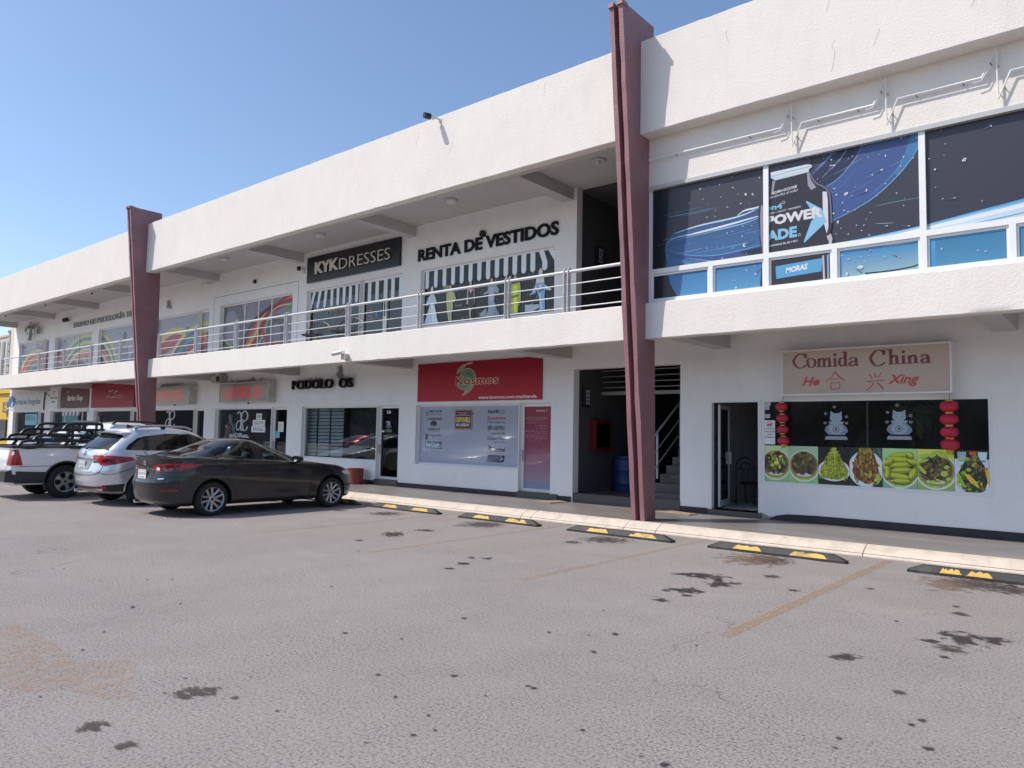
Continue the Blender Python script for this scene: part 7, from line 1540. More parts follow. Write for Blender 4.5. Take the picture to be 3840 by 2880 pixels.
def seats(root, rows, w_, hz, m=SEATM):
    o0 = origin_of(root)
    for y, xs, zseat in rows:
        for x in xs:
            X, Y, Z = o0.x+x, o0.y+y, o0.z+zseat
            st_ = MB().prism([(Y-.05, Z), (Y+.48, Z), (Y+.5, Z+.12), (Y+.08, Z+.14), (Y-.10, Z+.62), (Y-.20, Z+.64), (Y-.2, Z+.55)], X-w_/2, X+w_/2).build('seat', m, root)
            MB().prism([(Y-.19, Z+.68), (Y-.11, Z+.67), (Y-.10, Z+.78), (Y-.13, Z+.86), (Y-.19, Z+.87), (Y-.215, Z+.80)], X-.13, X+.13).tube([(X-.06, Y-.15, Z+.6), (X-.06, Y-.15, Z+.7)], .008, 6).tube([(X+.06, Y-.15, Z+.6), (X+.06, Y-.15, Z+.7)], .008, 6).build('headrest', m, st_)

def paint(name, col, metal, rough, back=(.012, .012, .013), coat=1.0):
    return mat(name, col, rough=rough, metal=metal, coat=coat, back=back)

# ---------------------------------------------------------------- dark grey sedan
def sedan(loc, name='grey_sedan', label='dark grey sedan parked nose-in, nearest of the parked vehicles', pname='graphite_paint', pcol=(.022, .022, .026), group='vehicles parked nose-in'):
    root = thing(name, label, 'car', loc, group); P = paint(pname, pcol, .6, .33, coat=.7)
    wf = [(-.95, .93), (-.3, .985), (.6, 1.0), (2.2, 1.0), (3.0, .97), (3.62, .90)]
    Lv = [level(-.62, 3.30, .70, .35, .4, .19), level(-.74, 3.44, .80, .45, .5, .21, wf=wf), level(-.90, 3.55, .872, .62, .75, [(-.9, .30), (0, .25), (2.7, .25), (3.5, .26)], wf=wf),
          level(-.945, 3.60, .890, .66, .85, [(-.94, .46), (.3, .42), (3.6, .44)], wf=wf), level(-.955, 3.60, .900, .66, .9, [(-.95, .62), (.3, .60), (3.6, .56)], 2.7, wf=wf), level(-.90, 3.57, .902, .62, .9, [(-.95, .79), (0, .81), (1.5, .79), (2.7, .75), (3.6, .67)], 2.7, wf=wf),
          level(-.88, 3.52, .888, .60, .95, [(-.9, .91), (-.2, .945), (1.2, .912), (2.4, .875), (3.0, .825), (3.55, .735)], 2.7, wf=wf), level(-.885, 3.40, .870, .56, .95, [(-.9, 1.015), (-.2, 1.035), (1.0, .99), (2.2, .945), (2.9, .885), (3.4, .775)], 2.7, wf=wf),
          level(-.90, 3.22, .850, .56, 1.0, [(-.9, 1.08), (-.5, 1.08), (0, 1.065), (1.0, 1.012), (2.1, .965), (2.8, .912), (3.25, .815)], 3.0, wf=wf), level(-.84, 2.85, .815, .60, 1.0, [(-.9, 1.095), (-.3, 1.092), (1.0, 1.036), (2.1, .988), (2.85, .90)], 3.0),
          level(-.66, 2.32, .772, .62, .95, [(-.66, 1.108), (-.2, 1.105), (1.0, 1.06), (2.0, 1.02), (2.3, .98)], 2.6), level(-.40, 1.98, .735, .62, .80, [(-.4, 1.17), (.5, 1.155), (1.6, 1.13), (2.0, 1.10)], 2.5), level(-.10, 1.62, .675, .60, .66, [(-.1, 1.245), (.8, 1.25), (1.6, 1.23)], 2.5),
          level(.20, 1.30, .595, .56, .5, [(.2, 1.352), (.7, 1.372), (1.3, 1.345)], 2.5), level(.32, 1.18, .52, .5, .42, [(.3, 1.395), (.75, 1.418), (1.2, 1.392)]), level(.46, 1.06, .34, .35, .3, [(.45, 1.425), (.75, 1.445), (1.05, 1.425)]), level(.66, .86, .10, .1, .1, 1.452)]
    V, F = skin_body(Lv); W_ = [(0, .315), (2.70, .315)]; c = Car(root, V, F, W_, .322, .60, P, WELL, .385)
    X = .8
    def win(nm, pts, m=CGLASS, d=(-1, 0, 0), inset=.03, mirror=True):
        n = len(pts); cx = sum(p[1] for p in pts)/n; cz = sum(p[2] for p in pts)/n; cxx = sum(p[0] for p in pts)/n
        inn = [(p[0]+(cxx-p[0])*.0, p[1]-(p[1]-cx)/max(.01, math.hypot(p[1]-cx, p[2]-cz))*inset, p[2]-(p[2]-cz)/max(.01, math.hypot(p[1]-cx, p[2]-cz))*inset) for p in pts] if abs(d[0]) > .5 else [(p[0]*(1-.07), p[1], cz+(p[2]-cz)*.82) for p in pts]
        c.patch(nm+'_seal', pts, d, TRIM, .003, hole=inn, mirror=mirror); c.patch(nm, pts, d, m, .006, mirror=mirror, cut=True)
    win('front_window', [(X, 1.84, .99), (X, 1.70, 1.10), (X, 1.48, 1.22), (X, 1.25, 1.305), (X, 1.07, 1.345), (X, 1.05, 1.03)])
    win('rear_window', [(X, .91, 1.045), (X, .88, 1.36), (X, .60, 1.355), (X, .36, 1.325), (X, .16, 1.27), (X, -.02, 1.195), (X, .0, 1.15), (X, .12, 1.085)])
    win('rear_windscreen', [(-.60, -.5, 1.13), (.60, -.5, 1.13), (.50, 0, 1.35), (-.50, 0, 1.35)], d=(0, 1, -.55), mirror=False, m=glass('tinted_screen', (.18, .2, .2)))
    win('windscreen', [(-.66, 2, 1.03), (.66, 2, 1.03), (.52, 1.3, 1.33), (-.52, 1.3, 1.33)], d=(0, -1, -.55), mirror=False)
    c.patch('rear_quarter_trim', [(X, 1.06, 1.02), (X, 1.08, 1.345), (X, .87, 1.362), (X, .90, 1.035)], (-1, 0, 0), TRIM, .005, mirror=True)
    c.finish()
    # lamps: a narrow lens sweeping round the corner
    dg = (-.55, 1, 0)
    c.patch('taillight', [(.30, -.93, .86), (.50, -.90, .83), (.72, -.78, .84), (.86, -.52, .875), (.875, -.24, .965), (.86, -.38, .985), (.82, -.58, .99), (.66, -.80, .985), (.46, -.9, .955), (.33, -.92, .915)], dg, RLIGHT, .007, .03, mirror=True)
    c.patch('lens_dark', [(.42, -.9, .86), (.62, -.85, .85), (.80, -.62, .865), (.80, -.62, .95), (.62, -.82, .955), (.46, -.9, .925)], dg, DLAMP, .010, .03, mirror=True); c.patch('reversing_lamp', [(.44, -.92, .86), (.53, -.9, .85), (.53, -.9, .905), (.44, -.9, .91)], dg, CLEAR, .013, .03, mirror=True); c.patch('lamp_ring', [(.60+.055*math.cos(k*.52), -.84, .905+.045*math.sin(k*.52)) for k in range(12)], dg, mat('lamp_grey', (.12, .1, .1), .2, .5), .013, .02, mirror=True)
    c.patch('reflector', [(.60, -.9, .475), (.80, -.65, .49), (.79, -.66, .515), (.60, -.9, .50)], dg, RLIGHT, .006, .03, mirror=True)
    # boot lid, bumper and plate
    y0 = c.project((0, .9), c.frame((0, 1, 0)), 0)
    c.ribbon('shut_line', [(-.66, -1, .80), (-.60, -1, .64), (-.45, -1, .575), (0, -1, .56), (.45, -1, .575), (.60, -1, .64), (.66, -1, .80)], (0, 1, 0), .012, TRIM); c.ribbon('shut_line', [(.70, -.9, .94), (.68, -.8, 1.0), (.64, -.6, 1.06)], (-.3, 1, -.3), .010, TRIM, mirror=True)
    c.ribbon('bumper_line', [(.62, -.9, .765), (.74, -.7, .74), (.88, -.35, .72), (.9, -.20, .70)], (-1, .5, 0), .010, TRIM, mirror=True)
    c.patch('plate_recess', [(-.34, -1, .69), (.34, -1, .69), (.36, -1, .875), (-.36, -1, .875)], (0, 1, 0), mat('recess_grey', (.045, .044, .047), .5, .4), .004); yp_ = min(c.project((x, .74), c.frame((0, 1, 0)), 0).y for x in (-.15, 0, .15)) if True else 0
    licence(root, c, yp_-.022, .775, 'SSJ-975-B', w_=.31, h=.155)
    c.patch('chrome_strip', [(-.40, -1, .885), (.40, -1, .885), (.38, -1, .902), (-.38, -1, .902)], (0, 1, 0), TRIM, .010, .03)
    c.patch('badge', [(.055*math.cos(k*.52), -1, .975+.045*math.sin(k*.52)) for k in range(12)], (0, 1, 0), CHROME, .012, .02); c.patch('badge_wing', [(-.03, -1, .99), (-.012, -1, .995), (0, -1, .972), (.012, -1, .995), (.03, -1, .99), (.006, -1, .95), (-.006, -1, .95)], (0, 1, 0), mat('badge_dark', (.05, .05, .05), .3, .5), .014, .02)
    c.patch('model_badge', [(.50, -1, .69), (.62, -1, .70), (.62, -1, .72), (.50, -1, .712)], (0, 1, 0), CHROME, .008, .02)
    o0 = origin_of(root)
    MB().prism_y([(-.56, 1.042), (.56, 1.042), (.52, 1.062), (-.52, 1.062)], -.90, -.72).build('x', P, root) if False else None
    sp = MB(); n = 16; v = []; f = []
    for i in range(n+1):
        x = -.62+1.24*i/n; yb_ = -.905+.10*abs(x/.62)**2.4; zc = 1.088-.012*abs(x/.62)**2
        v += [(o0.x+x, o0.y+yb_, o0.z+zc+.028), (o0.x+x, o0.y+yb_+.01, o0.z+zc+.004), (o0.x+x, o0.y+yb_+.22, o0.z+zc+.0), (o0.x+x, o0.y+yb_+.20, o0.z+zc+.016)]
    for i in range(n):
        for k in range(4): f.append((i*4+k, i*4+(k+1) % 4, (i+1)*4+(k+1) % 4, (i+1)*4+k))
    f += [(3, 2, 1, 0), (n*4, n*4+1, n*4+2, n*4+3)]; sp.add(v, f).build('spoiler', P, root, 40)
    # doors, sills, handles, mirror, arches
    for pts in ([(X, .98, 1.03), (X, 1.0, .80), (X, 1.06, .45), (X, 1.10, .29)], [(X, -.03, 1.19), (X, .04, 1.0), (X, .17, .82), (X, .36, .60), (X, .47, .40), (X, .55, .30), (X, .75, .28), (X, 1.10, .28)], [(X, 1.98, .96), (X, 2.12, .80), (X, 2.16, .50), (X, 2.12, .31), (X, 2.0, .28), (X, 1.1, .28)]): c.ribbon('shut_line', pts, (-1, 0, 0), .011, TRIM, mirror=True)
    c.ribbon('chrome_sill_trim', [(X, 1.84, .985), (X, 1.0, 1.028), (X, .12, 1.078)], (-1, 0, 0), .012, CHROME, .009, True)
    c.patch('sill', [(X, .42, .20), (X, 2.28, .20), (X, 2.24, .27), (X, .46, .27)], (-1, 0, 0), TRIM, .006, mirror=True)
    for y, hz_ in ((.28, .91), (1.26, .86)):
        c.patch('handle_cup', [(X, y+.14*math.cos(k*.52)*.6, hz_+.032*math.sin(k*.52)+.0) for k in range(12)], (-1, 0, 0), TRIM, .004, .03, mirror=True)
        for s_ in (-1, 1):
            xb = abs(c.project((Vector((s_*1, y, .87)).dot(c.frame((-s_, 0, 0))[1]), hz_), c.frame((-s_, 0, 0)), 0).x); MB().tube([(o0.x+s_*(xb+.004), o0.y+y-.11, o0.z+hz_), (o0.x+s_*(xb+.03), o0.y+y-.08, o0.z+hz_+.004), (o0.x+s_*(xb+.03), o0.y+y+.08, o0.z+hz_+.004), (o0.x+s_*(xb+.004), o0.y+y+.11, o0.z+hz_)], .014, 8).build('door_handle', P, root, smooth=40)
    for s_ in (-1, 1):
        v = []; f = []; n = 10
        mk = MB()
        for i in range(n+1):
            t = i/n; yy = 1.70+.17*t; sc = math.sqrt(max(.02, 1-(2*t-.9)**2*.8)) if t > .45 else 1
            for k in range(12): a_ = 6.283*k/12; v.append((o0.x+s_*(.955+.10*math.cos(a_)*sc), o0.y+yy+.02*math.cos(a_), o0.z+1.045+.068*math.sin(a_)*sc))
        for i in range(n):
            for k in range(12): f.append((i*12+k, i*12+(k+1) % 12, (i+1)*12+(k+1) % 12, (i+1)*12+k))
        f += [tuple(range(12)), tuple(n*12+k for k in range(12))]
        mm = mk.add(v, f).tube([(o0.x+s_*.80, o0.y+1.78, o0.z+.96), (o0.x+s_*.90, o0.y+1.78, o0.z+1.0)], .025, 8).build('door_mirror', P, root, 50); MB().lathe([(.085, 0), (0, -.002)], (0, 0, 0), 'y', 14, cap=False)
        MB().add([(o0.x+s_*(.955+.085*math.cos(6.283*k/14)), o0.y+1.695, o0.z+1.045+.055*math.sin(6.283*k/14)) for k in range(14)], [tuple(range(14))]).build('mirror_glass', mat('mirror_silver', (.7, .7, .7), .03, 1.0), mm)
        c.patch('headlight', [(s_*.60, 3.45, .66), (s_*.80, 3.0, .70), (s_*.86, 2.98, .76), (s_*.80, 3.15, .79), (s_*.62, 3.4, .74)], (-s_*.6, -1, 0), CLEAR, .006, .03)
    c.patch('front_grille', [(-.45, 3.6, .36), (.45, 3.6, .36), (.36, 3.6, .60), (-.36, 3.6, .60)], (0, -1, 0), TRIM, .006)
    for yy in (0, 2.70):
        for s_ in (-1, 1): wheel(root, s_*.785, yy, .315, .318, .232, .215, s_, mat('alloy_grey', (.42, .42, .44), .3, .8), 'ten')
    for s_ in (-1, 1): MB().box(o0.x+s_*.55-.09, o0.x+s_*.55+.09, o0.y-.80, o0.y-.5, o0.z+.22, o0.z+.235).build('x', TRIM, root) if False else None
    MB().tube([(o0.x-.45, o0.y-.86, o0.z+.235), (o0.x-.45, o0.y-.6, o0.z+.24)], .032, 12).build('exhaust', CHROME, root, smooth=40)
    MB().box(o0.x-.70, o0.x+.70, o0.y-.5, o0.y+3.1, o0.z+.24, o0.z+.30).build('floor_pan', WELL, root)
    seats(root, [(.42, (-.38, .38), .42), (1.30, (-.36, .36), .40)], .46, 0); MB().prism([(o0.y+1.75, o0.z+.55), (o0.y+2.15, o0.z+.55), (o0.y+2.15, o0.z+.93), (o0.y+1.85, o0.z+.95), (o0.y+1.72, o0.z+.88)], o0.x-.66, o0.x+.66).build('dashboard', SEATM, root)
    MB().tube([(o0.x-.36+.17*math.cos(k*.4), o0.y+1.62+.05*math.sin(k*.4), o0.z+.84+.16*math.sin(k*.4)) for k in range(17)], .014, 6).build('steering_wheel', SEATM, root)
    return root

# ---------------------------------------------------------------- silver crossover
def crossover(loc, label, col, metal, name='silver_crossover', rails=None, plate=None, tall=1.0):
    root = thing(name, label, 'car', loc, 'vehicles parked nose-in'); P = paint(name+'_paint', col, metal, .28)
    wf = [(-.95, .95), (-.3, .99), (.6, 1.0), (2.3, 1.0), (3.1, .97), (3.72, .90)]
    Lv = [level(-.60, 3.40, .72, .4, .4, .24), level(-.74, 3.55, .82, .5, .55, .27, wf=wf), level(-.88, 3.64, .895, .60, .8, [(-.9, .36), (0, .30), (3.6, .32)], wf=wf), level(-.935, 3.70, .920, .62, .9, [(-.93, .52), (.3, .50), (3.6, .50)], wf=wf), level(-.945, 3.70, .934, .60, .95, [(-.94, .70), (.3, .70), (3.6, .64)], 2.7, wf=wf),
          level(-.90, 3.66, .935, .56, .95, [(-.9, .86), (.5, .87), (2.4, .84), (3.6, .76)], 2.7, wf=wf), level(-.885, 3.58, .922, .54, .95, [(-.9, .98), (.5, .98), (2.4, .95), (3.5, .84)], 2.8, wf=wf), level(-.875, 3.40, .895, .52, .95, [(-.9, 1.07), (.5, 1.05), (2.2, 1.02), (3.3, .90)], 2.8, wf=wf),
          level(-.85, 2.95, .865, .50, .95, [(-.9, 1.13), (.5, 1.09), (2.2, 1.05), (2.95, .97)], 2.8, wf=wf), level(-.79, 2.40, .835, .48, .9, [(-.8, 1.19), (.5, 1.15), (2.2, 1.10), (2.4, 1.06)], 2.8), level(-.68, 2.05, .785, .46, .8, [(-.7, 1.30), (.5, 1.27), (2.0, 1.22)], 2.8), level(-.52, 1.70, .725, .44, .66, [(-.5, 1.42), (.6, 1.41), (1.7, 1.36)], 2.8), level(-.40, 1.42, .665, .42, .52, [(-.4, 1.515), (.5, 1.53), (1.4, 1.48)], 2.8),
          level(-.36, 1.25, .615, .42, .45, [(-.36, 1.575), (.4, 1.600), (1.25, 1.555)], 3.0), level(-.30, 1.12, .52, .40, .4, [(-.3, 1.603), (.4, 1.632), (1.1, 1.59)]), level(0, .9, .30, .3, .3, [(0, 1.63), (.4, 1.648), (.9, 1.63)]), level(.3, .6, .08, .1, .1, 1.652)]
    if tall != 1.0:
        for l_ in Lv:
            for p in l_: p.z *= tall
    V, F = skin_body(Lv); W_ = [(0, .35), (2.685, .35)]; c = Car(root, V, F, W_, .35, .62, P, WELL, .40); X = .8; o0 = origin_of(root); T_ = tall
    def win(nm, pts, m=CGLASSD, d=(-1, 0, 0), mirror=True):
        pts = [(p[0], p[1], p[2]*T_) for p in pts]
        n = len(pts); cx = sum(p[1] for p in pts)/n; cz = sum(p[2] for p in pts)/n
        inn = [(p[0], cx+(p[1]-cx)*.95, cz+(p[2]-cz)*.85) for p in pts] if abs(d[0]) > .5 else [(p[0]*.93, p[1], cz+(p[2]-cz)*.85) for p in pts]
        c.patch(nm+'_seal', pts, d, TRIM, .003, hole=inn, mirror=mirror); c.patch(nm, pts, d, m, .006, mirror=mirror, cut=True)
    win('rear_quarter_window', [(X, -.42, 1.165), (X, .02, 1.155), (X, .0, 1.44), (X, -.14, 1.41), (X, -.36, 1.25)])
    win('rear_window', [(X, .06, 1.155), (X, .98, 1.12), (X, .96, 1.50), (X, .5, 1.51), (X, .04, 1.45)]); win('front_window', [(X, 1.04, 1.12), (X, 2.02, 1.10), (X, 1.75, 1.25), (X, 1.40, 1.43), (X, 1.02, 1.50)], CGLASS)
    win('rear_windscreen', [(-.70, -.8, 1.17), (.70, -.8, 1.17), (.66, -.6, 1.34), (.58, -.45, 1.50), (-.58, -.45, 1.50), (-.66, -.6, 1.34)], glass('tinted_screen', (.18, .2, .2)), (0, 1, -.25), False); win('windscreen', [(-.70, 2, 1.13), (.70, 2, 1.13), (.56, 1.4, 1.50), (-.56, 1.4, 1.50)], CGLASS, (0, -1, -.5), False)
    c.patch('window_pillar', [(X, -.01, 1.15*T_), (X, .075, 1.15*T_), (X, .06, 1.455*T_), (X, -.02, 1.445*T_)], (-1, 0, 0), TRIM, .0065, mirror=True); c.patch('window_pillar', [(X, .96, 1.115*T_), (X, 1.06, 1.115*T_), (X, 1.04, 1.505*T_), (X, .94, 1.51*T_)], (-1, 0, 0), TRIM, .0065, mirror=True)
    c.finish(); dg = (-.6, 1, 0)
    Z = lambda pts: [(p[0], p[1], p[2]*T_) for p in pts]
    c.patch('taillight', Z([(.36, -.9, .985), (.60, -.88, .92), (.66, -.85, .85), (.74, -.80, .835), (.86, -.55, .87), (.905, -.20, .955), (.90, -.30, 1.02), (.80, -.62, 1.045), (.62, -.82, 1.05), (.42, -.88, 1.045)]), dg, RLIGHT, .008, .035, mirror=True)
    c.patch('lens_pale', Z([(.38, -.9, .985), (.58, -.88, .935), (.60, -.86, 1.0), (.42, -.88, 1.035)]), dg, mat('pink_lens', (.5, .12, .13), .12, coat=.8), .012, .03, mirror=True); c.patch('lens_dark', Z([(.68, -.82, .90), (.84, -.58, .92), (.88, -.32, .965), (.80, -.6, .985), (.68, -.8, .975)]), dg, DLAMP, .012, .03, mirror=True)
    c.patch('chrome_strip', Z([(-.44, -.9, .965), (.44, -.9, .965), (.42, -.9, .995), (-.42, -.9, .995)]), (0, 1, 0), CHROME, .014, .035, thick=.01)
    c.ribbon('shut_line', Z([(-.70, -.9, .90), (-.66, -.9, .72), (-.5, -.9, .645), (0, -.9, .63), (.5, -.9, .645), (.66, -.9, .72), (.70, -.9, .90)]), (0, 1, 0), .011, TRIM); c.ribbon('shut_line', Z([(.72, -.8, 1.05), (.74, -.75, 1.15)]), dg, .010, TRIM, mirror=True)
    c.patch('plate_recess', Z([(-.32, -.9, .74), (.32, -.9, .74), (.36, -.9, .94), (-.36, -.9, .94)]), (0, 1, 0), mat(name+'_recess', tuple(q*.45 for q in col), .5, metal*.5), .005)
    yy = min(c.project((x, .84*T_), c.frame((0, 1, 0)), 0).y for x in (-.15, 0, .15)); licence(root, c, yy-.022, .845*T_, plate or 'RX-012-B')
    c.patch('bumper_trim', Z([(-.78, -.8, .30), (0, -.9, .30), (.78, -.8, .30), (.78, -.8, .43), (.5, -.9, .40), (-.5, -.9, .40), (-.78, -.8, .43)]), (0, 1, 0), TRIM, .006); c.patch('bumper_trim', Z([(.70, -.8, .30), (.90, -.45, .31), (.90, -.42, .47), (.70, -.8, .43)]), (-1, .8, 0), TRIM, .007, .03, mirror=True); c.patch('skid_plate', Z([(-.52, -.9, .29), (.52, -.9, .29), (.46, -.9, .345), (-.46, -.9, .345)]), (0, 1, 0), mat('skid_grey', (.35, .35, .36), .4, .4), .011)
    c.patch('reflector', Z([(.56, -.9, .365), (.76, -.75, .37), (.76, -.75, .41), (.56, -.9, .40)]), dg, RLIGHT, .012, .03, mirror=True); c.ribbon('bumper_line', Z([(.68, -.9, .70), (.80, -.65, .66), (.93, -.25, .80)]), (-1, .6, 0), .010, TRIM, mirror=True)
    c.patch('badge', Z([(.055*math.cos(k*.52), -.9, 1.085+.05*math.sin(k*.52)) for k in range(12)]), (0, 1, 0), CHROME, .012, .02); c.patch('badge_bar', Z([(-.035, -1, 1.05), (-.02, -1, 1.05), (0, -1, 1.125), (.02, -1, 1.05), (.035, -1, 1.05), (.01, -1, 1.13), (-.01, -1, 1.13)]), (0, 1, 0), _M.get('badge_dark') or TRIM, .014, .02); c.patch('model_badge', Z([(.44, -.9, .895), (.62, -.9, .895), (.62, -.9, .925), (.44, -.9, .925)]), (0, 1, 0), CHROME, .008, .02); c.patch('drive_badge', Z([(.50, -.9, .70), (.60, -.9, .70), (.60, -.9, .716), (.50, -.9, .716)]), (0, 1, 0), CHROME, .008, .02)
    # roof spoiler, wiper, rails
    v = []; f = []; n = 18
    for i in range(n+1):
        x = -.62+1.24*i/n; e = abs(x/.62)**3; v += [(o0.x+x, o0.y-.56+.13*e, o0.z+(1.535-.03*e)*T_), (o0.x+x, o0.y-.54+.12*e, o0.z+(1.505-.03*e)*T_), (o0.x+x, o0.y-.36, o0.z+(1.50-.05*e)*T_), (o0.x+x, o0.y-.15, o0.z+(1.60-.07*e)*T_)]
    for i in range(n):
        for k in range(4): f.append((i*4+k, i*4+(k+1) % 4, (i+1)*4+(k+1) % 4, (i+1)*4+k))
    f += [(3, 2, 1, 0), (n*4, n*4+1, n*4+2, n*4+3)]; MB().add(v, f).build('spoiler', P, root, 40)
    MB().tube([(o0.x+.02, o0.y-.86, o0.z+1.17*T_), (o0.x+.10, o0.y-.84, o0.z+1.20*T_), (o0.x+.42, o0.y-.80, o0.z+1.21*T_)], [.022, .016, .006], 8).build('rear_wiper', TRIM, root, smooth=40)
    rm = rails or mat('silver_rail', (.55, .57, .60), .3, .7)
    for s_ in (-1, 1):
        rl = MB().tube([(o0.x+s_*.585, o0.y-.16, o0.z+1.60*T_), (o0.x+s_*.60, o0.y-.05, o0.z+1.655*T_), (o0.x+s_*.595, o0.y+.4, o0.z+1.675*T_), (o0.x+s_*.585, o0.y+.95, o0.z+1.655*T_), (o0.x+s_*.575, o0.y+1.10, o0.z+1.60*T_)], [.03, .024, .022, .022, .026], 8).build('roof_rail', rm, root, 40)
        MB().box(o0.x+s_*.585-.02, o0.x+s_*.585+.02, o0.y+.40, o0.y+.50, o0.z+1.60*T_, o0.z+1.67*T_).build('rail_foot', TRIM, rl)
    MB().prism([(o0.y-.08, o0.z+1.625*T_), (o0.y+.10, o0.z+1.635*T_), (o0.y-.06, o0.z+1.70*T_)], o0.x-.012, o0.x+.012).build('aerial', P, root)
    for pts in ([(X, 1.0, 1.12), (X, .99, .8), (X, 1.0, .45), (X, 1.0, .34)], [(X, -.05, 1.14), (X, .12, .95), (X, .42, .65), (X, .5, .42), (X, .62, .34), (X, 1.0, .335)], [(X, 2.05, 1.06), (X, 2.12, .9), (X, 2.1, .5), (X, 2.0, .34), (X, 1, .335)]): c.ribbon('shut_line', Z(pts), (-1, 0, 0), .011, TRIM, mirror=True)
    c.patch('sill', Z([(X, .42, .26), (X, 2.28, .26), (X, 2.24, .38), (X, .46, .38)]), (-1, 0, 0), TRIM, .006, mirror=True)
    for y in (.22, 1.2):
        for s_ in (-1, 1): MB().tube([(o0.x+s_*.925, o0.y+y-.1, o0.z+.99*T_), (o0.x+s_*.95, o0.y+y, o0.z+.995*T_), (o0.x+s_*.925, o0.y+y+.1, o0.z+.99*T_)], .015, 8).build('door_handle', P, root, smooth=40)
    for s_ in (-1, 1): MB().lathe([(.02, -.1), (.09, -.08), (.11, 0), (.09, .08), (.02, .1)], (o0.x+s_*1.0, o0.y+1.85, o0.z+1.15*T_), 'x', 12).build('door_mirror', P, root, 60)
    for yy_ in (0, 2.685):
        for s_ in (-1, 1): wheel(root, s_*.80, yy_, .35, .352, .24, .225, s_, mat('alloy_grey', (.42, .42, .44), .3, .8), 'ten')
    MB().box(o0.x-.75, o0.x+.75, o0.y-.5, o0.y+3.2, o0.z+.28, o0.z+.35).build('floor_pan', WELL, root); MB().tube([(o0.x-.5, o0.y-.86, o0.z+.28), (o0.x-.5, o0.y-.6, o0.z+.28)], .035, 12).build('exhaust', CHROME, root, smooth=40)
    seats(root, [(.35, (-.4, .4), .55), (1.30, (-.38, .38), .55)], .48, 0); MB().prism([(o0.y+1.8, o0.z+.7), (o0.y+2.2, o0.z+.7), (o0.y+2.2, o0.z+1.05), (o0.y+1.8, o0.z+1.05)], o0.x-.7, o0.x+.7).build('dashboard', SEATM, root)
    return root

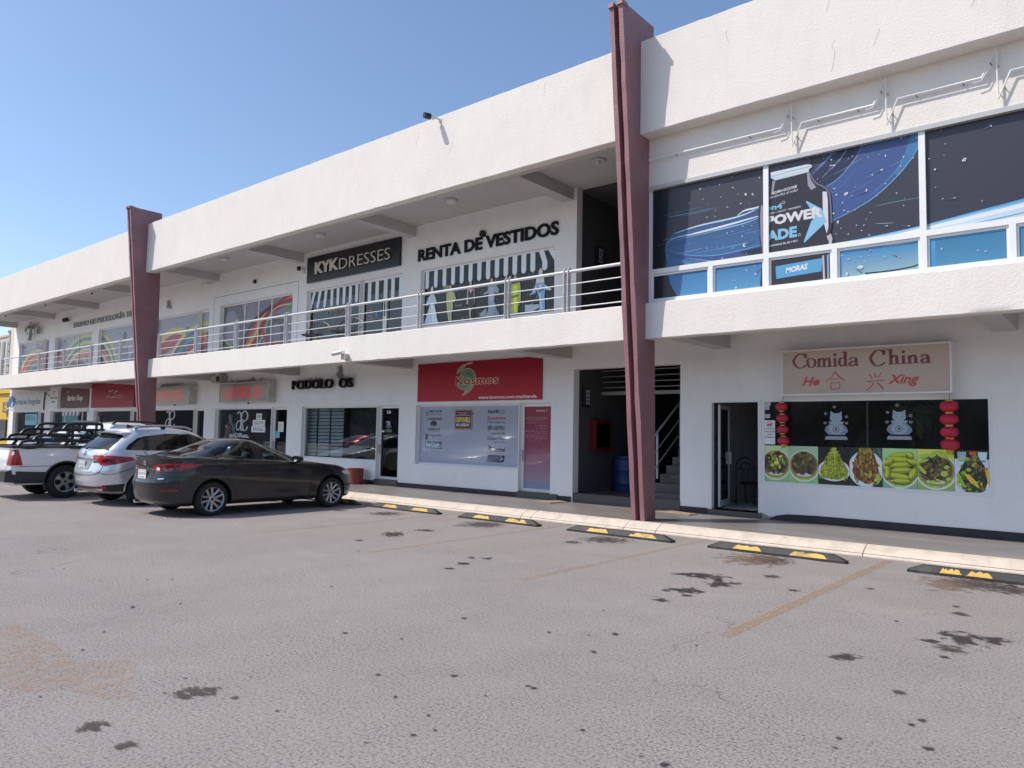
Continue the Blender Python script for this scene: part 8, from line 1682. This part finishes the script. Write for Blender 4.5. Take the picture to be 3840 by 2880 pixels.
# ---------------------------------------------------------------- white pickup with a black rack
def pickup(loc):
    root = thing('white_pickup', 'white pickup truck with a black tube rack over its bed', 'truck', loc, 'vehicles parked nose-in'); P = paint('pickup_paint', (.74, .74, .73), 0.0, .3); o0 = origin_of(root)
    Lw = [level(-1.02, 4.0, .80, .10, .5, .32, 6), level(-1.10, 4.08, .88, .12, .6, .40, 6), level(-1.13, 4.12, .905, .13, .7, .62, 6), level(-1.11, 4.12, .915, .13, .7, .80, 6), level(-1.09, 4.08, .912, .12, .7, [(-1.1, .96), (3, .96), (4, .92)], 6), level(-1.07, 4.0, .90, .11, .7, [(-1.1, 1.08), (2.6, 1.07), (4, .98)], 6), level(-1.06, 3.9, .888, .10, .7, [(-1.1, 1.14), (2.6, 1.12), (4, 1.02)], 6), level(-1.03, 3.8, .86, .10, .7, [(-1.1, 1.15), (2.6, 1.13), (4, 1.04)], 6)]
    V, F = skin_body(Lw); c = Car(root, V, F, [(0, .375), (3.2, .375)], .375, .60, P, WELL, .44); c.finish(); dg = (-.35, 1, 0)
    # cab
    Lc = [level(.72, 3.15, .86, .12, .5, 1.10, 6), level(.76, 2.95, .84, .14, .6, 1.20, 6), level(.84, 2.55, .77, .16, .6, 1.42, 5), level(.92, 2.15, .70, .18, .5, 1.62, 4), level(1.0, 2.0, .62, .2, .4, 1.71, 4), level(1.3, 1.8, .3, .2, .2, 1.76), level(1.5, 1.6, .06, .04, .04, 1.765)]
    V2, F2 = skin_body(Lc); c2 = Car.__new__(Car); c2.root = root; c2.bvh = BVHTree.FromPolygons(V2, F2); c2.cuts = []; me = bpy.data.meshes.new('cab'); me.from_pydata([tuple(v) for v in V2], [], F2); me.materials.append(P); c2.me = me; X = .7
    for nm, pts, d, mr_ in (('rear_windscreen', [(-.66, .7, 1.22), (.66, .7, 1.22), (.58, .9, 1.58), (-.58, .9, 1.58)], (0, 1, 0), False), ('rear_window', [(X, 1.05, 1.22), (X, 1.85, 1.22), (X, 1.82, 1.60), (X, 1.15, 1.60)], (-1, 0, 0), True), ('front_window', [(X, 1.92, 1.22), (X, 2.75, 1.2), (X, 2.25, 1.55), (X, 1.92, 1.60)], (-1, 0, 0), True)): c2.patch(nm, pts, d, CGLASSD, .005, mirror=mr_, cut=True)
    c2.finish('cab')
    for s_ in (-1, 1): MB().tube([(o0.x+s_*.62, o0.y+1.05, o0.z+1.70), (o0.x+s_*.63, o0.y+1.15, o0.z+1.77), (o0.x+s_*.62, o0.y+2.0, o0.z+1.77), (o0.x+s_*.60, o0.y+2.15, o0.z+1.70)], .025, 8).build('roof_rail', TRIM, root, 40)
    # bed: dark liner, rails with scallops, lights, cladding
    MB().box(o0.x-.78, o0.x+.78, o0.y-.98, o0.y+.70, o0.z+1.145, o0.z+1.165).build('bed_cover', mat('bed_liner', (.02, .02, .02), .8), root)
    RK = mat('rack_black', (.012, .012, .013), .32)
    for s_ in (-1, 1):
        pts = [(-1.09, 1.13), (-1.09, 1.19), (.74, 1.19), (.74, 1.13)]; n = 40; low = []
        for i in range(n+1): y = .74-1.83*i/n; low.append((y, 1.135-.035*max(0, math.sin((y+1.0)*6.6)-.35)))
        MB().prism([(o0.y+a, o0.z+b) for a, b in [(-1.09, 1.185), (.74, 1.185)]+low], o0.x+s_*.90-.035, o0.x+s_*.90+.02).build('bed_rail', RK, root, 30)
    MB().box(o0.x-.9, o0.x+.9, o0.y-1.11, o0.y-1.04, o0.z+1.14, o0.z+1.18).build('tailgate_cap', RK, root)
    c.patch('taillight', [(.70, -1.1, .76), (.90, -1.0, .76), (.91, -.86, .76), (.90, -.90, .95), (.88, -.94, 1.10), (.74, -1.1, 1.10), (.72, -1.1, .93)], (-.7, 1, 0), RLIGHT, .012, .03, mirror=True); c.patch('reversing_lamp', [(.84+.045*math.cos(k*.52), -1.0, 1.02+.045*math.sin(k*.52)) for k in range(12)], (-.7, 1, 0), CLEAR, .017, .02, mirror=True)
    c.ribbon('shut_line', [(.68, -1.1, 1.13), (.67, -1.1, .9), (.66, -1.1, .66)], (0, 1, 0), .014, TRIM, mirror=True); c.ribbon('body_line', [(.9, -.95, .735), (.92, -.3, .735)], (-1, 0, 0), .012, TRIM, mirror=True); c.ribbon('body_line', [(.9, .80, 1.1), (.9, .80, .5)], (-1, 0, 0), .012, TRIM, mirror=True)
    CLD = mat('dark_cladding', (.035, .035, .038), .6)
    MB().prism([(o0.y-1.20, o0.z+.40), (o0.y-1.20, o0.z+.62), (o0.y-1.10, o0.z+.66), (o0.y-1.0, o0.z+.66), (o0.y-1.0, o0.z+.38)], o0.x-.90, o0.x+.90).build('bumper', CLD, root); MB().box(o0.x-.7, o0.x+.7, o0.y-1.215, o0.y-1.10, o0.z+.60, o0.z+.64).build('bumper_step', CHROME, root)
    c.patch('cladding', [(.9, -1.0, .36), (.9, -.46, .36), (.9, -.44, .5), (.9, -.36, .60), (.9, -1.0, .63)], (-1, 0, 0), CLD, .012, mirror=True); c.patch('cladding', [(.9, .44, .36), (.9, 2.76, .36), (.9, 2.74, .58), (.9, .40, .58)], (-1, 0, 0), CLD, .012, mirror=True)
    # arch lip
    for s_ in (-1, 1):
        MB().tube([(o0.x+s_*.915, o0.y+.455*math.cos(t), o0.z+.375+.455*math.sin(t)) for t in [math.pi*(-.12+1.24*k/20) for k in range(21)]], .02, 8).build('arch_lip', CLD, root, smooth=50)
    licence(root, c, -1.165, .80, 'RB-48-213', w_=.30, h=.15, x=0)
    # rack: bent tubes climbing forward on both sides, cross bars by the cab
    rk = MB()
    def bar(s_, yr, z, yf): return [(o0.x+s_*.88, o0.y+yr-.20, o0.z+z-.13), (o0.x+s_*.88, o0.y+yr-.12, o0.z+z-.03), (o0.x+s_*.88, o0.y+yr, o0.z+z), (o0.x+s_*.88, o0.y+yf, o0.z+z)]
    rack = MB().tube([(o0.x-.88, o0.y+.72, o0.z+1.18), (o0.x-.88, o0.y+.72, o0.z+1.66), (o0.x-.78, o0.y+.72, o0.z+1.74), (o0.x+.78, o0.y+.72, o0.z+1.74), (o0.x+.88, o0.y+.72, o0.z+1.66), (o0.x+.88, o0.y+.72, o0.z+1.18)], .035, 10).build('rack', RK, root, smooth=40)
    for s_ in (-1, 1):
        for k, (yr, z) in enumerate(((-.78, 1.30), (-.50, 1.42), (-.22, 1.55), (.10, 1.69))):
            MB().tube(bar(s_, yr, z, .70), .034, 10).build('rack_bar', RK, rack, smooth=40)
        for y0_, z0_, z1_ in ((-.55, 1.18, 1.32), (-.30, 1.28, 1.44), (-.02, 1.40, 1.57), (.28, 1.53, 1.70), (-.05, 1.18, 1.32), (.25, 1.28, 1.44)):
            MB().prism([(o0.y+y0_-.05, o0.z+z0_), (o0.y+y0_+.03, o0.z+z0_), (o0.y+y0_+.13, o0.z+z1_), (o0.y+y0_+.05, o0.z+z1_)], o0.x+s_*.88-.02, o0.x+s_*.88+.02).build('rack_strut', RK, rack)
        MB().tube([(o0.x+s_*.88, o0.y+.60, o0.z+1.18), (o0.x+s_*.88, o0.y+.60, o0.z+1.70)], .03, 8).build('rack_post', RK, rack, smooth=40)
    for z in (1.30, 1.42, 1.55): MB().tube([(o0.x-.88, o0.y+.72, o0.z+z), (o0.x+.88, o0.y+.72, o0.z+z)], .022, 8).build('rack_bar', RK, rack, smooth=40)
    MB().box(o0.x+.62, o0.x+.80, o0.y+.69, o0.y+.75, o0.z+1.74, o0.z+1.88).build('rack_lamp', RK, rack)
    MB().tube([(o0.x+.88+.04*math.sin(k*2.1), o0.y-.78+.03*k+.05*math.cos(k*1.7), o0.z+1.21+.03*math.sin(k*2.9)) for k in range(12)], .014, 6).build('tied_rope', mat('brown_rope', (.10, .07, .05), .9), root)
    for yy in (0, 3.2):
        for s_ in (-1, 1): wheel(root, s_*.79, yy, .375, .378, .235, .25, s_, mat('pickup_alloy', (.34, .33, .31), .35, .6), 'slot')
    MB().box(o0.x-.7, o0.x+.7, o0.y-.9, o0.y+3.6, o0.z+.36, o0.z+.45).build('chassis', WELL, root); MB().tube([(o0.x-.8, o0.y, o0.z+.375), (o0.x+.8, o0.y, o0.z+.375)], .06, 10).build('axle', WELL, root)
    return root
sedan((-14.22, 7.20, 0)); crossover((-16.95, 7.15, 0), 'silver crossover with roof rails parked between the grey sedan and the white pickup', (.66, .68, .71), .55)
pickup((-19.62, 6.55, 0)); crossover((-22.35, 8.0, 0), 'white estate car with black roof rails, beyond the pickup', (.74, .74, .73), 0.0, 'white_estate', TRIM, 'SHX-21-7', .93)

# what stands across the lot and shows in the shop glass
rc = sedan((-31.2, 3.6, 0), 'red_sedan', 'red sedan parked across the lot, mirrored in the shop windows', 'red_car_paint', (.42, .012, .02), 'vehicles across the lot'); rc.rotation_euler = (0, 0, math.pi)
cc_ = crossover((-27.2, -1.0, 0), 'white crossover parked across the lot, mirrored in the shop windows', (.74, .74, .73), 0.0, 'white_crossover', TRIM, 'SLT-84-C'); cc_.rotation_euler = (0, 0, math.pi); cc_['group'] = 'vehicles across the lot'
OPW = mat('opposite_wall', (.20, .185, .17), .9, var=.2, vs=.6); ob = thing('opposite_building', 'long low brown building across the parking lot', 'building', (-130, -34, 0)); MB().box(-330, 60, -44, -34, 0, 5.2).build('wall', OPW, ob)
WG = mat('opposite_window', (.03, .04, .05), .2)
for k in range(24): MB().box(-104+k*6.8, -100.5+k*6.8, -33.99, -33.9, .8, 3.0).build('window', WG, ob)
TRK = mat('bark', (.08, .06, .045), .9, var=.3, vs=8); LFM = mat('tree_leaves', (.055, .085, .03), .8, var=.6, vs=3)
for k in range(9):
    q = random.Random(k+40); x, y = -78+k*13+q.uniform(-3, 3), -24+q.uniform(-2.5, 2.5); h = q.uniform(5, 8); t = thing('street_tree', ['first', 'second', 'third', 'fourth', 'fifth', 'sixth', 'seventh', 'eighth', 'ninth'][k]+' shade tree of the row across the parking lot', 'tree', (x, y, 0), 'trees across the lot')
    MB().tube([(x, y, 0), (x+.1, y, h*.35), (x-.1, y+.1, h*.7)], [.2, .15, .06], 8).build('trunk', TRK, t); mb = MB()
    for i in range(700):
        th, ph = q.uniform(0, 6.28), math.acos(q.uniform(-1, 1)); r = q.uniform(.55, 1)**.5; c = Vector((x+2.6*r*math.cos(th)*math.sin(ph)*q.uniform(.8, 1.1), y+2.6*r*math.sin(th)*math.sin(ph), h*.72+h*.34*r*math.cos(ph))); a_ = Vector((q.gauss(0, 1), q.gauss(0, 1), q.gauss(0, 1))).normalized()*.32; b_ = a_.cross(Vector((q.gauss(0, 1), q.gauss(0, 1), q.gauss(0, 1)))).normalized()*.2
        mb.add([c-a_, c+b_, c+a_, c-b_], [(0, 1, 2, 3)])
    mb.build('crown', LFM, t)

# wheel stops
RUB = mat('black_rubber', (.030, .029, .029), rough=.65, var=.35, vs=9, bump=.3, bs=60, dirt=.5, dirtcol=(.11, .10, .09)); YEL = mat('worn_yellow_paint', (.58, .36, .06), rough=.6, var=.2, vs=14, dirt=1.0, dirtcol=(.16, .10, .05))
def stop_geo(x0, x1, y):
    d = .15; h = .105; v = []; f = []; rnd_ = random.Random(int(x0*100)); xs = [x0, x0+.02, x0+.16]+[x0+.16+(x1-x0-.32)*k/10 for k in range(1, 10)]+[x1-.16, x1-.02, x1]
    for i, x in enumerate(xs):
        hh = .038 if i in (0, len(xs)-1) else .045 if i in (1, len(xs)-2) else h+rnd_.gauss(0, .0025); b = 0 if i in (0, 1, len(xs)-1, len(xs)-2) else 1; e = rnd_.gauss(0, .003)
        v += [(x, y+e, 0), (x, y+e, .032), (x, y+(.045 if b else .02)+e, hh-.006), (x, y+(.06 if b else .04), hh), (x, y+(.10 if b else .11), hh), (x, y+d, .03), (x, y+d, 0)]
    n = 7
    for i in range(len(xs)-1):
        for k in range(n): f.append((i*n+k, i*n+(k+1) % n, (i+1)*n+(k+1) % n, (i+1)*n+k))
    f += [tuple(range(n)), tuple(reversed(range((len(xs)-1)*n, len(xs)*n)))]
    f = [tuple(reversed(q)) for q in f]
    return v, f
for i, (x0, x1, y, lb) in enumerate(((-15.32, -13.30, 10.52, 'black and yellow rubber wheel stop under the nose of the grey sedan'), (-12.87, -10.80, 10.58, 'black and yellow rubber wheel stop just right of the grey sedan'), (-10.19, -8.24, 10.55, 'black and yellow rubber wheel stop in front of the Kosmos door'), (-7.57, -5.59, 10.53, 'black and yellow rubber wheel stop at the foot of the nearer maroon pillar'), (-4.97, -3.02, 10.50, 'cracked black and yellow wheel stop before the restaurant door'), (-2.28, -.30, 10.50, 'black and yellow wheel stop cut by the edge of the picture'))):
    t = thing('wheel_stop', lb, 'wheel stop', ((x0+x1)/2, y+.07, 0), 'rubber wheel stops'); v, f = stop_geo(x0, x1, y); MB().add(v, f).build('rubber_block', RUB, t, 30)
    for k, (a, b) in enumerate(((.20, .42), (.62, .88)) if i != 5 else ((.18, .30), (.32, .46), (.74, .92))):
        q = random.Random(i*7+k); xa, xb = x0+(x1-x0)*a, x0+(x1-x0)*b; n = 14; top = []
        for j in range(n+1): u = j/n; x = xa+(xb-xa)*u; hgt = (.045+.052*min(1, u*7, (1-u)*7))*1.0-abs(q.gauss(0, .011)); top.append((x, hgt))
        vv = [(x, y+.0-.004+(.045*(.036-.032)/.07), .036) for x, z in top]+[(x, y-.004+.045*max(0, (z-.032))/.07+.0, z) for x, z in top]; ff = [(j, j+1, n+2+j, n+1+j) for j in range(n)]
        MB().add(vv, ff).build('yellow_patch', YEL, t)

# ================================================================ FAR BACKGROUND
def far_building(name, label, x0, x1, y0, y1, z1, m, wins, wm, cat='building', roof=True):
    t = thing(name, label, cat, ((x0+x1)/2, y0, 0)); MB().box(x0, x1, y0, y1, 0, z1).build('wall', m, t)
    if roof: MB().box(x0-.2, x1+.2, y0-.2, y1+.2, z1, z1+.5).build('roof', m, t)
    nx, nz, zb, ww, wh = wins; mw = None
    for side in (0, 1):
        for i in range(nx):
            for j in range(nz):
                z = zb+(z1-zb-1)*j/nz
                if side == 0: a = x0+(x1-x0)*(i+.5)/nx; bx = (a-ww/2, a+ww/2, y0-.12, y0+.2)
                else: a = y0+(y1-y0)*(i+.5)/nx; bx = (x1-.2, x1+.12, a-ww/2, a+ww/2)
                o = MB().box(bx[0], bx[1], bx[2], bx[3], z, z+wh).build('window', wm, t)
    return t
WND = mat('far_window_glass', (.05, .065, .08), .15)
def at(u, v, dist):
    r = ray(u, v).normalized()*dist; return r.x, r.y, CAM_H+r.z
x, y, z = at(18, 1265, 210); far_building('apartment_tower', 'beige apartment tower far off at the edge of the picture', x-9, x+5.2, y, y+14, z, mat('beige_tower_wall', (.52, .46, .40), .9), (4, 9, 2, 1.6, 2.0), WND)
x, y, z = at(48, 1246, 190); far_building('glass_tower', 'narrow blue-grey glass tower beside the beige apartment tower', x-2.2, x+2.4, y, y+8, z, mat('blue_grey_tower', (.10, .135, .17), .4), (3, 12, 2, .9, 1.7), mat('blue_tower_glass', (.16, .21, .27), .12))
x, y, z = at(60, 1240, 100); far_building('cream_block', 'cream rendered block just past the end of the plaza', x-1.6, x+9, y, y+10, z+2.5, mat('cream_block_wall', (.66, .56, .44), .9), (2, 4, 3, 1.0, 1.5), WND)
x, y, z = at(22, 1480, 75); t = far_building('yellow_shop', 'yellow shop with a blue sign panel beyond the end of the plaza', x-9, x+9, y, y+8, z+.1, mat('yellow_wall', (.62, .40, .05), .8), (3, 1, .5, 1.6, 1.6), WND)
f = lambda u, v: at(u, v, 74.6)
a0, b0 = f(6, 1508), f(40, 1548); s = (b0[0]-a0[0]); sg = thing('shop_sign', 'dark blue sign panel with a yellow three-ring emblem on the yellow shop', 'sign', (a0[0], y, b0[2])); MB().box(a0[0], a0[0]+1.55, y-.25, y-.1, b0[2], a0[2]).build('sign_panel', mat('navy_panel', (.02, .035, .10), .4), sg)
A_ = Art(y-.26, None, 1.2, .002); cx, cz = a0[0]+.72, (a0[2]+b0[2])/2
for q in (1.57, 3.67, 5.76): A_.ring(cx+.20*math.cos(q), cz+.18*math.sin(q), .17, .17, .09, (214, 186, 60), 16)
A_.stroke([(cx+.3, cz-.1), (cx+.75, cz-.1)], .12, (214, 186, 60)); A_.build('emblem', sg, PAPER)
x, y, z = at(20, 1455, 105); far_building('blue_glass_block', 'low pale blue glass building behind the yellow shop', x-10, x+6, y, y+9, z+.6, mat('pale_blue_wall', (.42, .50, .58), .5), (5, 1, z-2.2, 2.4, 1.3), mat('pale_blue_glass', (.20, .28, .38), .1))
